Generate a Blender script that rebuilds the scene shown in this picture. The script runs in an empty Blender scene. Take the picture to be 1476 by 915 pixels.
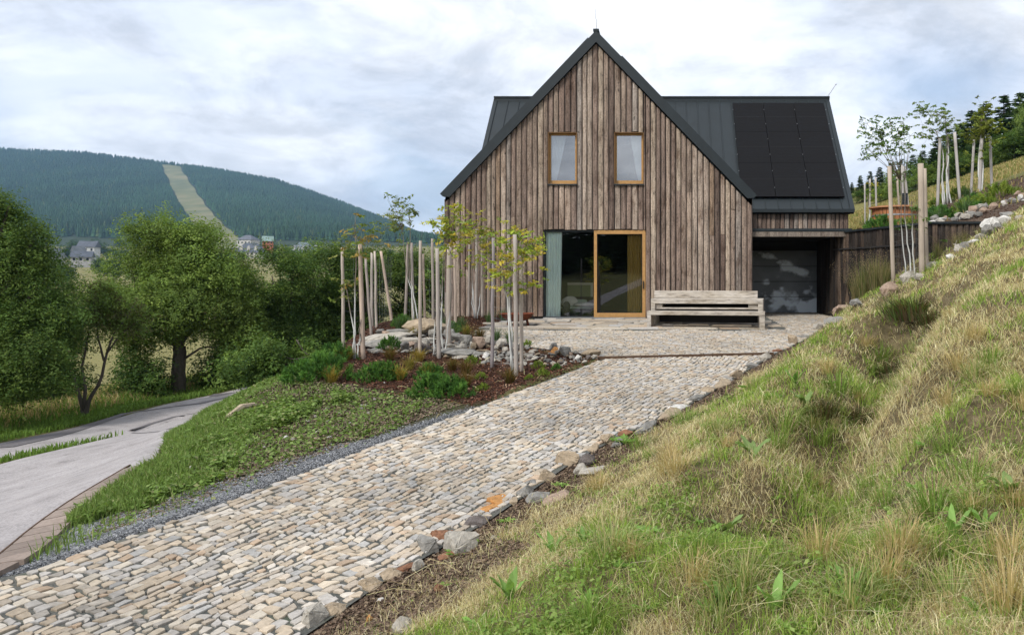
HAZE = .000125; SUN = 1.5; SUN_AZ = 215; SKY_STR = .060; SKY_OFF = (1.3, .4); EXPO = 1.25
import bpy, math, random
import numpy as np
from mathutils import Vector, Matrix
PI = math.pi
R = math.radians
rng = np.random.default_rng(7)
random.seed(7)
COL = bpy.context.scene.collection
CZ = 1.13          # eye height above the threshold of the house
F = 1150.0
VU, VV = 955.0, 400.0

def px(u, v, y):
    return np.array([(u - VU) / F * y, y, CZ + (VV - v) / F * y])

# ------------------------------------------------------------------ noise
def _h(ix, iy, s):
    n = (ix.astype(np.int64) * 374761393 + iy.astype(np.int64) * 668265263 + s * 1442695041) & 0xFFFFFFFF
    n = ((n ^ (n >> 13)) * 1274126177) & 0xFFFFFFFF
    n = n ^ (n >> 16)
    return (n & 0xFFFFFF) / float(0xFFFFFF)
def vnoise(x, y, s=0):
    x = np.asarray(x, float); y = np.asarray(y, float)
    ix = np.floor(x); iy = np.floor(y); fx = x - ix; fy = y - iy
    fx = fx * fx * (3 - 2 * fx); fy = fy * fy * (3 - 2 * fy)
    a = _h(ix, iy, s); b = _h(ix + 1, iy, s); c = _h(ix, iy + 1, s); d = _h(ix + 1, iy + 1, s)
    return (a * (1 - fx) + b * fx) * (1 - fy) + (c * (1 - fx) + d * fx) * fy
def fbm(x, y, s=0, o=4):
    t = 0; a = .5; n = 0
    for k in range(o):
        t = t + a * vnoise(x * 2 ** k, y * 2 ** k, s + k * 17); n += a; a *= .5
    return t / n
def sstep(a, b, x):
    t = np.clip((np.asarray(x, float) - a) / (b - a), 0, 1)
    return t * t * (3 - 2 * t)

# ------------------------------------------------------------------ mesh builder
class MB:
    def __init__(s): s.V = []; s.F = []; s.C = []; s.n = 0
    def add(s, V, Fs, col=(.5, .5, .5)):
        V = np.asarray(V, float).reshape(-1, 3); n = len(V)
        if n == 0: return s
        c = np.asarray(col, float)
        if c.ndim == 1: c = np.tile(c[:3], (n, 1))
        s.V.append(V); s.C.append(c[:, :3])
        if not isinstance(Fs, list): Fs = [Fs]
        byk = {}
        for f in Fs:
            if isinstance(f, np.ndarray):
                s.F.append(f.astype(np.int64) + s.n)
            else:
                byk.setdefault(len(f), []).append(f)
        for k, l in byk.items(): s.F.append(np.array(l, np.int64) + s.n)
        s.n += n
        return s
    def box(s, x0, x1, y0, y1, z0, z1, col=(.5, .5, .5)):
        V = [(x, y, z) for z in (z0, z1) for y in (y0, y1) for x in (x0, x1)]
        return s.add(V, [(0, 2, 3, 1), (4, 5, 7, 6), (0, 1, 5, 4), (2, 6, 7, 3), (0, 4, 6, 2), (1, 3, 7, 5)], col)
    def obox(s, a, b, w, h, up=(0, 0, 1), col=(.5, .5, .5)):
        a = np.array(a, float); b = np.array(b, float); d = b - a; d /= np.linalg.norm(d)
        up = np.array(up, float); side = np.cross(d, up); side /= np.linalg.norm(side); u2 = np.cross(side, d)
        V = []
        for p in (a, b):
            for i, j in ((-1, -1), (1, -1), (1, 1), (-1, 1)): V.append(p + side * i * w / 2 + u2 * j * h / 2)
        return s.add(V, [(3, 2, 1, 0), (4, 5, 6, 7), (0, 1, 5, 4), (1, 2, 6, 5), (2, 3, 7, 6), (3, 0, 4, 7)], col)
    def prism(s, poly, ax, a, b, col=(.5, .5, .5)):
        """poly: list of 2d points; ax: axis of extrusion 0/1/2"""
        n = len(poly); V = []
        for t in (a, b):
            for p in poly:
                if ax == 1: V.append((p[0], t, p[1]))
                elif ax == 0: V.append((t, p[0], p[1]))
                else: V.append((p[0], p[1], t))
        Fs = [tuple(range(n))[::-1], tuple(range(n, 2 * n))] + [(i, (i + 1) % n, n + (i + 1) % n, n + i) for i in range(n)]
        return s.add(V, Fs, col)
    def tube(s, P, rad, k=6, col=(.5, .5, .5), cap=True):
        P = np.asarray(P, float); m = len(P)
        rad = np.broadcast_to(np.asarray(rad, float), (m,))
        T = np.gradient(P, axis=0); T /= (np.linalg.norm(T, axis=1)[:, None] + 1e-9)
        ref = np.array([0, 0, 1.]) if abs(T[0][2]) < .8 else np.array([1., 0, 0])
        A = np.cross(T, ref); A /= (np.linalg.norm(A, axis=1)[:, None] + 1e-9); B = np.cross(T, A)
        an = np.arange(k) * 2 * PI / k
        V = P[:, None, :] + rad[:, None, None] * (A[:, None, :] * np.cos(an)[None, :, None] + B[:, None, :] * np.sin(an)[None, :, None])
        V = V.reshape(-1, 3)
        Fq = []
        for i in range(m - 1):
            for j in range(k):
                Fq.append((i * k + j, i * k + (j + 1) % k, (i + 1) * k + (j + 1) % k, (i + 1) * k + j))
        if cap: Fq.append(tuple(range(k))[::-1]); Fq.append(tuple((m - 1) * k + j for j in range(k)))
        c = np.asarray(col, float)
        if c.ndim == 2 and len(c) == m: c = np.repeat(c, k, axis=0)
        return s.add(V, Fq, c)
    def lathe(s, prof, cx, cy, k=24, col=(.5, .5, .5)):
        an = np.arange(k) * 2 * PI / k; V = []
        for r, z in prof:
            for a in an: V.append((cx + r * math.cos(a), cy + r * math.sin(a), z))
        Fq = []
        for i in range(len(prof) - 1):
            for j in range(k): Fq.append((i * k + j, i * k + (j + 1) % k, (i + 1) * k + (j + 1) % k, (i + 1) * k + j))
        return s.add(V, Fq, col)
    def mesh(s, name, mat, smooth=False):
        me = bpy.data.meshes.new(name)
        V = np.concatenate(s.V).astype(np.float32); C = np.concatenate(s.C)
        tot = [np.full(len(f), f.shape[1]) for f in s.F]
        loops = np.concatenate([f.ravel() for f in s.F]).astype(np.int32)
        tot = np.concatenate(tot).astype(np.int32); st = np.concatenate([[0], np.cumsum(tot)[:-1]]).astype(np.int32)
        me.vertices.add(len(V)); me.vertices.foreach_set('co', V.ravel())
        me.loops.add(len(loops)); me.loops.foreach_set('vertex_index', loops)
        me.polygons.add(len(tot)); me.polygons.foreach_set('loop_start', st); me.polygons.foreach_set('loop_total', tot)
        me.update(calc_edges=True)
        me.polygons.foreach_set('use_smooth', np.full(len(tot), smooth))
        at = me.color_attributes.new('Col', 'FLOAT_COLOR', 'POINT')
        at.data.foreach_set('color', np.concatenate([C, np.ones((len(C), 1))], 1).astype(np.float32).ravel())
        if mat: me.materials.append(mat)
        return me
    def build(s, name, mat, parent=None, smooth=False, loc=None):
        """loc: world point that becomes the object's origin (coordinates given in world space)"""
        me = s.mesh(name, mat, smooth)
        o = bpy.data.objects.new(name, me); COL.objects.link(o)
        if parent is not None:
            o.parent = parent
        if loc is not None:
            L = Vector([float(t) for t in loc])
            me.transform(Matrix.Translation(-L)); o.location = L
        return o

def link(name, me, loc=(0, 0, 0), rot=(0, 0, 0), sc=(1, 1, 1), parent=None):
    o = bpy.data.objects.new(name, me); COL.objects.link(o)
    o.location = [float(t) for t in loc]; o.rotation_euler = [float(t) for t in rot]
    o.scale = [float(t) for t in (sc if hasattr(sc, '__len__') else (sc,) * 3)]
    if parent is not None: o.parent = parent
    return o
def empty(name, loc=(0, 0, 0), rz=0):
    o = bpy.data.objects.new(name, None); COL.objects.link(o); o.location = [float(t) for t in loc]; o.rotation_euler = (0, 0, rz)
    return o
def tag(o, label=None, cat=None, group=None, kind=None):
    if label: o['label'] = label
    if cat: o['category'] = cat
    if group: o['group'] = group
    if kind: o['kind'] = kind
    return o
def copy_tree(o, parent=None):
    c = o.copy(); COL.objects.link(c)
    if parent is not None: c.parent = parent
    for ch in list(o.children): copy_tree(ch, c)
    return c

# ------------------------------------------------------------------ materials
class NT:
    def __init__(s, name):
        s.m = bpy.data.materials.new(name); s.m.use_nodes = True; s.t = s.m.node_tree; s.t.nodes.clear()
        s.out = s.t.nodes.new('ShaderNodeOutputMaterial')
    def n(s, typ, **kw):
        nd = s.t.nodes.new('ShaderNode' + typ)
        for k, v in kw.items():
            if k.startswith('i_'):
                key = k[2:]
                key = int(key) if key.isdigit() else key.replace('_', ' ')
                s.set(nd.inputs[key], v)
            else: setattr(nd, k, v)
        return nd
    def set(s, sock, v):
        if isinstance(v, bpy.types.NodeSocket): s.t.links.new(v, sock)
        elif hasattr(v, '__len__') and sock.type == 'RGBA' and len(v) == 3: sock.default_value = (*v, 1)
        else: sock.default_value = v
    def obj(s): return s.n('TexCoord').outputs['Object']
    def noise(s, scale, vec=None, detail=4, rough=.6, sc=None, dist=0):
        vec = vec or s.obj()
        if sc is not None: vec = s.n('Mapping', i_Vector=vec, i_Scale=sc).outputs[0]
        return s.n('TexNoise', i_Vector=vec, i_Scale=scale, i_Detail=detail, i_Roughness=rough, i_Distortion=dist).outputs[0]
    def ramp(s, fac, stops, interp='LINEAR'):
        r = s.n('ValToRGB', i_0=fac); r.color_ramp.interpolation = interp
        e = r.color_ramp.elements
        while len(e) < len(stops): e.new(.5)
        for k, (p, c) in enumerate(stops):
            e[k].position = p; e[k].color = (*c, 1) if hasattr(c, '__len__') else (c, c, c, 1)
        return r.outputs[0]
    def mix(s, fac, a, b, mode='MIX'):
        m = s.n('Mix', data_type='RGBA', blend_type=mode)
        s.set(m.inputs[0], fac); s.set(m.inputs[6], a); s.set(m.inputs[7], b)
        return m.outputs[2]
    def math(s, op, a, b=0.):
        m = s.n('Math', operation=op); s.set(m.inputs[0], a); s.set(m.inputs[1], b); return m.outputs[0]
    def attr(s, name='Col'): return s.n('Attribute', attribute_name=name).outputs['Color']
    def bump(s, h, strength=.3, dist=.01): return s.n('Bump', i_Height=h, i_Strength=strength, i_Distance=dist).outputs[0]
    def fin(s, base, rough=.8, normal=None, metal=0., spec=.3, **kw):
        p = s.n('BsdfPrincipled'); s.set(p.inputs['Base Color'], base); s.set(p.inputs['Roughness'], rough)
        s.set(p.inputs['Metallic'], metal); s.set(p.inputs['Specular IOR Level'], spec)
        if normal is not None: s.set(p.inputs['Normal'], normal)
        for k, v in kw.items(): s.set(p.inputs[k.replace('_', ' ')], v)
        s.t.links.new(p.outputs[0], s.out.inputs[0]); return s.m

def m_attr(name, scale=8, lo=.75, hi=1.2, rough=.85, bs=.4, bd=.01, sc=None, spec=.25, detail=5):
    t = NT(name); nz = t.noise(scale, sc=sc, detail=detail)
    c = t.mix(1., t.attr(), t.ramp(nz, [(.25, lo), (.75, hi)]), 'MULTIPLY')
    return t.fin(c, rough, t.bump(nz, bs, bd), spec=spec)
def m_plain(name, base, rough=.6, metal=0., spec=.4, var=.12, scale=6, bs=.1, bd=.003):
    t = NT(name); nz = t.noise(scale)
    c = t.mix(1., base, t.ramp(nz, [(.3, 1 - var), (.7, 1 + var)]), 'MULTIPLY')
    return t.fin(c, rough, t.bump(nz, bs, bd), metal, spec)

def m_leaf(name, transl=.35, rough=.6):
    t = NT(name); c = t.attr()
    p = t.n('BsdfPrincipled', i_Base_Color=c, i_Roughness=rough); p.inputs['Specular IOR Level'].default_value = .12
    tr = t.n('BsdfTranslucent', i_Color=t.mix(1., c, (1.25, 1.3, .7), 'MULTIPLY'))
    m = t.n('MixShader', i_0=transl); t.t.links.new(p.outputs[0], m.inputs[1]); t.t.links.new(tr.outputs[0], m.inputs[2])
    t.t.links.new(m.outputs[0], t.out.inputs[0]); return t.m

def m_boards(name, dark=1.):
    t = NT(name)
    fine = t.noise(30, sc=(1, 1, .06), detail=6, rough=.7)
    blot = t.noise(3.2, sc=(1.6, 1, .55), detail=5, rough=.65)
    knot = t.noise(9, sc=(1, 1, .5), detail=2)
    cg = t.ramp(fine, [(.30, .25 * dark), (.44, .8 * dark), (.56, 1.1 * dark), (.72, 1.5 * dark)])
    cb = t.ramp(blot, [(.31, (.45, .39, .35)), (.45, (.97, .95, .92)), (.55, (1.04, 1.03, 1.)), (.70, (1.3, 1.29, 1.26))])
    ck = t.mix(1., t.ramp(knot, [(.26, .28), (.34, 1.)]), t.ramp(t.noise(38, sc=(1, 1, .55), detail=3, rough=.8), [(.3, .45), (.5, 1.), (.7, 1.25)]), 'MULTIPLY')
    c = t.mix(1., t.mix(1., t.mix(1., t.attr(), cg, 'MULTIPLY'), cb, 'MULTIPLY'), ck, 'MULTIPLY')
    return t.fin(c, .9, t.bump(t.math('ADD', fine, blot), .7, .012), spec=.15)

M = {}
M['boards'] = m_boards('weathered_boards')
M['black_boards'] = m_boards('dark_boards')
M['roof'] = m_plain('dark_metal_roof', (.017, .0235, .027), .5, 0., .35, .12, 2.5)
M['pv'] = m_plain('solar_black', (.007, .007, .008), .7, 0., .12, .15, 12)
M['pvline'] = m_plain('solar_line', (.004, .004, .004), .6)
M['steel'] = m_plain('galvanised', (.45, .46, .47), .4, .8)
M['frame'] = m_plain('oiled_larch', (.42, .235, .085), .5, 0, .3, .15, 14)
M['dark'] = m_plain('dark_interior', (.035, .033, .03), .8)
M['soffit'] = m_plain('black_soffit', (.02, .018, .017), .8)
M['floorwood'] = m_plain('floorwood', (.16, .11, .07), .5)
M['stone'] = m_attr('stone', 9, .62, 1.3, .9, .8, .02)
M['cobble'] = m_attr('cobble', 26, .72, 1.22, .85, .5, .006)
M['rust'] = m_plain('rust', (.16, .045, .02), .8, .1, .3, .35, 9)
M['bark'] = m_attr('bark', 14, .6, 1.35, .95, .9, .02, sc=(1, 1, .25))
M['stake'] = m_attr('peeled_stake', 16, .72, 1.2, .85, .4, .006, sc=(1, 1, .12))
M['leaf'] = m_leaf('leaf')
M['needle'] = m_leaf('needle', .12, .7)
M['grass'] = m_leaf('grass_blade', .35, .65)
M['wire'] = m_plain('wire', (.22, .23, .23), .6, .3)
M['rustd'] = m_plain('dark_rust', (.10, .062, .04), .85, .1, .2, .3, 9)
M['curtain'] = m_attr('curtain_cloth', 3, .95, 1.05, .95, .05, .002)
M['cloth'] = m_plain('cloth', (.55, .55, .5), .95, 0, .1, .2, 5, .3, .01)
M['cedar'] = m_attr('cedar', 8, .7, 1.25, .7, .4, .01, sc=(1, 1, .1))
M['tree_far'] = m_attr('far_tree', .5, .6, 1.3, .95, 0, .01)

def m_glass(name, refl, tint):
    t = NT(name)
    tr = t.n('BsdfTransparent', i_Color=tint); gl = t.n('BsdfGlossy', i_Color=(.92, .96, 1, 1), i_Roughness=0.)
    lw = t.n('LayerWeight', i_Blend=.25)
    f = t.math('MINIMUM', t.math('ADD', lw.outputs['Fresnel'], refl), 1.)
    m = t.n('MixShader'); t.set(m.inputs[0], f); t.t.links.new(tr.outputs[0], m.inputs[1]); t.t.links.new(gl.outputs[0], m.inputs[2])
    t.t.links.new(m.outputs[0], t.out.inputs[0]); return t.m
M['glass'] = m_glass('glazing', .10, (.97, .98, .97, 1))
M['glass_up'] = m_glass('coated_glazing', .27, (.8, .85, .88, 1))

def m_bench():
    t = NT('silvered_oak')
    g = t.noise(22, sc=(.05, 1, 1), detail=6, rough=.7); b = t.noise(4, sc=(.4, 1, 1))
    c = t.ramp(g, [(.3, (.17, .15, .13)), (.5, (.46, .42, .37)), (.75, (.62, .58, .52))])
    c = t.mix(1., c, t.ramp(b, [(.3, (.75, .7, .62)), (.65, (1.1, 1.1, 1.1))]), 'MULTIPLY')
    return t.fin(c, .85, t.bump(g, .5, .006), spec=.2)
M['bench'] = m_bench()

def m_asphalt():
    t = NT('old_asphalt')
    a = t.noise(38, detail=5, rough=.8); b = t.noise(.55, detail=7, rough=.65); w = t.noise(2.2, detail=8, rough=.8)
    c = t.ramp(b, [(.3, (.29, .268, .262)), (.7, (.38, .355, .35))])
    c = t.mix(1., c, t.ramp(a, [(.3, .6), (.7, 1.35)]), 'MULTIPLY')
    c = t.mix(1., c, t.ramp(w, [(.33, .62), (.43, .95), (.6, 1.08)]), 'MULTIPLY')
    return t.fin(c, .9, t.bump(a, .4, .006), spec=.2)
M['asphalt'] = m_asphalt()
M['tar'] = m_plain('tar', (.15, .14, .145), .8, 0, .2, .2, 30)
M['gravel'] = m_attr('gravel', 40, .55, 1.45, .95, .8, .012)
M['brick'] = m_attr('brick', 30, .75, 1.2, .9, .3, .004)

def m_ground():
    t = NT('ground_soil')
    a = t.noise(7, detail=8, rough=.75); b = t.noise(42, detail=4, rough=.7)
    c = t.mix(t.ramp(a, [(.38, 0.), (.62, 1.)]), t.attr('Col'), t.attr('Col2'))
    c = t.mix(1., c, t.ramp(b, [(.28, .5), (.72, 1.4)]), 'MULTIPLY')
    return t.fin(c, .97, t.bump(t.math('ADD', a, b), .7, .03), spec=.1)
M['ground'] = m_ground()
# ================================================================== TERRAIN
def tps_fit(P, z, lam=.02):
    P = np.asarray(P, float); n = len(P)
    d = np.sqrt(((P[:, None] - P[None]) ** 2).sum(-1)) + 1e-12
    K = d ** 2 * np.log(d) + lam * np.eye(n) * 10
    A = np.zeros((n + 3, n + 3)); A[:n, :n] = K; A[:n, n] = 1; A[:n, n + 1:] = P; A[n, :n] = 1; A[n + 1:, :n] = P.T
    return P, np.linalg.solve(A, np.concatenate([z, [0, 0, 0]]))
def tps_eval(m, x, y):
    P, w = m; sh = np.shape(x); x = np.ravel(x); y = np.ravel(y); out = np.empty(len(x)); n = len(P)
    for i in range(0, len(x), 20000):
        xx = x[i:i + 20000]; yy = y[i:i + 20000]
        d2 = (xx[:, None] - P[None, :, 0]) ** 2 + (yy[:, None] - P[None, :, 1]) ** 2 + 1e-12
        out[i:i + 20000] = (.5 * d2 * np.log(d2)) @ w[:n] + w[n] + w[n + 1] * xx + w[n + 2] * yy
    return out.reshape(sh)

TS = .04
def ter_z(x, y): return -TS * np.clip(22.1 - np.asarray(y, float), 0, None) + 0 * x
HL = np.array([-1.05, 14.21]); HR = np.array([2.05, 14.75])
def drv_z(x, y): return -.316 - .00836 * (x + 1.05) + .0887 * (y - 14.21)
def hinge(x, y):   # >0 on the terrace side
    return -(HR[1] - HL[1]) * (x - HL[0]) + (HR[0] - HL[0]) * (y - HL[1])
def pav_z(x, y): return np.where(hinge(x, y) > 0, ter_z(x, y), drv_z(x, y))
def on_ter(u, v):
    y = (CZ + TS * 22.1) / ((v - VV) / F + TS); return np.array([(u - VU) / F * y, y])
def on_drv(u, v):
    a = (u - VU) / F; y = (CZ + .316 + .00836 * 1.05 + .0887 * 14.21) / ((v - VV) / F - .00836 * a + .0887)
    return np.array([a * y, y])
drive_left = [on_drv(*p) for p in ((650, 600), (480, 665), (280, 740), (20, 830))]
drive_right = [on_drv(*p) for p in ((1000, 580), (905, 623), (830, 662), (700, 752), (560, 832), (440, 915))]
terr_right = [on_ter(1160, 490), on_ter(1195, 468), np.array([4.9, 22.3])]
PAVE = ([HL] + drive_left + [np.array([-6.2, 5.0]), np.array([-8.5, 3.2]), np.array([-10, 0.]), np.array([-9, -3.]), np.array([-5.5, -1.]), np.array([-3.3, 2.6])]
        + drive_right[::-1] + [HR] + terr_right + [np.array([4.9, 25.6]), np.array([2.4, 25.6]), np.array([2.4, 22.3]), np.array([-3.4, 22.3])]
        + [on_ter(*p) for p in ((706, 466), (684, 477), (688, 486), (708, 491), (748, 497), (768, 501), (862, 514))])
PAVE = np.array(PAVE)

def poly_sd(x, y, poly):
    """distance to polygon outline, negative inside"""
    x = np.asarray(x, float); y = np.asarray(y, float)
    d = np.full(x.shape, 1e18); ins = np.zeros(x.shape, bool); n = len(poly)
    for i in range(n):
        a = poly[i]; b = poly[(i + 1) % n]; ex, ey = b - a
        wx = x - a[0]; wy = y - a[1]; t = np.clip((wx * ex + wy * ey) / (ex * ex + ey * ey + 1e-12), 0, 1)
        d = np.minimum(d, (wx - ex * t) ** 2 + (wy - ey * t) ** 2)
        c = ((a[1] > y) != (b[1] > y)) & (x < (b[0] - a[0]) * (y - a[1]) / (b[1] - a[1] + 1e-12) + a[0]); ins ^= c
    d = np.sqrt(d); return np.where(ins, -d, d)

AP = None; DITCH = None
def near_path(x, y, P):
    d = np.full(np.shape(x), 1e9)
    for a, b in zip(P[:-1], P[1:]):
        ex, ey = b - a; t = np.clip(((x - a[0]) * ex + (y - a[1]) * ey) / (ex * ex + ey * ey), 0, 1)
        d = np.minimum(d, np.hypot(x - a[0] - ex * t, y - a[1] - ey * t))
    return d
WALL = [np.array(p, float) for p in ((4.95, 25.6), (4.95, 22.9), (6.33, 18.75), (7.62, 18.75))]
def upper_side(x, y):
    """1 in the raised garden behind the retaining wall"""
    x = np.asarray(x, float); y = np.asarray(y, float)
    lim = np.interp(x, [4.95, 6.33, 7.62], [22.9, 18.75, 18.75])
    hard = (x > 4.95 + .12) & (y > lim + .12)
    soft = sstep(17.6, 19.6, y)
    return np.where(x > 7.7, soft, hard * 1.0)

def pp(u, v, y): q = px(u, v, y); return [q[0], q[1], q[2]]
def _(x, y, z): return [x, y, z]
low = [
 # right bank
 pp(900, 700, 7.2), pp(740, 915, 3.7), pp(1000, 915, 3.3), pp(1476, 915, 2.55), pp(1150, 750, 5.0), pp(1230, 600, 7.4), pp(1290, 505, 11.2),
 pp(1000, 700, 6.05), pp(1050, 620, 7.7), pp(1130, 555, 9.2), pp(1200, 500, 12.4), pp(1250, 442, 16), pp(1290, 405, 16.3),
 pp(1400, 352, 16.6), pp(1440, 327, 17), pp(1476, 312, 17), pp(1340, 384, 16.6), pp(1222, 448, 19.6),
 pp(1476, 400, 9), pp(1476, 600, 5.4), pp(1476, 500, 7), pp(1476, 345, 13), pp(1400, 450, 9.5), pp(1360, 415, 13.5), pp(1300, 650, 5.7),
 pp(1400, 750, 4.1), pp(1300, 830, 3.75), pp(1230, 480, 13.6), pp(1330, 460, 11.5),
 _(5.0, 20.6, .35), _(5.8, 18.9, 1.25), _(6.9, 18.2, 1.85), _(7.6, 18.0, 2.3), _(4.9, 21.6, .12),
 _(0, 0, -.48), _(2, 0, .05), _(5, 0, .75), _(10, 0, 1.8), _(10, 6, 2.0), _(14, 12, 4.0), _(-2, 0.5, -1.1),
 # rock garden and bed
 pp(745, 541, 13.4), pp(700, 580, 11.4), pp(640, 508, 16), pp(605, 512, 15.6), pp(495, 515, 16), pp(605, 470, 19.0), pp(565, 461, 19.2),
 pp(570, 482, 18), pp(630, 560, 12.4), pp(545, 532, 14.2), pp(450, 532, 14.6), pp(430, 560, 12.6), pp(720, 520, 15.2), pp(800, 520, 14.2),
 pp(660, 478, 18.6), _(-6.3, 21.5, -.05), _(-5.5, 23, 0), _(-8, 22, -.5), pp(690, 500, 16.4),
 # mound with weeds, falling to the lane
 pp(400, 552, 13.4), pp(455, 522, 15.0), pp(300, 612, 11.0), pp(230, 662, 9.3), pp(150, 712, 8.1), pp(300, 700, 7.9), pp(400, 640, 9.4), pp(330, 640, 9.8),
 pp(200, 745, 7.3), pp(500, 610, 10.2),
 _(-8.6, 16, -1.5), _(-9.5, 20, -1.8), _(-9, 25, -1.7), _(-7.6, 13, -1.3), _(-7.2, 11, -1.32), _(-7, 30, -1.2),
 # apron and lane
 pp(20, 815, 6.1), pp(100, 747, 7.5), pp(0, 740, 8.7), pp(0, 672, 13.6), pp(180, 628, 17.4), pp(90, 690, 11.5),
 _(-11.8, 12, -2.2), _(-12, 20, -2.42), _(-12.6, 26, -2.42), _(-14.2, 17, -2.42), _(-13.9, 22, -2.44), _(-14, 28, -2.42), _(-14, 10, -2.35), _(-12, 6, -1.95),
 _(-14, 2, -2.3), _(-9, 4, -1.35), _(-10, -2, -1.5), _(-13, -6, -2.2), _(-13, 35, -2.4), _(-10, 35, -2.0),
 _(-16, 21, -2.6), _(-16, 28, -2.75), _(-18, 15, -2.8), _(-18, 34, -3.2), _(-18, 5, -2.9), _(-24, 20, -3.6), _(-24, 35, -4.2), _(-24, 0, -3.3),
]
for s_ in np.linspace(0, 1, 9):      # the paved surfaces themselves
    a = HL + (on_drv(20, 830) - HL) * s_; b = HR + (on_drv(440, 915) - HR) * s_
    for q in (a, b, (a + b) / 2): low.append([q[0], q[1], float(drv_z(q[0], q[1]))])
for q in (on_ter(1160, 490), on_ter(900, 490), on_ter(700, 475), on_ter(800, 470), on_ter(1100, 470), on_ter(1190, 470), on_ter(800, 503)):
    low.append([q[0], q[1], float(ter_z(q[0], q[1]))])
low += [_(-5, -1, -1.6), _(-8, -3, -1.7)]
upp = [_(5.0, 24, 2.3), _(6.3, 19, 2.32), _(7.6, 19, 2.36), _(7.3, 25, 2.42), _(8.1, 20, 2.7), _(5.2, 30, 2.45), _(9.9, 28, 3.64), _(10.9, 24, 3.74), _(8.5, 33, 3.25), _(11.7, 29, 4.28),
       _(8.4, 17.5, 2.85), _(10.5, 17, 3.4), _(14, 20, 4.6), _(5.7, 40, 2.9), _(0, 42, 1), _(-10, 46, -1.2), _(13, 55, 5.4), _(22.6, 50, 8.6), _(16, 38, 6.1), _(24, 34, 8.6), _(20, 26, 6.9),
       _(30, 45, 10.8), _(30, 60, 11.2), _(15, 68, 6.4), _(2, 65, 2.4)]
lowf = np.array(low + [q for q in upp if q[0] > 10])
TL = tps_fit(lowf[:, :2], lowf[:, 2]); uf = np.array(upp); TU = tps_fit(uf[:, :2], uf[:, 2])

ecu = np.array([-900, -300, 0, 120, 235, 300, 400, 480, 560, 640, 720, 800, 900])
ecv = np.array([230, 214, 217, 222, 236, 244, 262, 289, 320, 355, 375, 388, 393])
def far_left(x, y):
    base = -2.6 - .06 * np.clip(-14 - x, 0, 60) - .075 * np.clip(y - 28, 0, 50)
    z = np.interp(y, [90, 300, 700, 1000], [-6.6, .2, 20, 43])
    z = np.where(y > 1000, 43, z)
    a = x / np.maximum(y, 1.); e = (VV - np.interp(a * F + VU, ecu, ecv)) / F
    s = np.clip((y - 1000) / 1400, 0, 1)
    e0 = .042; ee = np.where(e > e0, e0 + (e - e0) * s ** .9, e0 + (e - e0) * s)
    mz = 1.13 + ee * np.minimum(y, 2400) - np.clip(y - 2400, 0, 3000) * .1
    z = np.where(y > 1000, mz, z)
    w = sstep(75, 110, y)
    return base * (1 - w) + z * w
def far_right(x, y):
    return 9 + .12 * np.clip(x, 0, 60) - .02 * np.clip(y - 60, 0, 3000) - .05 * np.clip(x - 60, 0, 500)
def H(x, y, rough=True):
    x = np.asarray(x, float); y = np.asarray(y, float); x, y = np.broadcast_arrays(x, y)
    xc = np.clip(x, -26, 32); yc = np.clip(y, -6, 70)
    zl = tps_eval(TL, xc, np.clip(yc, -6, 40)); zu = tps_eval(TU, np.clip(xc, 4, 32), yc)
    us = upper_side(x, y)
    z = zl * (1 - us) + zu * us
    # paved areas
    sd = poly_sd(x, y, PAVE)
    k = 1 - sstep(0, .55, sd)
    z = np.where(us > .5, z, z * (1 - k) + (pav_z(x, y) - .03 + (.015 + .035 * (x > -.45 * y * 0 - 2.3)) * sstep(0., .1, sd)) * k)
    if rough:
        bank = (1 - sstep(-2.0, -.6, -x + .35 * (y - 6) * .4)) if False else 1.
        off = sstep(.15, .9, sd) * (x > -8.5) * (y < 40)
        if AP is not None: off = off * sstep(.05, .6, poly_sd(x, y, AP))
        z = z + off * (((fbm(x * .95, y * .95, 3, 3) - .5) * .42 + (fbm(x * 2.4, y * 2.4, 8, 2) - .5) * .14) * sstep(-1.2, 1.2, x - .15 * (y - 5)) * (1 - .6 * us) + (fbm(x * 3.3, y * 3.3, 5) - .5) * .09) * (np.hypot(x, y) < 40)
    if DITCH is not None:
        dq = near_path(x, y, DITCH); z = z - .60 * np.exp(-(dq / .42) ** 2) * sstep(0.2, .8, sd) + .16 * np.exp(-((dq - 1.05) / .45) ** 2) * sstep(0.2, .8, sd)
    # towards the far country
    wl = sstep(24, 46, y - .2 * np.clip(x + 14, -10, 10)) * (1 - sstep(-8, 2, x)); wl = np.maximum(wl, sstep(22, 34, -x) * (y > -40))
    z = z * (1 - wl) + far_left(x, y) * wl
    wr = np.maximum(sstep(62, 90, y) * sstep(-8, 4, x), sstep(26, 45, x))
    z = z * (1 - wr) + far_right(x, y) * wr
    wb = sstep(2, 14, -y)
    z = z * (1 - wb) + (-1.7 + .15 * np.clip(-y - 5, 0, 60) + .05 * np.clip(x, -40, 40)) * wb
    inh = (x > -6.0) & (x < 4.8) & (y > 22.35) & (y < 40)
    return np.where(inh, -.05, z)
_ys = np.concatenate([np.linspace(1.5, 40, 1200), np.geomspace(40.1, 2600, 700)])
def hit(u, v, ymin=1.5):
    x = (u - VU) / F * _ys; z = CZ + (VV - v) / F * _ys
    h = H(x, _ys); below = np.where((z < h) & (_ys > ymin))[0]
    if len(below) == 0: y = 60. if v > 330 or u > 900 else 2380.
    else:
        i = below[0]; y = _ys[i]
        if i > 0:
            d0 = z[i - 1] - h[i - 1]; d1 = h[i] - z[i]
            y = _ys[i - 1] + (_ys[i] - _ys[i - 1]) * d0 / (d0 + d1 + 1e-9) if d0 > 0 else y
    xx = (u - VU) / F * y
    return np.array([xx, y, float(H(xx, y))])
def hz(x, y): return float(H(x, y))

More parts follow.
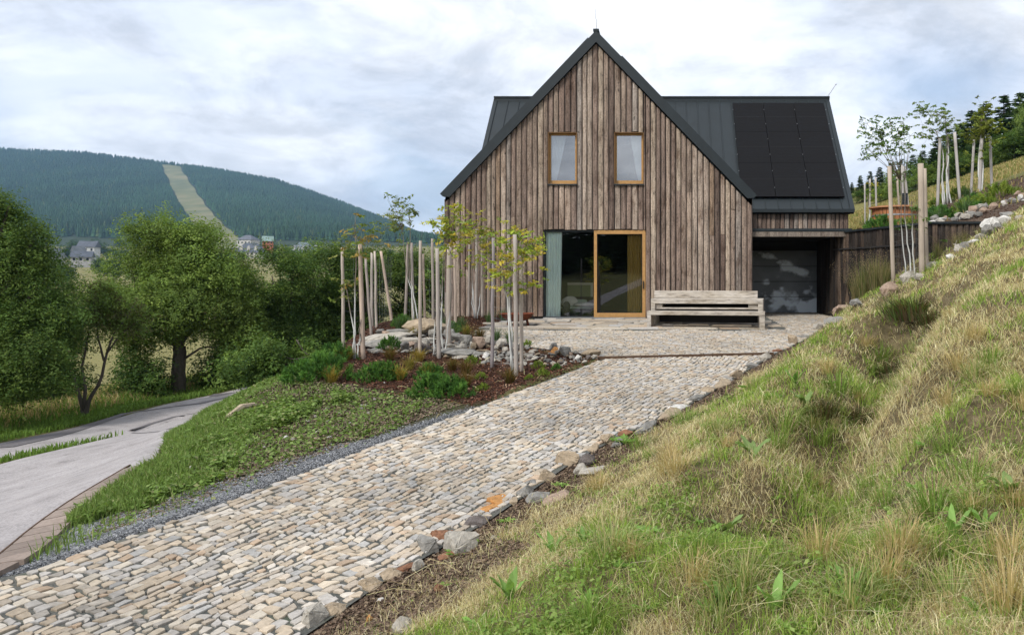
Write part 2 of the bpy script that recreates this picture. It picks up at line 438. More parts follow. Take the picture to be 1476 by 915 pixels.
# --- zones: bed of mulch, gravel strip, weeds ...
def W(u, v): return hit(u, v)[:2]
BED = np.array([HL] + [on_drv(755, 561), on_drv(682, 588)] + [np.array(q) for q in (W(640, 577), W(560, 570), W(500, 556), W(455, 550), W(430, 530), W(450, 490))] + [np.array([-8.2, 21.5]), np.array([-6.2, 23]), np.array([-3.4, 22.2]),
        on_ter(684, 477), on_ter(708, 491), on_ter(768, 501), on_ter(862, 514)])
_d = [W(1290, 470), W(1262, 520), W(1235, 560), W(1210, 610), W(1190, 660), W(1150, 720), W(1130, 770)]; DITCH = _d
def near_path(x, y, P):
    d = np.full(np.shape(x), 1e9)
    for a, b in zip(P[:-1], P[1:]):
        ex, ey = b - a; t = np.clip(((x - a[0]) * ex + (y - a[1]) * ey) / (ex * ex + ey * ey), 0, 1)
        d = np.minimum(d, np.hypot(x - a[0] - ex * t, y - a[1] - ey * t))
    return d
LANE_IN = [(-14.6, -8), (-14.6, 2), (-14.45, 10), (-14.3, 17), (-14.15, 22), (-14.0, 27), (-13.6, 34), (-12.5, 44)]
LANE_OUT = [(-12.2, -8), (-12.1, 2), (-12.05, 10), (-12.1, 17.5), (-12.0, 20), (-11.8, 26), (-11.2, 34), (-10.0, 44)]
k1 = [on_drv(20, 832), W(100, 748), W(160, 707), W(230, 662), W(300, 612)]
APRON_E = [(-9.3, -3), (-8.6, 1.0), (-7.0, 4.2), tuple(k1[0]), tuple(k1[1]), tuple(k1[2]), tuple(k1[3]), (-7.35, 11.8), (-8.6, 15.2), (-10.2, 19), (-11.7, 26)]
APRON_W = [(-12.3, -3), (-11.7, 2), (-11.6, 4.5), (-11.5, 6.5), (-11.4, 8), (-11.35, 10), (-11.4, 12), (-11.5, 15), (-11.8, 17.5), (-12.2, 20), (-12.4, 26)]
def ruled(name, A, B, n, m, mat, off, kind='structure', col=(.5, .5, .5), edge=.08):
    A = np.array(A, float); B = np.array(B, float)
    def rs(P):
        d = np.concatenate([[0], np.cumsum(np.hypot(*np.diff(P, axis=0).T))]); t = np.linspace(0, d[-1], n)
        return np.stack([np.interp(t, d, P[:, 0]), np.interp(t, d, P[:, 1])], 1)
    a = rs(A); b = rs(B); t = np.linspace(0, 1, m)
    X = a[:, None, 0] * (1 - t) + b[:, None, 0] * t; Y = a[:, None, 1] * (1 - t) + b[:, None, 1] * t
    Z = H(X, Y, False) + off; Z[:, 0] -= edge; Z[:, -1] -= edge
    V = np.stack([X, Y, Z], -1).reshape(-1, 3)
    i, j = np.meshgrid(np.arange(n - 1), np.arange(m - 1), indexing='ij'); q = (i * m + j).ravel()
    mb = MB(); mb.add(V, np.stack([q, q + 1, q + m + 1, q + m], 1), col)
    o = mb.build(name, mat, smooth=True); tag(o, kind=kind); return o

def lane_poly(): return np.array(LANE_IN + LANE_OUT[::-1], float)
def apron_poly(): return np.array(APRON_E + APRON_W[::-1], float)
LP, AP = lane_poly(), apron_poly()

# --- ground sheet
def grow(a0, a1, step, far, r=1.065):
    c = list(np.arange(a0, a1 + 1e-6, step)); s = step; x = a1; hi = []
    while x < far: s *= r; x += s; hi.append(x)
    return c, hi
cx_, hx = grow(-9, 9, .1, 3200); _s = .1; x = -9; lx = []
while x > -3200: _s *= 1.065; x -= _s; lx.append(x)
cy_, hy = grow(1.6, 22.4, .11, 5200); _s = .11; y = 1.6; ly = []
while y > -160: _s *= 1.1; y -= _s; ly.append(y)
gx = np.array(lx[::-1] + cx_ + hx); gy = np.array(ly[::-1] + cy_ + hy)
GX, GY = np.meshgrid(gx, gy, indexing='ij'); GZ = H(GX, GY)
sdp = poly_sd(GX, GY, PAVE); sdl = np.minimum(poly_sd(GX, GY, LP), poly_sd(GX, GY, AP))
GZ = np.where((sdl < .0), GZ - .03, GZ)
c1 = np.zeros(GX.shape + (3,)); c2 = c1.copy()
def setz(m, a, b):
    m = np.clip(m, 0, 1)[..., None]; c1[:] = c1 * (1 - m) + np.array(a) * m; c2[:] = c2 * (1 - m) + np.array(b) * m
setz(np.ones(GX.shape), (.075, .095, .028), (.19, .165, .075))           # meadow
setz(((GX < -17) | (GY > 34)) & (GY < 1000) & (GX < 3), (.26, .21, .095), (.15, .165, .06))  # straw field in the valley
setz(((GY > 930)) * 1., (.03, .045, .025), (.045, .06, .03))
setz(((GX > -1.8) & (GX < 14) & (GY < 24) & (GY > 0) & (GX > -1.2 - .0 * GY)) * 1., (.085, .070, .036), (.19, .15, .085))   # bank thatch
mound = (GX < -2.4) & (GX > -9.5) & (GY > 4) & (GY < 17)
setz(mound * 1., (.075, .052, .035), (.05, .065, .022))
setz((sstep(0, .35, -poly_sd(GX, GY, BED))), (.045, .020, .013), (.085, .048, .032))          # bark mulch
gd = near_path(GX, GY, [HL * .0 + on_drv(690, 588)] + drive_left)
setz((1 - sstep(.0, .25, gd - .8 * sstep(10.4, 6.2, GY))) * (sdp > -.2), (.13, .125, .12), (.19, .185, .18))
rightedge = near_path(GX, GY, drive_right + [HR] + terr_right)
setz((1 - sstep(.35, .9, rightedge)) * (GX > -5), (.085, .058, .038), (.15, .105, .07))
setz((upper_side(GX, GY) > .5) & (GX < 14) & (GY < 31) & (GY > 19.2), (.06, .035, .025), (.13, .10, .075))
setz((upper_side(GX, GY) > .5) & (GY > 31 + .3 * (GX - 8)) & (GX > 3) & (GY < 70), (.24, .195, .085), (.15, .16, .05))
gm = MB(); nx_, ny_ = GX.shape
i, j = np.meshgrid(np.arange(nx_ - 1), np.arange(ny_ - 1), indexing='ij'); q = (i * ny_ + j).ravel()
gm.add(np.stack([GX, GY, GZ], -1).reshape(-1, 3), np.stack([q, q + ny_, q + ny_ + 1, q + 1], 1), c1.reshape(-1, 3))
gro = gm.build('ground', M['ground'], smooth=True); tag(gro, kind='structure')
at = gro.data.color_attributes.new('Col2', 'FLOAT_COLOR', 'POINT')
at.data.foreach_set('color', np.concatenate([c2.reshape(-1, 3), np.ones((nx_ * ny_, 1))], 1).astype(np.float32).ravel())

# --- lane, apron
ruled('track', [(-8.6, -7), (-6.6, -11), (-4.6, -17), (-2.0, -24)], [(-6.6, -6), (-4.9, -10), (-3.2, -16), (-.6, -23)], 60, 5, M['asphalt'], .05)
ruled('lane', LANE_IN, LANE_OUT, 160, 9, M['asphalt'], .035)
ruled('road_apron', APRON_E, APRON_W, 160, 24, M['asphalt'], .04)
def tarline(P, w, name='tar_seam'):
    P = np.array(P, float); d = np.gradient(P, axis=0); d /= np.linalg.norm(d, axis=1)[:, None]; nrm = np.stack([-d[:, 1], d[:, 0]], 1)
    w = np.array(w, float).reshape(-1, 1); return (P + nrm * w / 2), (P - nrm * w / 2)
for pts, ws in ((((0, 648), (60, 633), (120, 618), (180, 598), (250, 588), (290, 583), (330, 574)), (.5, .7, .35, .2, .12, .3, .08)),
                (((188, 622), (220, 612), (250, 603), (285, 597)), (.1, .16, .13, .05)),
                (((190, 626), (225, 625), (260, 624)), (.06, .07, .05)),
                (((308, 573), (322, 569), (336, 568)), (.3, .7, .3))):
    P = [W(*p) for p in pts]; a, b = tarline(P, ws); ruled('tar_patch', a, b, 40, 3, M['tar'], .046, edge=0)
# rusty-edged brick gutter along the apron
gk = MB(); K = np.array([(-8.3, 1.2), (-7.0, 4.2)] + [tuple(q) for q in k1[:4]], float)
_t = np.linspace(0, 1, 60); _d = np.concatenate([[0], np.cumsum(np.hypot(*np.diff(K, axis=0).T))]); K = np.stack([np.convolve(np.pad(np.interp(_t * _d[-1], _d, K[:, k]), 3, 'edge'), np.ones(7) / 7, 'valid') for k in (0, 1)], 1)
dd = np.concatenate([[0], np.cumsum(np.hypot(*np.diff(K, axis=0).T))]); L = dd[-1]; s_ = 0.
while s_ < L - .3:
    ln = .27; p = np.array([np.interp(s_ + ln / 2, dd, K[:, k]) for k in (0, 1)]); p2 = np.array([np.interp(s_ + ln / 2 + .05, dd, K[:, k]) for k in (0, 1)])
    t = (p2 - p) / np.linalg.norm(p2 - p); nn = np.array([-t[1], t[0]]); nn = nn if nn[0] < 0 else -nn
    c = np.array((.27, .215, .18)) * rng.uniform(.75, 1.15)
    a = p - t * (ln / 2 - .008) - nn * .06; V = []
    for zz in (-.25, .055):
        for (i1, j1) in ((0, 0), (1, 0), (1, 1), (0, 1)):
            q2 = a + t * (ln - .016) * i1 + nn * .30 * j1; V.append((q2[0], q2[1], float(H(q2[0], q2[1], False)) + zz))
    gk.add(V, [(3, 2, 1, 0), (4, 5, 6, 7), (0, 1, 5, 4), (1, 2, 6, 5), (2, 3, 7, 6), (3, 0, 4, 7)], c); s_ += ln
o = gk.build('gutter_kerb', M['brick']); tag(o, kind='structure')
for off, nm in ((.25, 'kerb_edge'),):
    dK = np.gradient(K, axis=0); dK /= np.linalg.norm(dK, axis=1)[:, None]; nK = np.stack([-dK[:, 1], dK[:, 0]], 1); nK *= np.where(nK[:, :1] < 0, 1, -1)
    Q = K + nK * off; e = MB()
    for a, b in zip(Q[:-1], Q[1:]):
        n_ = 1
        for k in range(n_):
            p = a + (b - a) * k / n_; r = a + (b - a) * (k + 1) / n_
            e.obox((*p, float(H(*p, False)) + .015), (*r, float(H(*r, False)) + .015), .014, .09)
    o = e.build(nm, M['rustd']); tag(o, kind='structure')

# ------------------------------------------------------------------ paving stones
PAL = np.array([(.43, .345, .245), (.40, .335, .26), (.49, .435, .35), (.38, .365, .345), (.43, .41, .38), (.52, .475, .41), (.39, .27, .17), (.29, .27, .24), (.46, .385, .285), (.34, .345, .34)]) * .92
PW = np.array([.2, .14, .12, .13, .1, .1, .05, .05, .07, .04]); PW /= PW.sum()
def lay(orig, d, length, width, crs, lmin, lmax, gap, keep, zf, h=.009, warp=.12, bright=1.):
    """courses of irregular stones; local s along d, t across"""
    d = np.array(d, float); d /= np.linalg.norm(d); c = np.array([d[1], -d[0]])
    out = []
    t0 = 0.
    while t0 < width:
        w = crs * rng.uniform(.78, 1.22); s0 = -rng.uniform(0, lmax)
        while s0 < length:
            l = rng.uniform(lmin, lmax) * (1 if rng.random() > .12 else .6); out.append((s0, s0 + l, t0, t0 + w)); s0 += l
        t0 += w
    A = np.array(out); n = len(A); jt = crs * .19
    cs = np.stack([A[:, [0, 1, 1, 0]], A[:, [2, 2, 3, 3]]], -1)          # n,4,2
    cs[..., 1] += warp * (fbm(cs[..., 0] * .9 + 50, cs[..., 1] * .9 + 50, 9) - .5) * 2.2
    cs += rng.uniform(-jt, jt, cs.shape) * np.array([1.5, .9])
    ctr = cs.mean(1, keepdims=True)
    sz = np.abs(cs - ctr)
    g = gap * rng.uniform(.7, 1.5, (n, 1, 1))
    base = ctr + np.sign(cs - ctr) * np.maximum(sz - g / 2, .012)
    # clip corner: make a 6-gon-ish outline by mid points pushed out
    mid = (base + np.roll(base, -1, 1)) / 2 + rng.uniform(-.006, .008, base.shape)
    ring = np.stack([base, mid], 2).reshape(n, 8, 2)
    rc = np.where(np.arange(8)[None, :, None] % 2 == 0, rng.uniform(.88, 1.02, (n, 8, 1)), 1.)
    ring = ctr + (ring - ctr) * rc
    top = ctr + (ring - ctr) * .93
    def world(q): return orig[0] + d[0] * q[..., 0] + c[0] * q[..., 1], orig[1] + d[1] * q[..., 0] + c[1] * q[..., 1]
    cx0, cy0 = world(ctr[:, 0]); k = keep(cx0, cy0)
    ring, top = ring[k], top[k]; n = k.sum()
    hh = rng.uniform(-.006, .006, (n, 1)); tilt = rng.normal(0, .012, (n, 1, 2))
    rx, ry = world(ring); tx, ty = world(top)
    loc = top - top.mean(1, keepdims=True)
    tz = zf(tx, ty) + h + hh + (loc * tilt).sum(-1) * 2
    rz = zf(rx, ry) - .02
    rm = zf(rx, ry) + h * .45 + hh
    V = np.stack([np.stack([rx, ry, rz], -1), np.stack([rx, ry, rm], -1), np.stack([tx, ty, tz], -1)], 1).reshape(-1, 3)
    idx = np.arange(n)[:, None] * 24
    fc = []
    for r_ in (0, 8):
        for j in range(8): fc.append(idx + np.array([[r_ + j, r_ + (j + 1) % 8, r_ + 8 + (j + 1) % 8, r_ + 8 + j]]))
    quads = np.concatenate(fc); topf = idx + np.arange(16, 24)[None]
    ci = rng.choice(len(PAL), n, p=PW); colr = (PAL[ci] * .68 + PAL.mean(0) * .32) * rng.uniform(.82, 1.18, (n, 1)) * bright * 1.05
    # broad tinted patches of the paving
    pm = fbm(rx.mean(1) * .8, ry.mean(1) * .8, 21)[:, None]
    colr = colr * (1 + (pm - .5) * .6)
    C = np.repeat(colr, 24, axis=0)
    # which way up
    a = V[16:24]; nz = np.cross(a[2] - a[0], a[4] - a[0])[2]
    if nz < 0: quads = quads[:, ::-1]; topf = topf[:, ::-1]
    mb = MB(); mb.add(V, [quads, topf], C); return mb
ddir = HR * 0 + np.array([.444, 1.])
inside = lambda x, y, m=.03: poly_sd(x, y, PAVE) < -m
def keep_drive(x, y): return inside(x, y) & (hinge(x, y) < -.05) & (y > 1.5)
def keep_terr(x, y): return inside(x, y) & (hinge(x, y) > .18) & ~((y > 19.0 + .15 * np.sin(x * 3)) & (x < 3.0)) & (y < 25.5)
def keep_slab(x, y): return inside(x, y, .12) & (y > 19.15) & (x < 3.0) & (y < 22.02)
mb = lay((-10.5, -1.0), ddir, 22, 17, .080, .058, .125, .0125, keep_drive, drv_z)
o = mb.build('driveway', M['cobble']); tag(o, kind='structure')
mb = lay((-4.5, 13.6), (1, .04), 11, -0 + 13, .105, .08, .17, .019, keep_terr, lambda x, y: ter_z(x, y)) if False else lay((-5., 26.), (1, .04), 11, 13, .085, .06, .12, .012, keep_terr, lambda x, y: ter_z(x, y))
o = mb.build('terrace', M['cobble']); tag(o, kind='structure')
mb = lay((-4., 22.0), (1, 0), 8, 3.2, .36, .35, .85, .02, keep_slab, lambda x, y: ter_z(x, y), h=.02, warp=.06, bright=.92)
o = mb.build('terrace_flagstones', M['cobble']); tag(o, kind='structure')
# joint sand under the stones
t = NT('joint_sand'); a = t.noise(3., detail=6); b = t.noise(60)
c = t.mix(1., t.ramp(a, [(.35, (.065, .07, .065)), (.55, (.11, .108, .095)), (.7, (.055, .07, .045))]), t.ramp(b, [(.3, .6), (.7, 1.35)]), 'MULTIPLY')
M['sand'] = t.fin(c, .95, t.bump(b, .5, .01))
for nm, A, B in (('driveway_bed', [HL] + drive_left + [(-6.2, 5.), (-8.5, 3.2), (-10, 0)], [HR] + drive_right + [(-3.3, 2.6), (-4.6, 0), (-5.5, -1.)]),):
    A = np.array(A, float); B = np.array(B, float); n_ = 60; m_ = 12
    def rs(P):
        d = np.concatenate([[0], np.cumsum(np.hypot(*np.diff(P, axis=0).T))]); tt = np.linspace(0, d[-1], n_); return np.stack([np.interp(tt, d, P[:, 0]), np.interp(tt, d, P[:, 1])], 1)
    a = rs(A); b = rs(B); tt = np.linspace(0, 1, m_); X = a[:, None, 0] * (1 - tt) + b[:, None, 0] * tt; Y = a[:, None, 1] * (1 - tt) + b[:, None, 1] * tt
    Z = drv_z(X, Y) - .004; i, j = np.meshgrid(np.arange(n_ - 1), np.arange(m_ - 1), indexing='ij'); q = (i * m_ + j).ravel()
    mb = MB(); mb.add(np.stack([X, Y, Z], -1).reshape(-1, 3), np.stack([q, q + m_, q + m_ + 1, q + 1], 1)); o = mb.build(nm, M['sand']); tag(o, kind='structure')
tp = [HL, HR] + terr_right + [(4.9, 25.6), (2.4, 25.6), (2.4, 22.1), (-3.4, 22.1)] + [on_ter(*p) for p in ((706, 466), (684, 477), (688, 486), (708, 491), (748, 497), (768, 501), (862, 514))]
mb = MB(); mb.add([(p[0], p[1], float(ter_z(p[0], p[1])) - .003) for p in tp], [tuple(range(len(tp)))])
from mathutils.geometry import tessellate_polygon
mb = MB(); VV3 = [Vector((float(p[0]), float(p[1]), float(ter_z(p[0], p[1])) - .003)) for p in tp]
mb.add([tuple(v) for v in VV3], [tuple(t_) for t_ in tessellate_polygon([VV3])]); o = mb.build('terrace_bed', M['sand']); tag(o, kind='structure')
# rusty drain channel at the break between terrace and drive
mb = MB(); a = HL + (HL - HR) * .03; b = HR
mb.obox((*a, -.316 + .006), (*b, -.294 + .008), .03, .05); 
for k in (-1, 1):
    n2 = np.array([-(b - a)[1], (b - a)[0]]); n2 /= np.linalg.norm(n2)
    mb.obox((*(a + n2 * .03 * k), -.316 + .010), (*(b + n2 * .03 * k), -.294 + .012), .01, .06)
o = mb.build('drain_channel', M['rustd'], loc=((a + b)[0] / 2, (a + b)[1] / 2, -.31)); tag(o, 'thin rusty steel drain channel across the cobbles between terrace and driveway', 'drain')
# ================================================================== HOUSE
YF = 22.1
S = F / YF
def X(u): return (u - VU) / S
def Z(v): return CZ + (VV - v) / S
APX, APZ = X(859.5), Z(45.5)
SL, SR = 1.05, 1.043
def gable(x): return np.where(x < APX, APZ - SL * (APX - x), APZ - SR * (x - APX)) - .34
WOOD = np.array([(.30, .235, .19), (.245, .19, .155), (.20, .15, .125), (.33, .27, .225), (.27, .235, .21), (.16, .115, .095), (.115, .085, .072), (.36, .295, .235), (.25, .18, .13)])
WOOD = WOOD * 1.10 * np.array([.975, .97, .965])
WP = np.array([.16, .17, .15, .12, .12, .1, .06, .06, .06]); WP /= WP.sum()
def boards(edges, ztop, zbot, openings, to_world, relief=.045, pal=WOOD, wp=WP, split=.35, shade=1., seg=.32, gap=.011, rag=0.):
    """vertical rough boards; edges: list of board boundaries; to_world(s, d, z) maps board coordinates to space"""
    mb = MB(); prof_t = np.array([-.5, -.42, -.2, .06, .27, .43, .5]); prof_d = np.array([0, .62, .95, 1., .93, .6, 0])
    for a, b in zip(edges[:-1], edges[1:]):
        c = (a + b) / 2; iv = [(zbot if not callable(zbot) else float(zbot(c)), None)]
        z0 = iv[0][0]; ztc = float(min(ztop(a), ztop(b))) if callable(ztop) else ztop
        spans = [(z0, 1e9)]
        for (o0, o1, p0, p1) in openings:
            if o0 - .01 < c < o1 + .01:
                new = []
                for s0, s1 in spans:
                    if p0 > s0: new.append((s0, min(p0, s1)))
                    if p1 < s1: new.append((max(p1, s0), s1))
                spans = [q for q in new if q[1] - q[0] > .02]
        for s0, s1 in spans:
            top_open = s1 > 1e8; s1 = ztc if top_open else s1
            if s1 - s0 < .05: continue
            cuts = [s0]
            while rng.random() < split and s1 - cuts[-1] > 1.6: cuts.append(rng.uniform(cuts[-1] + .6, s1 - .5))
            cuts = sorted(cuts) + [s1]
            for e0, e1 in zip(cuts[:-1], cuts[1:]):
                last = e1 == s1
                n = max(2, int((e1 - e0) / seg) + 1); zz = np.linspace(e0 + (rng.uniform(0, rag) if e0 == s0 else .004), e1, n)
                col = pal[rng.choice(len(pal), p=wp)] * rng.uniform(.85, 1.15) * shade; col = col * .9 + np.asarray(pal).mean(0) * shade * .1
                w = (b - a) - gap - rng.uniform(0, .012); dep = relief * rng.uniform(.6, 1.25); off = rng.uniform(-.006, .012)
                ph = rng.uniform(0, 50); wav = (fbm(zz * 1.7 + ph, zz * 0 + ph, 2, 3) - .5) * .018; cen = (fbm(zz * .9 + ph, zz * 0 + ph + 9, 4, 2) - .5) * .012
                T = c + cen[:, None] + prof_t[None] * (w + wav[:, None]) ; D = prof_d[None] * (dep + (fbm(zz * 3 + ph, zz * 0, 5, 2)[:, None] - .5) * .012) + off
                D[:, 0] = 0; D[:, -1] = 0
                ZZ = np.repeat(zz[:, None], 7, 1)
                if last and top_open and callable(ztop): ZZ[-1] = [float(ztop(t_)) for t_ in T[-1]]
                V = np.array([[to_world(T[i, j], D[i, j], ZZ[i, j]) for j in range(7)] for i in range(n)]).reshape(-1, 3)
                Fq = [(i * 7 + j, i * 7 + j + 1, (i + 1) * 7 + j + 1, (i + 1) * 7 + j) for i in range(n - 1) for j in range(6)]
                Fq += [tuple(range(7))[::-1], tuple((n - 1) * 7 + j for j in range(7))]
                tint = 1 + (fbm(zz + ph, zz * 0 + 3, 6, 3) - .5)[:, None] * .5
                C = np.repeat(col[None] * tint, 7, axis=0)
                mb.add(V, Fq, C)
    return mb
def split_edges(brk, pitch):
    e = [brk[0]]
    for a, b in zip(brk[:-1], brk[1:]):
        n = max(1, round((b - a) / pitch)); w = rng.uniform(.9, 1.1, n); w = w / w.sum() * (b - a); e += list(a + np.cumsum(w))
    return e

house = empty('timber_house', (APX, 26, 0)); 
tag(house, 'gabled house clad in weathered vertical boards with black metal roof, wing and garage', 'house')
HB = house.location.copy()
def part(mb, name, mat, parent=house, smooth=False):
    """mesh in world coordinates under a parent whose world origin is the sum of its chain"""
    me = mb.mesh(name, mat, smooth); off = Vector((0, 0, 0)); p = parent
    while p is not None: off += p.location; p = p.parent
    me.transform(Matrix.Translation(-off)); o = bpy.data.objects.new(name, me); COL.objects.link(o); o.parent = parent; return o

xl, xr = X(640), X(1085)
W1 = (X(790), X(831.5), Z(265), Z(191)); W2 = (X(885.5), X(929), Z(265), Z(191)); W2 = (X(885.5), X(927.5), Z(265), Z(191))
D0 = (X(783), X(930.5), -1, Z(331.5))
brk = [xl, D0[0], W1[0], W1[1], W2[0], W2[1] , D0[1], xr]
edges = split_edges(brk, .147)
facade = boards(edges, gable, 0.03, [W1, W2, D0], lambda s, d, z: (s, YF + .04 - d, z), rag=.03)
part(facade, 'front_cladding', M['boards'])
# shell
mb = MB()
def wallrect(x0, x1, z0, z1, y0=YF + .045, y1=YF + .30): mb.box(x0, x1, y0, y1, z0, z1)
zt = float(gable(np.array(xl))) ; 
mb.box(xl + .02, D0[0], YF + .045, YF + .3, -.3, Z(285)); mb.box(D0[1], xr - .02, YF + .045, YF + .3, -.3, Z(285))
mb.box(D0[0], D0[1], YF + .045, YF + .3, D0[3], Z(285)); mb.box(D0[0], D0[1], YF + .045, YF + .3, -.3, -.02)
zz0 = Z(285)
def slice_(x0, x1, za, zb_=None):
    """part of the gable between x0 and x1 above za (to the roof line or to zb)"""
    if zb_ is not None: mb.box(x0, x1, YF + .045, YF + .3, za, zb_); return
    P = [(x0, za), (x1, za)]
    tops = [(x1, float(gable(np.array(x1)))), (x0, float(gable(np.array(x0))))]
    if x0 < APX < x1: tops.insert(1, (APX, float(gable(np.array(APX)))))
    mb.prism(P + [(a, b - .01) for a, b in tops], 1, YF + .045, YF + .3)
slice_(xl + .02, W1[0], zz0); slice_(W1[1], W2[0], zz0); slice_(W2[1], xr - .02, zz0)
for w in (W1, W2):
    slice_(w[0], w[1], zz0, w[2]); slice_(w[0], w[1], w[3])
# side and back walls
mb.box(xl + .02, xl + .25, YF + .3, 33, -.3, Z(283)); mb.box(xr - .25, xr - .02, YF + .3, 24.2, -.3, Z(285))
mb.box(xl + .02, xr - .02, 32.8, 33, -.3, Z(285))
part(mb, 'wall', M['soffit'])
# cladding on the sides
for sx, nm in ((-1, xl), (1, xr)):
    y1 = 32.9 if sx < 0 else 24.1
    ed = split_edges([YF + .06, y1], .155)
    sb = boards(ed, Z(286) - .02, .02, [], (lambda s, d, z, sx=sx, nm=nm: (nm + sx * (d - .03), s, z)))
    part(sb, 'side_cladding', M['boards'])
# roof of the main volume
def roof_slab(mb, p, q, y0, y1, th):
    """slope from p=(x,z) (ridge) to q (eave) in the xz plane"""
    d = np.array([q[0] - p[0], q[1] - p[1]]); d /= np.linalg.norm(d); n = np.array([-d[1], d[0]]); n = n if n[1] > 0 else -n
    a, b = np.array(p), np.array(q)
    mb.prism([tuple(a), tuple(b), tuple(b - n * th), (a[0], a[1] - th / abs(n[1]))], 1, y0, y1); return d, n
eL = (X(636.5), Z(281)); eR = (X(1089.5), Z(283))
mb = MB(); roof_slab(mb, (APX, APZ - .02), (eL[0] + .02, eL[1]), YF + .10, 33.2, .24); roof_slab(mb, (APX, APZ - .02), (eR[0] - .02, eR[1]), YF + .10, 33.2, .24)
roof = part(mb, 'roof', M['roof'])
mb = MB()
for e in (eL, eR):
    d = np.array([e[0] - APX, e[1] - APZ]); L = np.linalg.norm(d); d /= L; n = np.array([-d[1], d[0]]); n = n if n[1] > 0 else -n
    for y in np.arange(YF + .65, 33, .52):
        a = np.array([APX, APZ - .02]) + n * .015; b = a + d * (L - .03); mb.obox((a[0], y, a[1]), (b[0], y, b[1]), .03, .035, up=(n[0], 0, n[1]))
part(mb, 'standing_seams', M['roof'], roof)
# verge trims
for e, sg in ((eL, -1), (eR, 1)):
    mb = MB(); d = np.array([e[0] - APX, e[1] - APZ]); L = np.linalg.norm(d); d /= L; n = np.array([-d[1], d[0]]); n = n if n[1] > 0 else -n
    a = np.array([APX, APZ]); b = a + d * L; t = .22
    mb.prism([tuple(a), tuple(b), tuple(b - n * t * .35 - np.array([0, .0])), tuple(b - n * t - d * .12), (a[0], a[1] - t / n[1])], 1, YF - .10, YF + .099)
    # thin folded upstand along the verge
    a2 = a + d * (.3 if sg < 0 else 1.0) + n * .01; b2 = b + n * .01
    mb.obox((a2[0], YF - .05, a2[1]), (b2[0], YF - .05, b2[1]), .07, .045, up=(n[0], 0, n[1]))
    part(mb, 'verge_trim', M['roof'])
mb = MB(); mb.obox((APX, YF - .11, APZ + .01), (APX, 33.2, APZ + .01), .16, .06); part(mb, 'ridge_cap', M['roof'], roof)
mb = MB(); P = [(APX, YF + .05, APZ), (APX + .004, YF + .05, APZ + .2), (APX + .012, YF + .05, APZ + .32), (APX - .02, YF + .05, APZ + .36), (APX - .03, YF + .05, Z(12))]
mb.tube(P, [.014, .012, .011, .009, .006], 5); part(mb, 'lightning_rod', M['steel'])

# windows upstairs
def window(o, glassmat):
    x0, x1, z0, z1 = o; y = YF + .13; f = .062
    w = MB(); w.box(x0, x0 + f, y, y + .09, z0, z1); w.box(x1 - f, x1, y, y + .09, z0, z1); w.box(x0 + f, x1 - f, y + .002, y + .088, z0, z0 + .105); w.box(x0 + f, x1 - f, y + .002, y + .088, z1 - f, z1)
    W_ = part(w, 'window', M['frame'])
    g = MB(); g.add([(x0 + f - .01, y + .04, z0 + .1), (x1 - f + .01, y + .04, z0 + .1), (x1 - f + .01, y + .04, z1 - f + .01), (x0 + f - .01, y + .04, z1 - f + .01)], [(0, 1, 2, 3)])
    part(g, 'pane', glassmat, W_)
    s = MB(); s.prism([(YF - .05, z0 - .045), (YF - .05, z0 - .012), (y + .03, z0 + .012), (y + .03, z0 - .02)], 0, x0 - .01, x1 + .01); part(s, 'sill', M['roof'], W_)
    r = MB(); r.box(x0 - .004, x0 + .012, YF + .0, y, z0, z1); r.box(x1 - .012, x1 + .004, YF + .0, y, z0, z1); r.box(x0, x1, YF + .0, y, z1 - .012, z1 + .004); part(r, 'reveal', M['reveal_shade'], W_)
    return W_
t = NT('shaded_larch'); M['reveal_shade'] = t.fin((.20, .11, .045), .7)  # darkened copy of the frame larch, recess shade put into the colour
window(W1, M['glass_up']); window(W2, M['glass_up'])
# dark rooms upstairs and the sheer curtains in them
mb = MB()
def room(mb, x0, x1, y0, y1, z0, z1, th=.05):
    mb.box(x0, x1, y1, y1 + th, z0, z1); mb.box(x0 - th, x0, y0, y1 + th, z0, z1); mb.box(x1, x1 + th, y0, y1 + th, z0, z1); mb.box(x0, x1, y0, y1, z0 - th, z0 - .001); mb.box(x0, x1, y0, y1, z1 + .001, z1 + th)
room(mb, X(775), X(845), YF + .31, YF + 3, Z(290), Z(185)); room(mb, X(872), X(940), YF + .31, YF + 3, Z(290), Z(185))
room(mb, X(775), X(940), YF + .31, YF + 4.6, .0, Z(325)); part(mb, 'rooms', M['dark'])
def curtain(xa, xb, z0, z1, y, wtop, wbot, side, col, name, label, folds=7):
    n, m = 40, 24; V = []; 
    for i in range(m):
        tz = i / (m - 1); z = z0 + (z1 - z0) * tz; w = wbot + (wtop - wbot) * tz ** .8
        for j in range(n):
            s = j / (n - 1); x = (xa + s * w) if side > 0 else (xb - s * w)
            V.append((x, y + .026 * math.sin(s * folds * 2 * PI + .4 * math.sin(tz * 3)) * min(1, .4 + w), z))
    mb = MB(); i, j = np.meshgrid(np.arange(m - 1), np.arange(n - 1), indexing='ij'); q = (i * n + j).ravel()
    mb.add(V, np.stack([q, q + 1, q + n + 1, q + n], 1), col); o = mb.build(name, M['curtain'], smooth=True, loc=((xa + xb) / 2, y, z0)); tag(o, label, 'curtain'); return o
curtain(W1[0] + .05, W1[1] - .05, W1[2] + .02, W1[3], YF + .36, .42, .09, 1, (.8, .84, .84), 'curtain', 'white sheer curtain drawn to the side of the upper window nearer the mountain')
curtain(W2[0] + .05, W2[1] - .05, W2[2] + .02, W2[3], YF + .36, .34, .07, -1, (.8, .84, .84), 'curtain', 'white sheer curtain drawn to the side of the upper window nearer the solar panels')
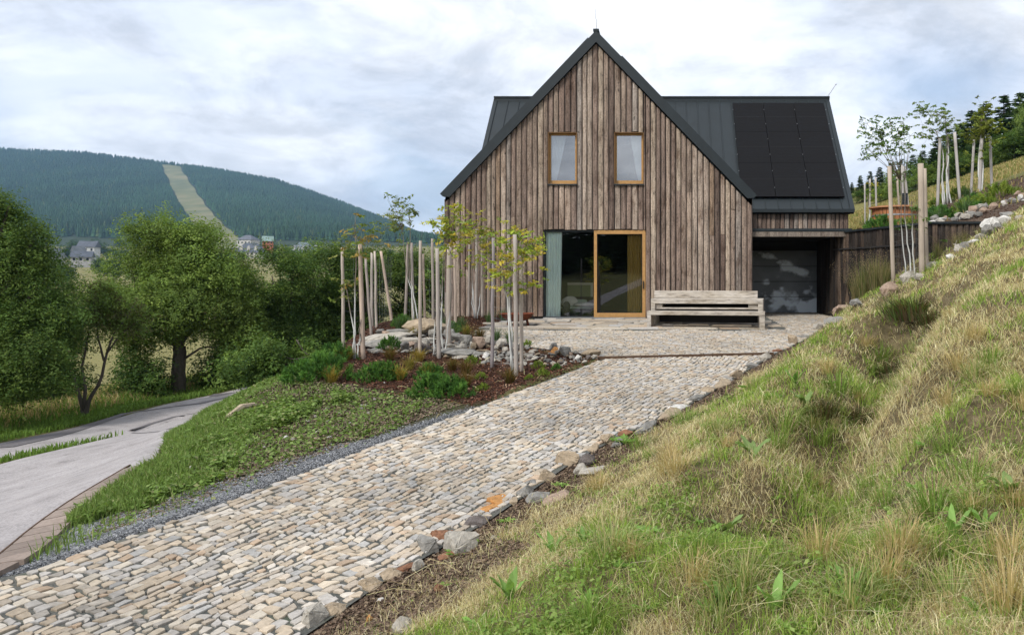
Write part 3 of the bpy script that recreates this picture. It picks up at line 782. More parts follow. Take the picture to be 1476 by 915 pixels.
curtain(X(786), X(809), .03, Z(334), YF + .19, X(809) - X(786), X(806.5) - X(786), 1, (.80, .95, .90), 'curtain', 'pale aqua floor-length curtain behind the tall fixed glazing', 6)
curtain(X(904), X(926), .03, Z(338), YF + .20, X(926) - X(904), X(926) - X(904), 1, (.30, .20, .05), 'curtain', 'ochre-brown curtain hanging inside the sliding glass door', 6)
# ground floor glazing
x0, xm, x1, z1 = D0[0], X(856), D0[1], D0[3]
w = MB(); w.box(x0, x0 + .045, YF + .08, YF + .16, 0, z1); w.box(x0 + .045, xm, YF + .081, YF + .159, z1 - .05, z1); w.box(x0 + .045, xm, YF + .081, YF + .159, 0, .045)
fx = part(w, 'fixed_window', M['roof']); g = MB(); g.add([(x0 + .04, YF + .12, .04), (xm, YF + .12, .04), (xm, YF + .12, z1 - .04), (x0 + .04, YF + .12, z1 - .04)], [(0, 1, 2, 3)]); part(g, 'pane', M['glass'], fx)
w = MB(); f = .082; yy = YF + .03
w.box(xm, xm + f, yy, yy + .12, .03, z1 - .005); w.box(x1 - .09, x1 - .002, yy, yy + .12, .03, z1 - .005); w.box(xm + f, x1 - .09, yy + .002, yy + .118, z1 - .11, z1 - .005); w.box(xm + f, x1 - .09, yy + .002, yy + .118, .03, .15)
sd_ = part(w, 'sliding_door', M['frame']); g = MB(); g.add([(xm + f, YF + .10, .15), (x1 - .09, YF + .10, .15), (x1 - .09, YF + .10, z1 - .11), (xm + f, YF + .10, z1 - .11)], [(0, 1, 2, 3)]); part(g, 'pane', M['glass'], sd_)
g = MB(); q = .02
g.box(xm + f - .001, xm + f + q, YF + .07, YF + .09, .15, z1 - .11); g.box(x1 - .09 - q, x1 - .089, YF + .07, YF + .09, .15, z1 - .11); g.box(xm + f + q, x1 - .09 - q, YF + .07, YF + .09, .15, .17); g.box(xm + f + q, x1 - .09 - q, YF + .07, YF + .09, z1 - .13, z1 - .11); part(g, 'gasket', M['pvline'], sd_)
g = MB(); g.box(x1 - .075, x1 - .045, yy - .03, yy - .001, Z(413), Z(408)); g.box(x1 - .075, x1 - .045, yy - .03, yy, Z(415), Z(405)); 
g = MB(); g.box(x1 - .075, x1 - .045, yy - .035, yy - .002, Z(416), Z(405)); part(g, 'handle', M['pvline'], sd_)
g = MB(); g.box(x0, x1, YF - .02, YF + .2, -.02, .028); part(g, 'threshold', M['steel'])
# things inside
t = NT('green_view'); M['sage'] = t.fin((.16, .19, .08), .7)
mb = MB(); yb = YF + 4.4
for a in ((X(811), X(851), Z(409.5), Z(413)),): pass
xa, xb, za, zb = X(806), X(846), Z(430), Z(408)
yb = YF + 1.9
mb.box(xa, xb, yb, yb + .05, zb - .07, zb); mb.box(xb - .07, xb, yb + .001, yb + .049, za, zb - .07)
bs = empty('day_bed', ((xa + xb) / 2, YF + 1.4, 0)); tag(bs, 'low day bed with pale inner window frame and added olive panel behind the tall glass pane', 'bed')
t = NT('pale_wood'); M['palewood'] = t.fin((.42, .40, .30), .5)
part(mb, 'inner_window_frame', M['palewood'], bs)
mb = MB(); mb.box(xa + .0, xb - .07, yb + .02, yb + .04, za, zb - .07); part(mb, 'view_panel', M['sage'], bs)  # olive panel put in for greenery seen through a far window
mb = MB(); mb.box(X(803), X(850), YF + .7, YF + 1.85, .02, .18); part(mb, 'base', M['dark'], bs)
def cushion(c, s, rz, rx, mat, label, name='pillow', cat='pillow', rnd=.55):
    n = 14; V = []; Fq = []
    for i in range(n):
        th = PI * (i + .5) / n - PI / 2
        for j in range(2 * n):
            ph = PI * j / n
            def sp(v, e): return math.copysign(abs(v) ** e, v)
            x = sp(math.cos(th), .9) * sp(math.cos(ph), rnd); y_ = sp(math.cos(th), .9) * sp(math.sin(ph), rnd); z = sp(math.sin(th), .9)
            k = 1 - .25 * (x * x * y_ * y_); V.append((x * s[0] / 2, y_ * s[1] / 2, z * s[2] / 2 * (1 - .35 * max(abs(x), abs(y_)) ** 3)))
    m2 = 2 * n
    for i in range(n - 1):
        for j in range(m2): Fq.append((i * m2 + j, i * m2 + (j + 1) % m2, (i + 1) * m2 + (j + 1) % m2, (i + 1) * m2 + j))
    Fq.append(tuple(range(m2))[::-1]); Fq.append(tuple((n - 1) * m2 + j for j in range(m2)))
    mb = MB(); mb.add(V, Fq); o = link(name, mb.mesh(name, mat, True), c, (rx, 0, rz)); tag(o, label, cat); return o
t = NT('sage_cloth'); M['sagecloth'] = t.fin((.34, .42, .33), .95)
t = NT('dark_cloth'); M['darkcloth'] = t.fin((.08, .085, .08), .95)
cushion((X(826), YF + 1.2, .26), (.95, 1.0, .15), 0, 0, M['sagecloth'], 'sage green mattress pad lying on the low day bed', 'mattress', 'mattress', .3)
cushion((X(816), YF + .9, .42), (.5, .16, .36), .35, .3, M['cloth'], 'pale pillow propped upright beside the aqua curtain')
cushion((X(827), YF + 1.0, .40), (.55, .35, .14), -.4, .5, M['sagecloth'], 'green pillow slumped in the middle of the day bed')
cushion((X(838), YF + .85, .36), (.6, .35, .12), .15, .1, M['cloth'], 'flat white pillow lying on the day bed near the door frame')
cushion((X(812), YF + .75, .30), (.22, .2, .3), .0, .2, M['darkcloth'], 'small dark cushion on the day bed beside the aqua curtain', 'cushion', 'cushion')

# ---- the wing
YE, ZE, YR, ZR = 24.02, 3.168, 27.77, 7.348
WX0, WX1 = -5.795, 5.72
mb = MB(); sl = np.array([YR - YE, ZR - ZE]); sl /= np.linalg.norm(sl); nn = np.array([-sl[1], sl[0]])
def wing_pt(x, t, h=0.):     # t metres up the slope from the eave, h above it
    p = np.array([YE, ZE]) + sl * t + nn * h; return (x, p[0], p[1])
LS = math.hypot(YR - YE, ZR - ZE)
mb.prism([(YE, ZE), (YE, ZE - .06), (YE + .12, ZE - .13), (YR, ZR - .2), (2 * YR - YE - .12, ZE - .13), (2 * YR - YE, ZE), (YR, ZR)], 0, WX0 + .05, WX1 - .05)
wr = part(mb, 'wing_roof', M['roof'])
mb = MB()
for x in np.arange(WX0 + .45, WX1 - .1, .385):
    mb.obox(wing_pt(x, .02, .012), wing_pt(x, LS - .05, .012), .022, .03, up=(0, nn[0], nn[1]))
part(mb, 'standing_seams', M['roof'], wr)
for x in (WX0, WX1):
    mb = MB(); mb.obox(wing_pt(x, -.02, -.06), wing_pt(x, LS, -.06), .13, .19, up=(0, nn[0], nn[1]))
    n2 = np.array([sl[1], sl[0]]); mb.obox((x, YR, ZR - .07), (x, 2 * YR - YE, ZE - .07), .131, .18, up=(0, n2[0], n2[1])); part(mb, 'verge_trim', M['roof'], wr)
mb = MB(); mb.obox((WX0 - .05, YR, ZR + .03), (WX1 + .07, YR, ZR + .03), .3, .05)
mb.obox((WX0 - .05, YR - .11, ZR - .06), (WX1 + .07, YR - .11, ZR - .06), .02, .22, up=(0, 0, 1)); part(mb, 'ridge_cap', M['roof'], wr)
mb = MB(); mb.obox((2.5, YE - .03, ZE - .03), (WX1 + .05, YE - .03, ZE - .03), .07, .10); part(mb, 'eave_flashing', M['roof'], wr)
mb = MB(); b = px(1192, 141, YR); e_ = px(1205, 122, YR); mb.tube([b, (b + e_) / 2, e_], [.014, .012, .01], 5, cap=True); mb.lathe([(.0, e_[2] - .02), (.03, e_[2]), (0, e_[2] + .03)], e_[0], e_[1], 8); part(mb, 'lightning_rod', M['steel'], wr)
# wing walls
mb = MB(); mb.box(2.4, WX1 - .12, 24.16, 24.3, 2.3, 3.08); mb.prism([(24.16, -.1), (31.4, -.1), (31.4, 3.05), (YR, ZR - .22), (24.16, 3.05)], 0, WX1 - .3, WX1 - .12)
mb.prism([(24.16, -.1), (31.4, -.1), (31.4, 3.05), (YR, ZR - .22), (24.16, 3.05)], 0, WX0 + .12, WX0 + .3); mb.box(WX0 + .3, WX1 - .3, 31.2, 31.4, -.1, 3.05)
part(mb, 'wing_wall', M['soffit'])
bm_ = boards(split_edges([2.45, WX1 - .1], .135), 3.09, 2.5, [], lambda s, d, z: (s, 24.155 - d, z), relief=.03, split=0, seg=.2, shade=.95)
part(bm_, 'wing_cladding', M['boards'])
bm_ = boards(split_edges([24.1, 31.4], .15), lambda s: ZR - .25 - abs(s - YR) * (ZR - ZE) / (YR - YE), 2.0, [], lambda s, d, z: (WX1 - .125 + d, s, z)); part(bm_, 'end_cladding', M['boards'])
bm_ = boards(split_edges([24.1, 31.4], .15), lambda s: ZR - .25 - abs(s - YR) * (ZR - ZE) / (YR - YE), 2.0, [], lambda s, d, z: (WX0 + .125 - d, s, z)); part(bm_, 'end_cladding', M['boards'])
# solar panels 3 x 3
def slope_t(y): return (y - YE) / sl[0]
tb, tt_ = slope_t(24.34), slope_t(27.52); ph = (tt_ - tb) / 3; xa, xb = 2.40, 5.545; pw = (xb - xa) / 3
for r in range(3):
    for c in range(3):
        g = .008; x0_, x1_ = xa + c * pw + g, xa + (c + 1) * pw - g; t0, t1 = tb + r * ph + .004, tb + (r + 1) * ph - .004
        mb = MB(); V = []
        for h in (.05, .10):
            for xx, tt2 in ((x0_, t0), (x1_, t0), (x1_, t1), (x0_, t1)): V.append(wing_pt(xx, tt2, h))
        mb.add(V, [(3, 2, 1, 0), (4, 5, 6, 7), (0, 1, 5, 4), (1, 2, 6, 5), (2, 3, 7, 6), (3, 0, 4, 7)]); p = part(mb, 'solar_panel', M['pv'])
        mb = MB()
        for k in range(1, 10):
            t_ = t0 + (t1 - t0) * k / 10; mb.obox(wing_pt(x0_ + .02, t_, .1015), wing_pt(x1_ - .02, t_, .1015), .004 if k != 5 else .012, .002, up=(0, nn[0], nn[1]))
        part(mb, 'cell_lines', M['pvline'], p)
        mb = MB()
        for f_ in (.25, .75):
            for xx in ((x0_ - .01,) if c < 2 else (x0_ - .01, x1_ + .02)):
                a = wing_pt(xx - .010, t0 + (t1 - t0) * f_, .108); b_ = wing_pt(xx + .010, t0 + (t1 - t0) * f_, .108); mb.obox(a, b_, .016, .012, up=(0, nn[0], nn[1]))
        part(mb, 'clamp', M['steel'], p)
# ---- garage
GY0 = 22.35
mb = MB(); mb.box(2.50, 5.30, GY0 - .03, GY0 + .12, 2.43, 2.50); mb.prism([(GY0 + .12, 2.43), (24.16, 2.45), (24.16, 2.56), (GY0 + .12, 2.50)], 0, 2.50, 5.30); gr_ = part(mb, 'garage_roof', M['roof'])
mb = MB(); mb.obox((2.5, GY0 + .03, 2.34), (5.22, GY0 + .03, 2.34), .12, .135, col=(.2, .17, .145)); part(mb, 'garage_beam', M['boards'])
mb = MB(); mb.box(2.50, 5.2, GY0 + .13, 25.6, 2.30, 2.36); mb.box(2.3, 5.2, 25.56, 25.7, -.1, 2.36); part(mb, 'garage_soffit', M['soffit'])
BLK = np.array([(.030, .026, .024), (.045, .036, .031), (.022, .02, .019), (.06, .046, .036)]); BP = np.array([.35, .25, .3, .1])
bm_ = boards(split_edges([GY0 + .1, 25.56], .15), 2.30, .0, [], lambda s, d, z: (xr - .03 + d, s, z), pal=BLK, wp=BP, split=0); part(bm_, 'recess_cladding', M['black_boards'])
# sectional door with a printed photograph of clouds
n, m = 190, 150; dx0, dx1, dz0, dz1 = 2.52, 4.985, .02, 1.985; dy = 25.50
XX, ZZ = np.meshgrid(np.linspace(0, 1, n), np.linspace(0, 1, m), indexing='ij')
def blob(cx, cz, rx, rz_, an=0.):
    c, s = math.cos(an), math.sin(an); a = (XX - cx) * c + (ZZ - cz) * s; b = -(XX - cx) * s + (ZZ - cz) * c; return np.exp(-((a / rx) ** 2 + (b / rz_) ** 2))
# door spans photo u 1085..1180 ; coordinates 0..1
dens = (blob(.30, .91, .16, .06, -.3) + .9 * blob(.50, .80, .16, .06, -.75) + .9 * blob(.72, .70, .15, .06, -.4) + .25 * blob(.95, .55, .08, .10) + .5 * blob(.34, .48, .05, .05) + .35 * blob(.50, .45, .03, .10, .2)
        + 1. * blob(.48, .22, .2, .09, -.1) + 1.1 * blob(.75, .12, .25, .12) + .6 * blob(.42, .33, .07, .06) + .6 * blob(.95, .15, .12, .12) + .55 * blob(.8, .33, .16, .05, .5))
nz = fbm(XX * 5 + 3, ZZ * 5, 31, 6); nz2 = fbm(XX * 13, ZZ * 13 + 5, 33, 5)
cl = np.clip(dens * 1.3 + (nz - .5) * 2.6 + (nz2 - .5) * 1.9 - .40, 0, 1); cl *= sstep(0, .25, dens)
g_ = .13 + .07 * (1 - ZZ) + .15 * np.clip(nz - .4, 0, 1) + cl ** .8 * 1.0; g_ = np.clip(g_, 0, .96)
C = np.stack([g_ * .90, g_ * 1.0, g_ * 1.08], -1)
groove = np.min(np.abs(ZZ[..., None] - np.array([.25, .5, .75])), -1) < .006
C = C * np.where(groove, .5, 1)[..., None]
V = np.stack([dx0 + XX * (dx1 - dx0), np.full_like(XX, dy) + groove * .012, dz0 + ZZ * (dz1 - dz0)], -1)
i, j = np.meshgrid(np.arange(n - 1), np.arange(m - 1), indexing='ij'); q = (i * m + j).ravel()
mb = MB(); mb.add(V.reshape(-1, 3), np.stack([q, q + m, q + m + 1, q + 1], 1), C.reshape(-1, 3))
mb.box(dx0, dx1, dy + .015, dy + .05, dz0, dz1, (.05, .05, .05))
t = NT('printed_door'); M['print'] = t.fin(t.attr(), .35, spec=.5)
part(mb, 'garage_door', M['print'])

# ================================================================== RETAINING WALL
rw = empty('retaining_wall', (5.6, 21, 0)); tag(rw, 'tall dark timber-clad retaining wall with thin metal cap beside the garage', 'retaining wall')
tops = MB(); core = MB(); rail = MB(); clad = MB()
pal2 = np.array([(.055, .043, .036), (.085, .062, .048), (.035, .03, .027), (.11, .082, .062), (.03, .025, .023)]); wp2 = np.array([.3, .2, .25, .1, .15])
for k, (a, b) in enumerate(zip(WALL[:-1], WALL[1:])):
    d = b - a; L = np.linalg.norm(d); d = d / L; nrm = np.array([d[1], -d[0]])     # points away from the fill
    nrm = nrm if (nrm @ np.array([-1., -.6])) > 0 else -nrm
    p = lambda s, dd, z, a=a, d=d, nrm=nrm: (a[0] + d[0] * s + nrm[0] * (dd + .0), a[1] + d[1] * s + nrm[1] * dd, z)
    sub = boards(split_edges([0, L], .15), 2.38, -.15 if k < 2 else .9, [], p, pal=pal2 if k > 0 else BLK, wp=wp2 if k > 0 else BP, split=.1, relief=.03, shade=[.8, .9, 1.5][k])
    clad.V += sub.V; clad.C += sub.C; clad.F += [f + clad.n for f in sub.F]; clad.n += sub.n
    c = a - nrm * .09 + d * (.0 if k else 0); e = b - nrm * .09
    core.obox((*(c), 1.1), (*(e), 1.1), .17, 2.56, col=(.03, .03, .03))
    if k > 0 : tops.obox((*(a - nrm * .08 - d * .05), 2.415), (*(b - nrm * .08 + d * .06), 2.415), .30, .05)
    if k == 1: rail.obox((*(a + nrm * .05), 1.93), (*(b + nrm * .05), 1.93), .03, .04)
part(clad, 'cladding', M['black_boards'], rw); part(core, 'core', M['soffit'], rw); part(tops, 'cap', M['roof'], rw); part(rail, 'rail', M['soffit'], rw)

# ================================================================== BENCH
bn = empty('bench', (1.1, 20.3, 0)); tag(bn, 'massive silver-grey timber bench with high back board and wide table shelf', 'bench')
def P2(u, v, y): return px(u, v, y)
yf, ang = 19.25, -.14
fl = np.array([X(0)*0 + (932.5 - VU) / F * 19.55, 19.55]); fr = np.array([(1102.5 - VU) / F * 19.1, 19.1])
dv = fr - fl; Lb = np.linalg.norm(dv); dv /= Lb; bk = np.array([-dv[1], dv[0]])
def bb(mb, s0, s1, d0, d1, z0, z1):
    V = []
    for z in (z0, z1):
        for s, d in ((s0, d0), (s1, d0), (s1, d1), (s0, d1)): q = fl + dv * s + bk * d; V.append((q[0], q[1], z))
    mb.add(V, [(3, 2, 1, 0), (4, 5, 6, 7), (0, 1, 5, 4), (1, 2, 6, 5), (2, 3, 7, 6), (3, 0, 4, 7)])
gz = lambda s, d: float(ter_z(0, (fl + dv * s + bk * d)[1]))
zs = .31; th = .095
def bev(o, w=.008):
    md = o.modifiers.new('Bevel', 'BEVEL'); md.width = w; md.segments = 2; md.limit_method = 'ANGLE'
mb = MB(); bb(mb, 0, Lb, 0, .36, zs - th, zs); bev(part(mb, 'seat', M['bench'], bn))
mb = MB(); bb(mb, .0, .10, .0, .36, gz(0, 0) - .02, zs - th - .001); bev(part(mb, 'leg', M['bench'], bn))
mb = MB(); bb(mb, Lb - .13, Lb, .0, .36, gz(Lb, 0) - .02, zs - th - .001); bev(part(mb, 'leg', M['bench'], bn))
zt_ = .60; tth = .12; r_ = Lb - .06
mb = MB(); bb(mb, .02, r_, .44, 1.25, zt_ - tth, zt_); bev(part(mb, 'table_top', M['bench'], bn))
for s0, s1 in ((.02, .13), (r_ - .12, r_)):
    mb = MB(); bb(mb, s0, s1, .44, 1.25, gz(s0, 1) - .05, zt_ - tth - .001); bev(part(mb, 'side_panel', M['bench'], bn))
mb = MB(); bb(mb, .131, r_ - .121, .50, 1.2, zs + .03, zs + .075); bev(part(mb, 'shelf', M['bench'], bn))
mb = MB(); bb(mb, .131, r_ - .121, 1.1, 1.2, -.02, zt_ - tth - .002); part(mb, 'gap_shade', M['soffit'], bn)  # black sheet added to stand for the shade in the gap under the table
mb = MB(); bb(mb, -.02, Lb - .22, 1.20, 1.32, zt_ + .002, .79); bev(part(mb, 'backrest', M['bench'], bn))
mb = MB(); bb(mb, .131, .30, .50, 1.15, zs + .08, zt_ - tth); bb(mb, r_ - .36, r_ - .121, .50, 1.15, zs + .08, zt_ - tth); part(mb, 'spacer_block', M['bench'], bn)

# ================================================================== FIRE BOWL
c = on_ter(745, 470); fz = float(ter_z(*c)); fb = empty('fire_bowl', (c[0], c[1], fz)); tag(fb, 'rusty shallow round fire bowl on short legs on the pale cobbles', 'fire bowl')
mb = MB(); r = .40; mb.lathe([(0, .12), (.16, .125), (.28, .17), (.37, .24), (r, .30), (r + .03, .31), (r + .03, .325), (r - .005, .32), (.35, .25), (.25, .18), (0, .15)], 0, 0, 28)
o = link('bowl', mb.mesh('bowl', M['rust'], True), parent=fb)
for k in range(3):
    a = .5 + k * 2 * PI / 3; mb = MB(); mb.obox((math.cos(a) * .26, math.sin(a) * .26, .16), (math.cos(a) * .30, math.sin(a) * .30, -.01), .05, .05); link('leg', mb.mesh('leg', M['rust']), parent=fb)

# ================================================================== HOT TUB
c = np.array(px(1290, 325, 25.0)); tz = hz(c[0], c[1]); tub = empty('hot_tub', (c[0], c[1], tz)); tag(tub, 'round reddish cedar hot tub standing behind the dark retaining wall', 'hot tub')
mb = MB(); rr = .70; k = 34; top = px(0, 301, 25)[2] - tz
for i in range(k):
    a0, a1 = i * 2 * PI / k + .012, (i + 1) * 2 * PI / k - .012; col = np.array((.36, .15, .065)) * rng.uniform(.7, 1.25)
    V = [(rr_ * math.cos(a), rr_ * math.sin(a), z) for z in (0, top) for (rr_, a) in ((rr, a0), (rr, a1), (rr - .06, a1), (rr - .06, a0))]
    mb.add(V, [(3, 2, 1, 0), (4, 5, 6, 7), (0, 1, 5, 4), (1, 2, 6, 5), (2, 3, 7, 6), (3, 0, 4, 7)], col)
link('staves', mb.mesh('staves', M['cedar']), parent=tub)
mb = MB(); mb.lathe([(rr - .08, top + .001), (rr + .09, top + .001), (rr + .09, top + .05), (rr - .08, top + .05), (rr - .08, top + .001)], 0, 0, 34, (.45, .22, .11)); link('rim', mb.mesh('rim', M['cedar']), parent=tub)
mb = MB(); mb.lathe([(0, top - .08), (rr - .05, top - .08)], 0, 0, 34, (.25, .2, .15)); link('cover', mb.mesh('cover', M['cedar']), parent=tub)
for hh in (.25, .75):
    mb = MB(); mb.lathe([(rr + .004, top * hh - .02), (rr + .012, top * hh - .02), (rr + .012, top * hh + .02), (rr + .004, top * hh + .02)], 0, 0, 34); link('hoop', mb.mesh('hoop', M['steel']), parent=tub)
mb = MB(); mb.tube([(rr - .2, .62, top - .4), (rr - .2, .62, top + .55)], .09, 10); link('stove_pipe', mb.mesh('stove_pipe', M['roof']), parent=tub)
mb = MB(); mb.box(-1.15, -.72, -.35, .35, 0, .28, (.36, .17, .08)); link('step', mb.mesh('step', M['cedar']), parent=tub)
# ================================================================== STONES
def rock_mesh(seed, sx=1, sy=1, sz=1, angular=.8):
    r_ = np.random.default_rng(seed); import bmesh
    bm = bmesh.new()
    pts = r_.normal(0, 1, (16, 3)); pts /= np.linalg.norm(pts, axis=1)[:, None]; pts *= r_.uniform(.72, 1.0, (16, 1)); pts *= np.array([sx, sy, sz]) * .5
    vs = [bm.verts.new(p) for p in pts]; bmesh.ops.convex_hull(bm, input=vs)
    bmesh.ops.delete(bm, geom=[v for v in bm.verts if not v.link_faces], context='VERTS')
    bmesh.ops.bevel(bm, geom=bm.edges[:], offset=.035 * min(sx, sy, sz), segments=1, affect='EDGES')
    bmesh.ops.triangulate(bm, faces=bm.faces[:]); bmesh.ops.subdivide_edges(bm, edges=bm.edges[:], cuts=1, use_grid_fill=True)
    for v in bm.verts:
        n = r_.normal(0, .014, 3); v.co += Vector(n) * min(sx, sy, sz)
    bm.normal_update(); V = np.array([v.co[:] for v in bm.verts]); Fq = [tuple(v.index for v in f.verts) for f in bm.faces]; 
    bm.verts.index_update(); Fq = [tuple(v.index for v in f.verts) for f in bm.faces]; bm.free(); return V, Fq
RC = {'tan2': (.33, .27, .20), 'grey': (.23, .22, .20), 'tan': (.33, .26, .18), 'orange': (.46, .23, .08), 'rust': (.24, .12, .07), 'pale': (.37, .34, .29), 'dark': (.14, .12, .11), 'pink': (.34, .25, .19), 'white': (.56, .54, .50)}
_rk = {}
def rock(col, variant, loc, size, rz=0, tilt=0., label=None, group=None, name='rock', cat='rock', sink=.28):
    shp = [(1, .7, .55), (1, .8, .4), (.8, .8, .75), (1.2, .6, .35), (.9, .6, .9), (1.3, .7, .22)][variant % 6]
    key = (col, variant)
    if key not in _rk:
        V, Fq = rock_mesh(100 + variant * 7 + len(col), *shp); c = np.array(RC[col]); nz = fbm(V[:, 0] * 4 + variant, V[:, 1] * 4 + V[:, 2] * 5, 8)[:, None]
        mb = MB(); mb.add(V, Fq, c * (.75 + .5 * nz)); _rk[key] = mb.mesh('rock', M['stone'])
    z = hz(loc[0], loc[1]) + shp[2] * size * (.5 - sink)
    o = link(name, _rk[key], (loc[0], loc[1], z), (tilt, rng.uniform(-.12, .12), rz), size)
    tag(o, label, cat, group); return o
GE = 'stones edging the driveway at the foot of the grass bank'
edge = [ # u, v, size m, colour, variant, label
 (452, 897, .34, 'pale', 4, 'pale grey upright boulder lowest on the drive edge, beside the bare soil'),
 (478, 880, .30, 'tan', 1, 'flat tan stone on bare soil just above the pale grey upright boulder'),
 (530, 848, .32, 'tan', 0, 'rounded yellow-tan stone on bare soil by the drive, below the reddish slab'),
 (563, 828, .30, 'tan', 1, 'sloping tan slab of stone beside the cobbles near bare soil'),
 (592, 815, .30, 'rust', 3, 'brown flat stone tucked behind the sloping tan slab'),
 (617, 792, .36, 'grey', 4, 'jagged grey stone standing beside the large pale wedge boulder'),
 (640, 775, .34, 'rust', 0, 'rusty brown stone behind the large pale wedge boulder'),
 (664, 786, .54, 'pale', 0, 'largest pale grey wedge boulder leaning on the drive edge'),
 (690, 752, .42, 'dark', 1, 'flat dark brown slab above the large pale wedge boulder'),
 (722, 722, .44, 'orange', 1, 'bright orange flat stone on the drive edge'),
 (706, 733, .34, 'orange', 3, 'thin orange slab lying under the bright orange stone'),
 (755, 712, .30, 'grey', 2, 'grey stone between the bright orange stone and the long pale slab'),
 (778, 716, .40, 'grey', 1, 'lichen-grey slab beside the pinkish flat stone'),
 (803, 716, .44, 'pink', 5, 'pinkish flat stone lying in the grass edge'),
 (788, 690, .42, 'tan', 0, 'brown tilted stone below the big square tan block'),
 (818, 668, .50, 'tan', 2, 'big square tan block at the drive edge'),
 (846, 665, .32, 'dark', 2, 'dark purple-brown stone touching the big square tan block'),
 (858, 676, .45, 'pale', 5, 'pale flat slab in grass next to the dark purple-brown stone'),
 (857, 648, .36, 'tan', 0, 'tan stone above the dark purple-brown one, beside a leafy weed'),
 (585, 905, .26, 'pale', 2, 'pale round stone alone in the bare soil near the straw'),
 (548, 862, .10, 'white', 1, 'small white chip of stone on the bare soil'),
 (533, 892, .12, 'orange', 2, 'small orange pebble on the bare soil'),
 (634, 848, .14, 'rust', 2, 'small reddish pebble beside a tuft below the jagged grey stone'),
 (712, 774, .11, 'pale', 2, 'small pale rounded pebble beside the wedge boulder'),
 (720, 780, .10, 'pink', 2, 'small pinkish pebble beside the pale rounded pebble'),
 (890, 636, .40, 'grey', 3, 'long low grey stone where the leafy weed grows'),
 (930, 615, .62, 'grey', 3, 'long grey-brown kerb boulder halfway up the drive'),
 (965, 598, .60, 'tan', 3, 'long tan boulder beside the white-edged slab'),
 (980, 586, .55, 'white', 5, 'white-edged slab lying against the cobbles'),
 (1003, 573, .55, 'grey', 3, 'dark grey long stone above the white-edged slab'),
 (1018, 562, .40, 'tan', 1, 'ochre flat stone on top of the long kerb stones'),
 (1040, 555, .62, 'tan', 3, 'narrow long tan stone near the top of the drive'),
]
for i_, (u, v, s, c, k, lb) in enumerate(edge):
    p = hit(u, v + 3); rock(c, k, p, s * .9, rng.uniform(.9, 1.4) if k in (1, 3, 5) else rng.uniform(0, 6), label=lb, group=GE, sink=.38)
for k, (u, v, s) in enumerate(((1062, 545, .4), (1084, 531, .4), (1102, 521, .35), (1120, 508, .35), (1140, 497, .4), (1158, 487, .45), (1178, 476, .5), (905, 628, .3), (875, 640, .3), (1052, 549, .3), (602, 822, .16), (648, 800, .2), (740, 727, .2), (765, 700, .22), (836, 684, .25))):
    p = hit(u, v); rock(['tan', 'grey', 'pale', 'rust'][k % 4], k % 6, p, s, rng.uniform(0, 6), label='small half-buried stone in the row edging the cobbles beside the grass bank', group='small stones along the cobble edge')
# the stones on the corner by the retaining wall and up the bank crest
crest = [(1212, 452, .62, 'pink', 0, 'pinkish boulder at the corner where cobbles meet the dark wall'), (1205, 466, .7, 'grey', 3, 'grey-brown broad boulder just below the pinkish corner boulder'),
 (1238, 440, .7, 'grey', 3, 'long grey boulder under the tall seeding grass'), (1280, 425, .55, 'pink', 2, 'brownish boulder half hidden below the stake by the wall'),
 (1307, 407, .5, 'pale', 2, 'pale boulder at the foot of the white sapling stems by the wall'), (1325, 402, .35, 'pale', 0, 'small pale stone between the two stakes by the wall')]
for u, v, s, c, k, lb in crest:
    p = hit(u, v); rock(c, k, p, s, rng.uniform(0, 6), label=lb, group='boulders on the bank corner')
for k, (u, v) in enumerate(((1345, 383), (1358, 377), (1372, 370), (1384, 362), (1394, 355), (1404, 348), (1415, 341), (1424, 335), (1434, 327), (1444, 318), (1452, 312))):
    p = hit(u, v + 3); rock(['pale', 'grey', 'white'][k % 3], (0, 3, 1, 2)[k % 4], p, .42 + .25 * (k > 7), rng.uniform(0, 6), label='pale grey stone in the row climbing the bank crest in front of the metal-capped wall', group='stones up the bank crest')
# rockery
big = [(645, 478 + 5, 0, 0)]
GR = 'stones of the rockery'
rk = [(612, 483, 1.45, 'tan', 1, 'largest smooth tan boulder on top of the rockery'), (560, 492, 1.3, 'pale', 5, 'long pale tilted slab rising to the leaning stake'), (548, 500, 1.1, 'grey', 5, 'grey tilted slab below the long pale one'), (535, 500, .6, 'pale', 1, 'pale block at the lower end of the tilted slabs'),
      (585, 500, 1.0, 'pale', 3, 'broad pale flat stone below the largest tan boulder'), (577, 483, .7, 'grey', 3, 'grey stone beside the leaning stake foot'), (597, 503, .6, 'pink', 1, 'pinkish angular stone under the flat pale one'),
      (660, 512, .9, 'grey', 5, 'long grey tilted slab in the middle of the rockery'), (655, 492, .55, 'grey', 0, 'grey stone behind the tilted slab in the rockery'), (672, 500, .5, 'grey', 4, 'upright grey stone in the rockery'), (690, 503, .5, 'pink', 4, 'upright pinkish stone in the rockery'),
      (852, 513, .5, 'tan', 1, 'flat tan stone at the tip of the rockery by the drain'), (800, 511, .3, 'orange', 2, 'small orange stone near the tip of the rockery'), (815, 515, .4, 'grey', 4, 'dark jagged upright stone near the tip of the rockery'), (468, 522 - 30, .4, 'pink', 0, 'pinkish stone showing among the shrubs at the far end of the bed')]
for u, v, s, c, k, lb in rk:
    p = hit(u, v); rock(c, k, p, s * .85, rng.uniform(-.4, .5), label=lb, group=GR, sink=.15)
RP = np.array([on_ter(866, 517), hit(830, 530)[:2], hit(760, 528)[:2], hit(690, 523)[:2], hit(640, 515)[:2], hit(590, 508)[:2], hit(535, 512)[:2], hit(545, 486)[:2], hit(600, 478)[:2], hit(650, 486)[:2], hit(700, 494)[:2], on_ter(768, 503)])
mn, mx = RP.min(0), RP.max(0); cnt = 0; tries = 0
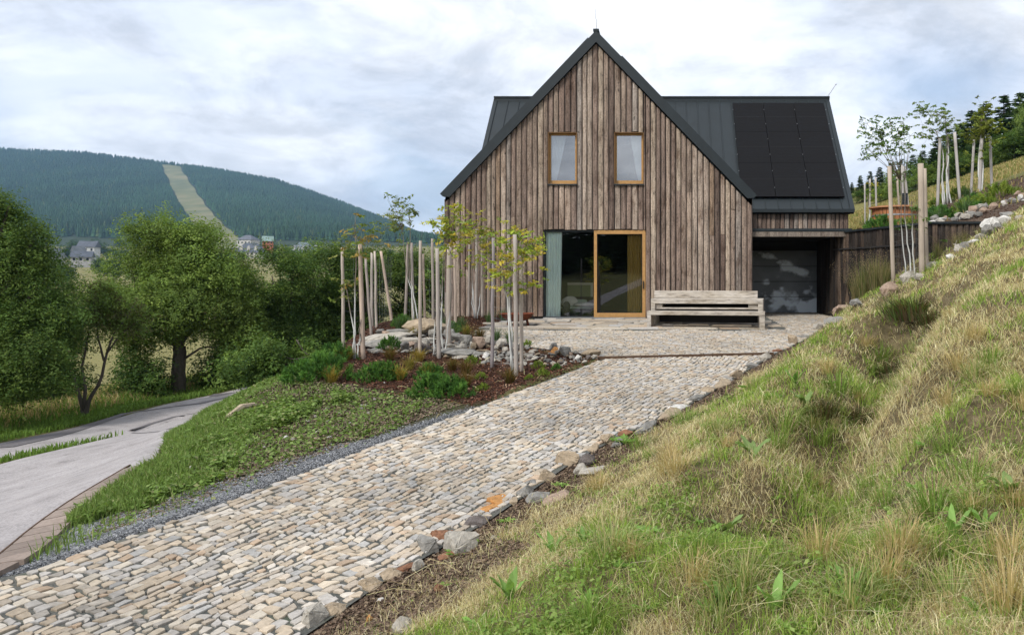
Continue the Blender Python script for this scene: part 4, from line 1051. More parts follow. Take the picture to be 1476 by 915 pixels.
while cnt < 150 and tries < 5000:
    tries += 1; p = rng.uniform(mn, mx)
    if poly_sd(p[0], p[1], RP) > -.02: continue
    if inside(p[0], p[1], -.05): continue
    s = rng.uniform(.12, .30) * (1.2 if p[0] < -3 else .9)
    c = rng.choice(['pale', 'grey', 'tan', 'pink', 'dark', 'white'], p=[.24, .34, .20, .08, .11, .03]); k = int(rng.choice([0, 1, 5, 4, 3, 3]))
    rock(c, k, p, s, rng.uniform(0, 6), rng.uniform(-.5, .5), label='small angular stone packed among others in the rockery between the bark bed and the terrace', group='small rubble stones of the rockery', sink=.05); cnt += 1
# the finer rubble nobody could count
mb = MB(); cnt = 0
_rv = {(c, k): rock_mesh(500 + k * 3 + len(c), *[(1, .7, .55), (1, .8, .4), (.9, .6, .8), (1.2, .6, .35)][k]) for c in ('pale', 'grey', 'tan', 'dark') for k in range(4)}
while cnt < 330:
    p = rng.uniform(mn, mx)
    if poly_sd(p[0], p[1], RP) > .05 or inside(p[0], p[1], -.05): continue
    c = rng.choice(['pale', 'grey', 'tan', 'dark'], p=[.28, .4, .2, .12]); V, Fq = _rv[(c, int(rng.integers(4)))]; s = rng.uniform(.07, .19); a, b_ = rng.uniform(0, 6), rng.uniform(-.9, .9)
    Rm = np.array(Matrix.Rotation(a, 3, 'Z') @ Matrix.Rotation(b_, 3, 'X')); z = hz(p[0], p[1]) + s * rng.uniform(.1, .35); mb.add(V @ Rm.T * s + np.array([p[0], p[1], z]), Fq, np.array(RC[c]) * rng.uniform(.75, 1.2)); cnt += 1
o = mb.build('rubble', M['stone']); tag(o, 'fine angular rubble filling the rockery', 'rubble', kind='stuff')
# upper garden stones
for k in range(55):
    u = rng.uniform(1345, 1476); v = np.interp(u, [1345, 1476], [312, 285]) + rng.uniform(-6, 4)
    y = rng.uniform(19.6, 22); p = px(u, v, y); rock(rng.choice(['pale', 'grey', 'pink', 'white']), k % 5, p, rng.uniform(.15, .42), rng.uniform(0, 6), label='pale stone strewn on the bark slope above the capped retaining wall', group='stones above the retaining wall', sink=.15)
for k, (u, v, s) in enumerate(((1450, 322, .55), (1470, 315, .4), (1438, 330, .4))):
    p = hit(u, v + 2); rock(['white', 'pale', 'grey'][k], (4, 0, 2)[k], p, s * .8, k, label=['largest whitish upright rock at the top of the stone row', 'pale rounded rock beside the largest whitish one', 'grey rock just below the largest whitish one'][k], group='rocks at the top of the stone row')
for k in range(60):   # scattered pebbles on mound and soil
    u = rng.uniform(120, 620); v = np.interp(u, [20, 640], [790, 570]) + rng.uniform(-45, 8) * (u / 500)
    p = hit(u, v)
    if inside(p[0], p[1], -.02) : continue
    rock(rng.choice(['pale', 'tan', 'white']), k % 3, p, rng.uniform(.035, .09), 1, label='small pale pebble on the weedy slope beside the driveway', group='pebbles on the weedy slope', name='pebble', cat='pebble', sink=.1)

# ================================================================== STAKES AND SAPLINGS
def stake(bot, top, w, label, group, tint=(.36, .29, .235), y=None, ytop=None):
    p = hit(*bot) if y is None else px(bot[0], bot[1], y)
    if p[1] > 21.95: p = px(bot[0], bot[1], 20.3 if bot[0] < 600 else 21.8); p[2] = min(p[2], hz(p[0], p[1]))
    if y is not None: p[2] = min(p[2], hz(p[0], p[1]) + .0) if False else p[2]
    yt = p[1] if ytop is None else ytop
    q = px(top[0], top[1], yt); r0 = max(w * .72 / 2 / F * p[1], .024)
    n = 9; t = np.linspace(0, 1, n)[:, None]; b = p - np.array([0, 0, .15]); P = b + (q - b) * t
    P[1:-1, 0] += (fbm(np.arange(n - 2) * .7 + bot[0], np.arange(n - 2) * 0., 3) - .5) * .03
    col = np.array(tint) * np.array([1.12, 1.15, 1.17]) * (1 + (fbm(np.arange(n) * .9, np.arange(n) * 0. + bot[0], 5)[:, None] - .5) * .5)
    mb = MB(); mb.tube(P, r0 * np.linspace(1.08, .9, n), 9, col=col)
    o = mb.build('stake', M['stake'], smooth=True, loc=p); tag(o, label, 'stake', group); return o, p
GS = 'wooden stakes of the sapling cages by the rockery'
ST = [((495, 516), (493.5, 357), 7, 'pale stake farthest from the house, rising straight beside the dark trees'),
 ((524, 516), (519, 352), 9.5, 'thick pale stake right beside the white multi-stemmed sapling at the outer end'),
 ((536, 482), (527, 372), 6, 'darker stake just behind the thick outer one'),
 ((536.5, 470), (536, 364), 6, 'slim stake third from the outer end of the rockery'),
 ((543, 472), (540, 362), 5, 'very slim stake close behind the third slim one'),
 ((567, 461), (549, 362), 6, 'stake leaning strongly outwards above the long tilted slab'),
 ((584, 464), (588, 349), 6, 'grey stake standing behind the leaning one, beside the rowan with the airy crown'),
 ((596, 466), (593, 350), 6, 'stake touching the stems of the rowan with the airy crown'),
 ((605, 512), (606, 347), 7, 'straight grey-brown stake in front of the largest tan boulder'),
 ((613, 462), (610, 366), 5, 'thin stake behind the straight grey-brown one'),
 ((624, 474), (623, 344), 6, 'tall thin stake behind the pair of pinkish stakes'),
 ((633, 516), (630, 358), 8.5, 'tan stake between white stems at the rockery centre'),
 ((646, 500), (648, 352), 11, 'thickest pinkish stake in front of the house corner'),
 ((657, 476), (655, 350), 6, 'stake in front of the house corner boards, behind the thickest one'),
 ((675, 455), (677, 345), 5, 'thin stake standing close to the front cladding'),
 ((686, 456), (687, 330), 6, 'stake with white sapling stems close to the cladding'),
 ((695, 457), (695, 340), 5.5, 'pale stake touching the cladding beside white stems'),
 ((703, 460), (704, 345), 5, 'dim grey stake close to the cladding near the fire bowl'),
 ((709, 530), (711, 343), 7.5, 'grey-violet stake alone in the bark bed before the fire bowl'),
 ((744, 542), (742, 338), 9.5, 'tallest pale stake of the pair nearest the driveway'),
 ((752, 535), (750.5, 348), 8, 'shorter stake of the pair nearest the driveway')]
SB = {}
for k, (b, t_, w, lb) in enumerate(ST):
    ytop = None; o, p = stake(b, t_, w * .93, lb, GS, [(.40, .335, .28), (.42, .32, .25), (.30, .25, .215), (.36, .31, .27)][k % 4] if k != 18 else (.24, .205, .20)); SB[k] = p
GU = 'wooden stakes of the sapling cages in the upper garden'
SU = [((1288, 408), (1282, 240), 7.5, 16.4, 'pale stake in front of the dark wall nearest the garage'), ((1329, 402), (1327, 236), 10.5, 16.5, 'thickest pale stake in front of the dark wall'), ((1337, 398), (1333, 243), 6, 17.2, 'brown stake close behind the thickest one at the dark wall'),
 ((1298, 312), (1293, 255), 4, 27, 'small brownish stake behind the hot tub'), ((1303, 312), (1300, 238), 4, 29, 'greyish stake above the hot tub'), ((1311, 280), (1303, 240), 4, 31, 'leaning stake beside the stove pipe'),
 ((1351, 298), (1355, 200), 5.5, 28, 'white-grey stake nearest the tub in the upper garden row'), ((1366, 298), (1366, 193), 5, 28.3, 'white-grey stake carrying the tall airy rowan'), ((1384, 290), (1376, 191), 5.5, 27.5, 'stake leaning towards the tub in the upper garden row'),
 ((1399, 284), (1404, 202), 4.8, 29, 'slightly tilted stake before the yellow-green maple'), ((1411, 282), (1415, 200), 6, 29, 'white stake directly under the yellow-green maple'), ((1430, 278), (1427, 197), 5, 29.5, 'last white-grey stake of the upper garden row'),
 ((1247, 325), (1246.5, 265), 3, 33, 'tiny far stake nearest the wing roof'), ((1254, 325), (1254, 258), 3.4, 33, 'tiny far stake in the middle of the three by the wing roof'), ((1264, 300), (1262, 256), 3.6, 32, 'tiny far stake nearest the hot tub')]
for k, (b, t_, w, y, lb) in enumerate(SU):
    p = px(b[0], b[1], y); g = hz(p[0], p[1])
    q = px(t_[0], t_[1], y); n = 7; base = np.array([p[0], p[1], min(g, p[2]) - .1]); P = base + (q - base) * np.linspace(0, 1, n)[:, None]
    mb = MB(); mb.tube(P, w / 2 / F * y * .8, 9, col=(.42, .35, .28) if k < 4 else (.45, .42, .39)); o = mb.build('stake', M['stake'], smooth=True, loc=(p[0], p[1], g)); tag(o, lb, 'stake', GU)
def cage(pts, h, label, step=.2):
    """wire netting stretched between stake positions"""
    mb = MB(); pts = [np.array(p) for p in pts]
    for a, b in zip(pts, pts[1:] + pts[:1]):
        d = b[:2] - a[:2]; L = np.linalg.norm(d)
        if L < .15: continue
        nz_ = int(h / step)
        if L > 2.6: continue
        for k in range(nz_ + 1):
            z = k * step + .1; mb.tube([(a[0], a[1], a[2] + z), ((a[0] + b[0]) / 2, (a[1] + b[1]) / 2, (a[2] + b[2]) / 2 + z - .01), (b[0], b[1], b[2] + z)], .0013, 3, cap=False)
        for k in range(1, max(2, int(L / .22))):
            f = k / max(2, int(L / .22)); p = a + (b - a) * f; mb.tube([(p[0], p[1], p[2] + .1), (p[0], p[1], p[2] + .1 + nz_ * step)], .0011, 3, cap=False)
    o = mb.build('wire_cage', M['wire'], loc=pts[0]); tag(o, label, 'wire cage', 'wire netting cages round the saplings')
cage([SB[0], SB[1], SB[3]], 1.9, 'fine wire netting round the white-stemmed sapling farthest from the house')
cage([SB[4], SB[5], SB[2]], 1.6, 'fine wire netting by the leaning stake')
cage([SB[6], SB[9], SB[7]], 1.7, 'fine wire netting round the rowan with the airy crown')
cage([SB[8], SB[11], SB[10]], 1.8, 'fine wire netting before the largest tan boulder')
cage([SB[12], SB[11], SB[13]], 1.8, 'fine wire netting in front of the house corner')
cage([SB[14], SB[15], SB[17]], 1.6, 'fine wire netting close to the cladding')
cage([SB[18], SB[19], SB[20]], 1.9, 'fine wire netting between the grey-violet stake and the pair nearest the driveway')
_a = px(1288, 408, 16.4); _b = px(1329, 402, 16.5); _c = px(1310, 400, 17.6); _c[2] = _a[2]
cage([_a, _b, _c], 2.0, 'wire netting round the saplings in front of the dark retaining wall', .15)

def leaves(mb, P, size, cols, up=.35, aspect=.55, fold=.15, jit=.35, bias=None):
    """P (n,3) positions; diamond leaves bent along the midrib"""
    n = len(P); nr = rng.normal(0, 1, (n, 3)); nr[:, 2] = np.abs(nr[:, 2]) + up
    if bias is not None: nr = nr + bias
    nr /= np.linalg.norm(nr, axis=1)[:, None]
    a = rng.normal(0, 1, (n, 3)); a[:, 2] -= .35; a -= nr * (a * nr).sum(1)[:, None]; a /= np.linalg.norm(a, axis=1)[:, None]; b = np.cross(nr, a)
    s = size * rng.uniform(1 - jit, 1 + jit, (n, 1))
    V = np.stack([P - a * s * .5, P + b * s * aspect * .5 + nr * s * fold * .5, P + a * s * .5, P - b * s * aspect * .5 + nr * s * fold * .5], 1)
    i = np.arange(n)[:, None] * 4; mb.add(V.reshape(-1, 3), i + np.array([[0, 1, 2, 3]]), np.repeat(cols, 4, axis=0))
ROW = np.array([(.28, .33, .05), (.38, .37, .06), (.22, .31, .06), (.42, .34, .06)])
def sapling(base, stems, sprays, label, group, leafcol=ROW, nleaf=9, size=.085, white=.55, scale_r=1., trunk_top=None):
    """base xyz; stems: list of pixel polylines (u,v) at depth y; sprays: list of (u,v,spread px) where leaves hang"""
    y0 = base[1]; t = empty('young_tree', base); tag(t, label, 'young tree', group)
    mb = MB()
    for st in stems:
        P = []
        for k, q in enumerate(st):
            yy = y0 + (q[2] if len(q) > 2 else 0) ; P.append(px(q[0], q[1], yy))
        P = np.array(P); tt = np.linspace(0, 1, 9); dd = np.linspace(0, 1, len(P)); P = np.stack([np.interp(tt, dd, P[:, k]) for k in range(3)], 1)
        P[1:-1, :2] += rng.normal(0, .012, (7, 2))
        rr = np.linspace(.016, .007, 9) * scale_r * rng.uniform(.8, 1.15); c = np.where((np.linspace(0, 1, 9) < white)[:, None], np.array([(.60, .60, .57)]), np.array([(.20, .17, .14)]))
        mb.tube(P, rr, 6, col=c)
    lb = MB(); tw = mb; pts = []; cols = []
    for (u, v, sp, *rest) in sprays:
        n_s = rest[0] if rest else 5; c0 = px(u, v, y0 + rng.uniform(-.25, .25)); near = min(stems, key=lambda s: abs(s[-1][0] - u) + abs(s[-1][1] - v)); c1_ = px(near[-1][0], near[-1][1], y0)
        tw.tube([c1_, (c1_ + c0) / 2 + np.array([0, 0, .03]), c0], [.007, .005, .003], 4, col=(.2, .16, .12))
        for k in range(n_s):       # compound leaves: leaflets in pairs along a stalk
            o = c0 + rng.normal(0, 1, 3) * np.array([1, .8, .85]) * sp / F * y0 * .68; d = rng.normal(0, 1, 3); d[2] = rng.uniform(-.55, .35); d /= np.linalg.norm(d); L = rng.uniform(.10, .20)
            tw.tube([c0, o], [.003, .0025], 3, col=(.2, .2, .08), cap=False)
            side = np.cross(d, [0, 0, 1]); side /= np.linalg.norm(side) + 1e-6; cc = leafcol[rng.integers(len(leafcol))] * (1.5 if leafcol.mean() < .14 else 1) * rng.uniform(.7, 1.3)
            for j in range(nleaf):
                f = (j // 2 + 1) / (nleaf / 2 + .5); s_ = 1 if j % 2 else -1
                pts.append(o + d * L * f + side * s_ * .035 + np.array([0, 0, -.012 * s_])); cols.append(cc * rng.uniform(.85, 1.15))
    leaves(lb, np.array(pts), size, np.array(cols), up=.6, aspect=.42)
    me = mb.mesh('trunk', M['bark'], True); me.transform(Matrix.Translation(-Vector(base))); link('trunk', me, parent=t)
    for m_, nm, mt in ((lb, 'crown', M['leaf']),):
        me = m_.mesh(nm, mt); me.transform(Matrix.Translation(-Vector(base))); link(nm, me, parent=t)
    return t
GT = 'young staked trees beside the rockery'
b = hit(513, 517)
sapling(b, [[(512, 517), (510, 480), (505, 445), (499, 415)], [(510, 517), (512, 470), (513, 400), (512, 340)], [(516, 516), (518, 490), (520, 460)]],
        [(508, 325, 12, 4), (500, 340, 14, 5), (504, 352, 14, 6), (524, 350, 18, 12), (512, 312, 6, 2), (520, 362, 18, 10), (492, 425, 14, 5), (505, 405, 14, 6), (538, 357, 12, 6)], 'sparse white-stemmed sapling at the outer end of the rockery', GT, np.array([(.16, .17, .05), (.24, .17, .05), (.12, .16, .04)]))
b = hit(548, 466)
sapling(b, [[(545, 466), (546, 430), (542, 394)], [(556, 464), (554, 425), (551, 395), (548, 345)], [(541, 466), (549, 420), (544, 400)]], [(546, 335, 10, 5), (549, 345, 12, 6), (541, 352, 12, 6), (552, 355, 12, 5)], 'slender sapling with kinked white stems beside the leaning stake', GT, np.array([(.22, .16, .04), (.12, .16, .04)]))
b = hit(598, 468)
sapling(b, [[(597, 468), (592, 420), (586, 395), (580, 330)], [(603, 466), (597, 430), (590, 400), (591, 320)]],
        [(565, 289, 10, 5), (566, 302, 14, 7), (580, 300, 16, 9), (585, 296, 10, 8), (560, 312, 12, 7), (563, 318, 10, 6), (578, 312, 18, 9), (590, 306, 12, 8), (572, 325, 10, 5), (592, 318, 10, 5), (556, 329, 10, 6), (568, 335, 14, 4), (575, 350, 14, 4), (580, 330, 12, 6)], 'tall airy rowan rising against the sky above the mountain slope', GT, np.array([(.13, .17, .05), (.18, .20, .06), (.10, .14, .04)]))
b = hit(637, 512)
sapling(b, [[(625, 512), (627, 470), (631, 440)], [(640, 514), (636, 480), (638, 400), (641, 345)], [(641, 514), (648, 460), (652, 410)], [(638, 508), (636, 450), (635, 410)]],
        [(623, 318, 12, 5), (630, 326, 10, 4), (632, 350, 12, 5), (650, 315, 18, 16), (657, 305, 16, 12), (645, 325, 16, 12), (660, 325, 16, 12), (648, 340, 18, 12), (656, 350, 18, 10), (662, 340, 12, 8), (650, 365, 20, 8), (640, 352, 10, 5)], 'yellow-green sapling in front of the house corner', GT, ROW * 1.15)
b = hit(690, 460)
sapling(b, [[(684, 460), (681, 430), (681, 400), (680, 345)], [(688, 460), (692, 430), (694, 400)], [(685, 459), (682, 420), (686, 395)]],
        [(680, 318, 14, 10), (690, 325, 14, 10), (698, 335, 16, 14), (682, 340, 14, 8), (695, 345, 18, 14), (704, 352, 16, 10), (690, 362, 18, 10), (700, 372, 18, 10), (710, 345, 14, 9), (716, 362, 14, 9), (680, 380, 14, 6), (706, 385, 14, 6)], 'bushy yellow-green sapling close to the front cladding', GT, ROW * 1.1)
b = hit(738, 540)
sapling(b, [[(740, 538), (735, 490), (731, 430), (726, 405), (722, 380)], [(737, 540), (738, 480), (734, 440), (738, 400), (748, 345)]],
        [(742, 330, 10, 8), (745, 338, 12, 8), (728, 345, 14, 8), (735, 352, 12, 8), (760, 357, 14, 9), (770, 355, 12, 10), (775, 360, 12, 7), (752, 370, 14, 8), (765, 365, 14, 8), (728, 372, 14, 9), (722, 395, 12, 7), (728, 402, 14, 7), (762, 415, 12, 7), (755, 385, 12, 6), (730, 415, 12, 6), (766, 410, 8, 5), (735, 385, 14, 8)], 'sapling with a leaning white stem and bright drooping leaves nearest the driveway', GT, ROW * 1.25, scale_r=1.2)
GT2 = 'young staked trees in the upper garden'
b = px(1310, 404, 16.8)
sapling(b, [[(1309, 404), (1304, 380), (1301, 350), (1300, 320), (1298, 260)], [(1311, 404), (1312, 370), (1306, 330), (1304, 260)], [(1319, 402), (1316, 370), (1315, 330), (1314, 290)], [(1327, 402), (1325, 340), (1324, 300)]],
        [(1250, 178, 12, 8), (1262, 186, 14, 9), (1256, 200, 14, 8), (1270, 195, 14, 10), (1283, 178, 12, 7), (1275, 205, 16, 9), (1250, 214, 12, 6), (1254, 222, 8, 5), (1268, 215, 14, 6), (1280, 216, 14, 8), (1295, 185, 12, 8), (1303, 190, 14, 9), (1312, 196, 14, 8), (1300, 205, 14, 8), (1312, 212, 12, 7), (1290, 225, 14, 6), (1300, 250, 18, 8), (1312, 300, 18, 6), (1318, 330, 20, 7)],
        'rowan in the cage by the dark wall with dark leaves against the sky', GT2, np.array([(.08, .13, .04), (.12, .17, .06), (.06, .10, .03)]), white=.75, scale_r=1.15)
b = px(1366, 298, 28.1)
sapling(b, [[(1362, 298), (1358, 260), (1360, 220), (1350, 190)], [(1366, 298), (1364, 250), (1368, 215), (1362, 170)], [(1371, 298), (1367, 270), (1364, 225)], [(1360, 298), (1358, 265), (1361, 235)]],
        [(1328, 154, 12, 9), (1325, 165, 12, 8), (1338, 160, 14, 9), (1345, 165, 14, 8), (1358, 162, 14, 9), (1352, 175, 16, 9), (1330, 180, 14, 6), (1362, 172, 12, 8), (1360, 185, 16, 10), (1372, 184, 14, 8), (1350, 195, 14, 8), (1340, 195, 14, 5), (1362, 200, 16, 12), (1375, 190, 10, 6)],
        'tall airy rowan rising from the upper garden stakes', GT2, np.array([(.10, .15, .045), (.15, .19, .06)]), size=.13, white=.7, scale_r=2.)
b = px(1414, 282, 29)
sapling(b, [[(1412, 282), (1410, 240), (1414, 200), (1416, 165)], [(1415, 282), (1417, 240), (1414, 210)]],
        [(1416, 158, 12, 16), (1414, 168, 18, 20), (1420, 175, 18, 20), (1412, 182, 18, 18), (1426, 185, 16, 14), (1416, 195, 20, 16), (1422, 200, 16, 10), (1404, 196, 10, 8), (1408, 230, 14, 5)], 'dense yellow-green young maple in the upper garden', GT2, np.array([(.18, .22, .04), (.22, .25, .05)]), size=.15, white=.7, scale_r=2.)
b = px(1257, 325, 33)
sapling(b, [[(1255, 325), (1253, 300), (1256, 275)], [(1252, 325), (1254, 300), (1250, 285)]], [(1255, 268, 8, 7), (1250, 280, 8, 6), (1258, 285, 8, 6)], 'small sapling between the tiny far stakes by the wing roof', GT2, size=.12, white=.6, scale_r=2.)
# ================================================================== SHRUBS
def pine_shrub(seed, r=.46, h=.50, n=120, cols=((.06, .14, .03), (.09, .20, .035), (.14, .27, .05))):
    g = np.random.default_rng(seed); mb = MB(); cols = np.array(cols)
    for k in range(n):
        a = g.uniform(0, 2 * PI); q = g.uniform(0, 1) ** .6; x, y = r * q * math.cos(a), r * q * math.sin(a); z = h * (1 - q ** 2 * .75) * g.uniform(.65, 1.0)
        d = np.array([x * 1.0 + g.normal(0, .15), y * 1.0 + g.normal(0, .15), .55]); d /= np.linalg.norm(d); L = g.uniform(.12, .22); m = 46
        f = g.uniform(0, 1, m); base = np.array([x, y, z - L]) + d * (f * L)[:, None]
        nd = g.normal(0, 1, (m, 3)); nd /= np.linalg.norm(nd, axis=1)[:, None]; nd = nd * .8 + d * .9; nd /= np.linalg.norm(nd, axis=1)[:, None]
        ln = g.uniform(.05, .10, (m, 1)); s = np.cross(nd, g.normal(0, 1, (m, 3))); s /= np.linalg.norm(s, axis=1)[:, None]
        V = np.stack([base - s * .007, base + s * .007, base + nd * ln], 1).reshape(-1, 3); c = cols[g.choice(3, p=[.4, .4, .2])] * g.uniform(.75, 1.3)
        i = np.arange(m)[:, None] * 3; mb.add(V, i + np.array([[0, 1, 2]]), np.tile(c * (1 + .0 * f.mean()), (m * 3, 1)))
    mb.tube([(0, 0, -.05), (.02, 0, h * .5)], .02, 5, col=(.1, .07, .05)); 
    return mb.mesh('mountain_pine', M['needle'])
PS = [pine_shrub(s) for s in (1, 2, 3)]
PL = pine_shrub(9, .44, .46, 80, ((.13, .20, .03), (.20, .27, .04), (.28, .33, .06)))
GP = 'dwarf mountain pines in the bark bed'
for k, (u, v, wpx, lb) in enumerate([(440, 548, 60, 'dwarf pine at the outer grassy corner of the bark bed'), (470, 545, 70, 'widest bushy dwarf pine left of the first stake, at the bark edge'), (452, 518, 70, 'dwarf pine merging with the bushes behind the outer bark corner'), (483, 522, 55, 'bushy dwarf pine close to the stake farthest from the house'),
        (462, 495, 55, 'rear dwarf pine rising before the dark trees'), (540, 548, 50, 'dwarf pine with upright shoots below the white-stemmed sapling'), (558, 545, 48, 'dwarf pine touching the one with upright shoots, nearer the house'), (562, 505, 34, 'small blue-green dwarf pine at the foot of the tilted slabs'),
        (622, 570, 62, 'dark dwarf pine nearest the weeds in the middle of the bed'), (650, 572, 60, 'dark dwarf pine adjoining the middle one, towards the driveway'), (620, 545, 42, 'lighter dwarf pine behind the dark pair'), (580, 470, 28, 'tufted pine behind the rockery beside the grey stake')]):
    p = hit(u, v); s = wpx / F * p[1] / .95; o = link('mountain_pine', PS[k % 3], p, (0, 0, k * 1.3), (s, s, s * (1.1 if wpx > 40 else 1.3))); tag(o, lb.replace(' left of', ' beside'), 'shrub', GP)
GL = 'small lime-green conifers in the bark bed'
for k, (u, v, w, lb) in enumerate([(693, 546, 17, 'small lime-green conifer, upper of the two bright ones before the bark path'), (696, 563, 19, 'brightest lime-green conifer, lowest in the bark bed'), (681, 524, 20, 'lime-green conifer against the rubble of the rockery'), (776, 530, 18, 'lime-green conifer near the pair of tall stakes'),
     (782, 542, 20, 'low lime-green conifer just below the one near the pair of stakes'), (802, 533, 14, 'small dark green conifer nearest the rockery tip'), (763, 547, 13, 'tiny lime-green plant flat on the bark near the tall stakes'), (760, 500, 17, 'yellow-green conifer beside the fire bowl terrace edge'), (653, 478, 22, 'green conifer behind the rockery stones')]):
    p = hit(u, v); s = w / F * p[1] / .9; o = link('small_conifer', PL if k not in (5, 8) else PS[1], p, (0, 0, k), (s, s, s * 1.35)); tag(o, lb, 'shrub', GL)
def tuft_mesh(seed, n, L, w, cols, spread=.5, r=.06, heads=0):
    g = np.random.default_rng(seed); mb = MB(); cols = np.array(cols)
    a = g.uniform(0, 2 * PI, n); d = np.stack([np.cos(a), np.sin(a), np.zeros(n)], 1); lean = g.uniform(.05, spread, (n, 1)); ln = L * g.uniform(.5, 1.05, (n, 1)); b = d * g.uniform(0, r, (n, 1)); s = np.stack([-d[:, 1], d[:, 0], d[:, 0] * 0], 1) * w
    up = np.array([0, 0, 1.]); p1 = b + up * ln * .5 + d * ln * lean * .35; p2 = b + up * ln * (1 - lean * .35) + d * ln * lean
    V = np.stack([b - s, b + s, p1 + s * .8, p1 - s * .8, p2], 1).reshape(-1, 3); i = np.arange(n)[:, None] * 5
    c = np.repeat(cols[g.choice(len(cols), n)] * g.uniform(.75, 1.25, (n, 1)), 5, axis=0); mb.add(V, [i + np.array([[0, 1, 2, 3]]), i + np.array([[3, 2, 4]])], c)
    if heads:
        for k in range(heads):
            t = p2[k]; m = 26; q = t + g.normal(0, 1, (m, 3)) * np.array([.035, .035, .08]) * L; V = np.stack([q, q + g.normal(0, .008, (m, 3)), q + g.normal(0, .008, (m, 3))], 1).reshape(-1, 3) + 0
            j = np.arange(m)[:, None] * 3; mb.add(V, j + np.array([[0, 1, 2]]), np.tile(np.array([(.30, .22, .14)]) * g.uniform(.8, 1.2), (m * 3, 1)))
    return mb
TG = [tuft_mesh(20 + k, 150, .36, .0045, c, .9).mesh('grass_tuft', M['grass']) for k, c in enumerate((((.38, .26, .06), (.30, .24, .06)), ((.20, .20, .05), (.30, .22, .07)), ((.08, .15, .05), (.12, .17, .08)), ((.16, .09, .035), (.12, .10, .03))))]
GG = 'ornamental grass tufts in the bark bed'
for k, (u, v, t_, lb) in enumerate([(478, 552, 0, 'straw-yellow grass tuft at the bark edge below the widest dwarf pine'), (576, 548, 0, 'golden grass tuft beside the upright dwarf pine'), (604, 521, 0, 'tawny grass tuft at the foot of the straight grey-brown stake'), (480, 500, 1, 'yellowish tuft behind the outer dwarf pines'),
     (672, 558, 3, 'reddish grass tuft beside the lime-green conifers'), (735, 553, 3, 'brown-green grass tuft below the tall stake pair'), (672, 540, 3, 'dull reddish tuft behind the lime-green conifers'), (652, 535, 3, 'reddish tuft at the rubble edge'), (590, 533, 1, 'olive tuft between two dwarf pines'), (575, 475, 2, 'blue-green reed tuft beside the leaning stake foot'),
     (590, 475, 2, 'blue-green reed tuft behind the rockery boulders'), (598, 488, 1, 'olive tuft among the rockery stones'), (665, 474, 2, 'blue-green grass clump near the house corner'), (672, 484, 1, 'yellow-green low clump at the terrace edge'), (692, 488, 3, 'brownish low clump at the terrace edge'), (640, 474, 2, 'blue-green clump behind the pinkish stake'),
     (715, 493, 2, 'dark green low clump along the terrace edge by the grey-violet stake'), (735, 496, 2, 'dark green low clump along the terrace edge by the tall pair'), (725, 462, 2, 'green clump behind the fire bowl'), (616, 545, 1, 'light reddish-green tuft above the dark dwarf pines'), (562, 520, 3, 'brown tuft between the saplings'), (655, 488, 2, 'green clump in the rockery'),(705, 466, 2, 'green clump beside the grey-violet stake'), (500, 520, 1, 'yellowish tuft at the foot of the white stems')]):
    p = hit(u, v); o = link('grass_tuft', TG[t_], p, (0, 0, k), (1.1, 1.1, .95 if t_ != 2 else 1.1)); tag(o, lb, 'grass tuft', GG)
TALL = [tuft_mesh(40 + k, 170, 1.0, .006, ((.10, .13, .04), (.20, .19, .08), (.28, .23, .12)), .55, .12, 26).mesh('seeding_grass', M['grass']) for k in range(2)]
for k, (u, v, y, s, lb) in enumerate([(1245, 442, 17.6, 1.15, 'tall seeding grass clump leaning on the dark wall by the corner boulders'), (1262, 432, 17.3, 1.0, 'seeding grass clump nearer the first wall stake'), (1236, 448, 18.2, .9, 'seeding grass clump nearest the garage'), (1275, 420, 17.0, .8, 'shorter seeding grass behind the first wall stake'),
      (1378, 385, 17.4, .5, 'pale feathery grass clump before the capped wall section'), (1390, 372, 17.6, .4, 'pale feathery grass clump nearest the end of the capped wall'), (1352, 390, 17.3, .5, 'feathery grass clump beside the brown stake at the wall'), (1412, 352, 17.6, .4, 'small feathery grass clump at the end of the metal cap')]):
    p = px(u, v, y); p[2] = hz(p[0], p[1]) - .03; o = link('seeding_grass', TALL[k % 2], p, (0, 0, k * 2), s); tag(o, lb, 'grass clump', 'tall seeding grasses along the dark wall')
for k in range(26):   # upper garden planting
    u = rng.uniform(1240, 1476); v = np.interp(u, [1240, 1345, 1476], [322, 300, 265]) + rng.uniform(-6, 12); y = rng.uniform(21, 30)
    p = px(u, v, y); p[2] = hz(p[0], p[1]) - .02; t_ = k % 3; o = link('garden_plant', (PS[0], PL, TG[2])[t_], p, (0, 0, k), (.9, 1.0, 1.5)[t_] * rng.uniform(.6, 1.3)); tag(o, ('dark low conifer', 'yellow-green low conifer', 'bluish grass tuft')[t_] + ' planted on the bark slope above the capped wall', 'plant', ('dark low conifers', 'yellow-green low conifers', 'bluish tufts')[t_] + ' on the upper bark slope')

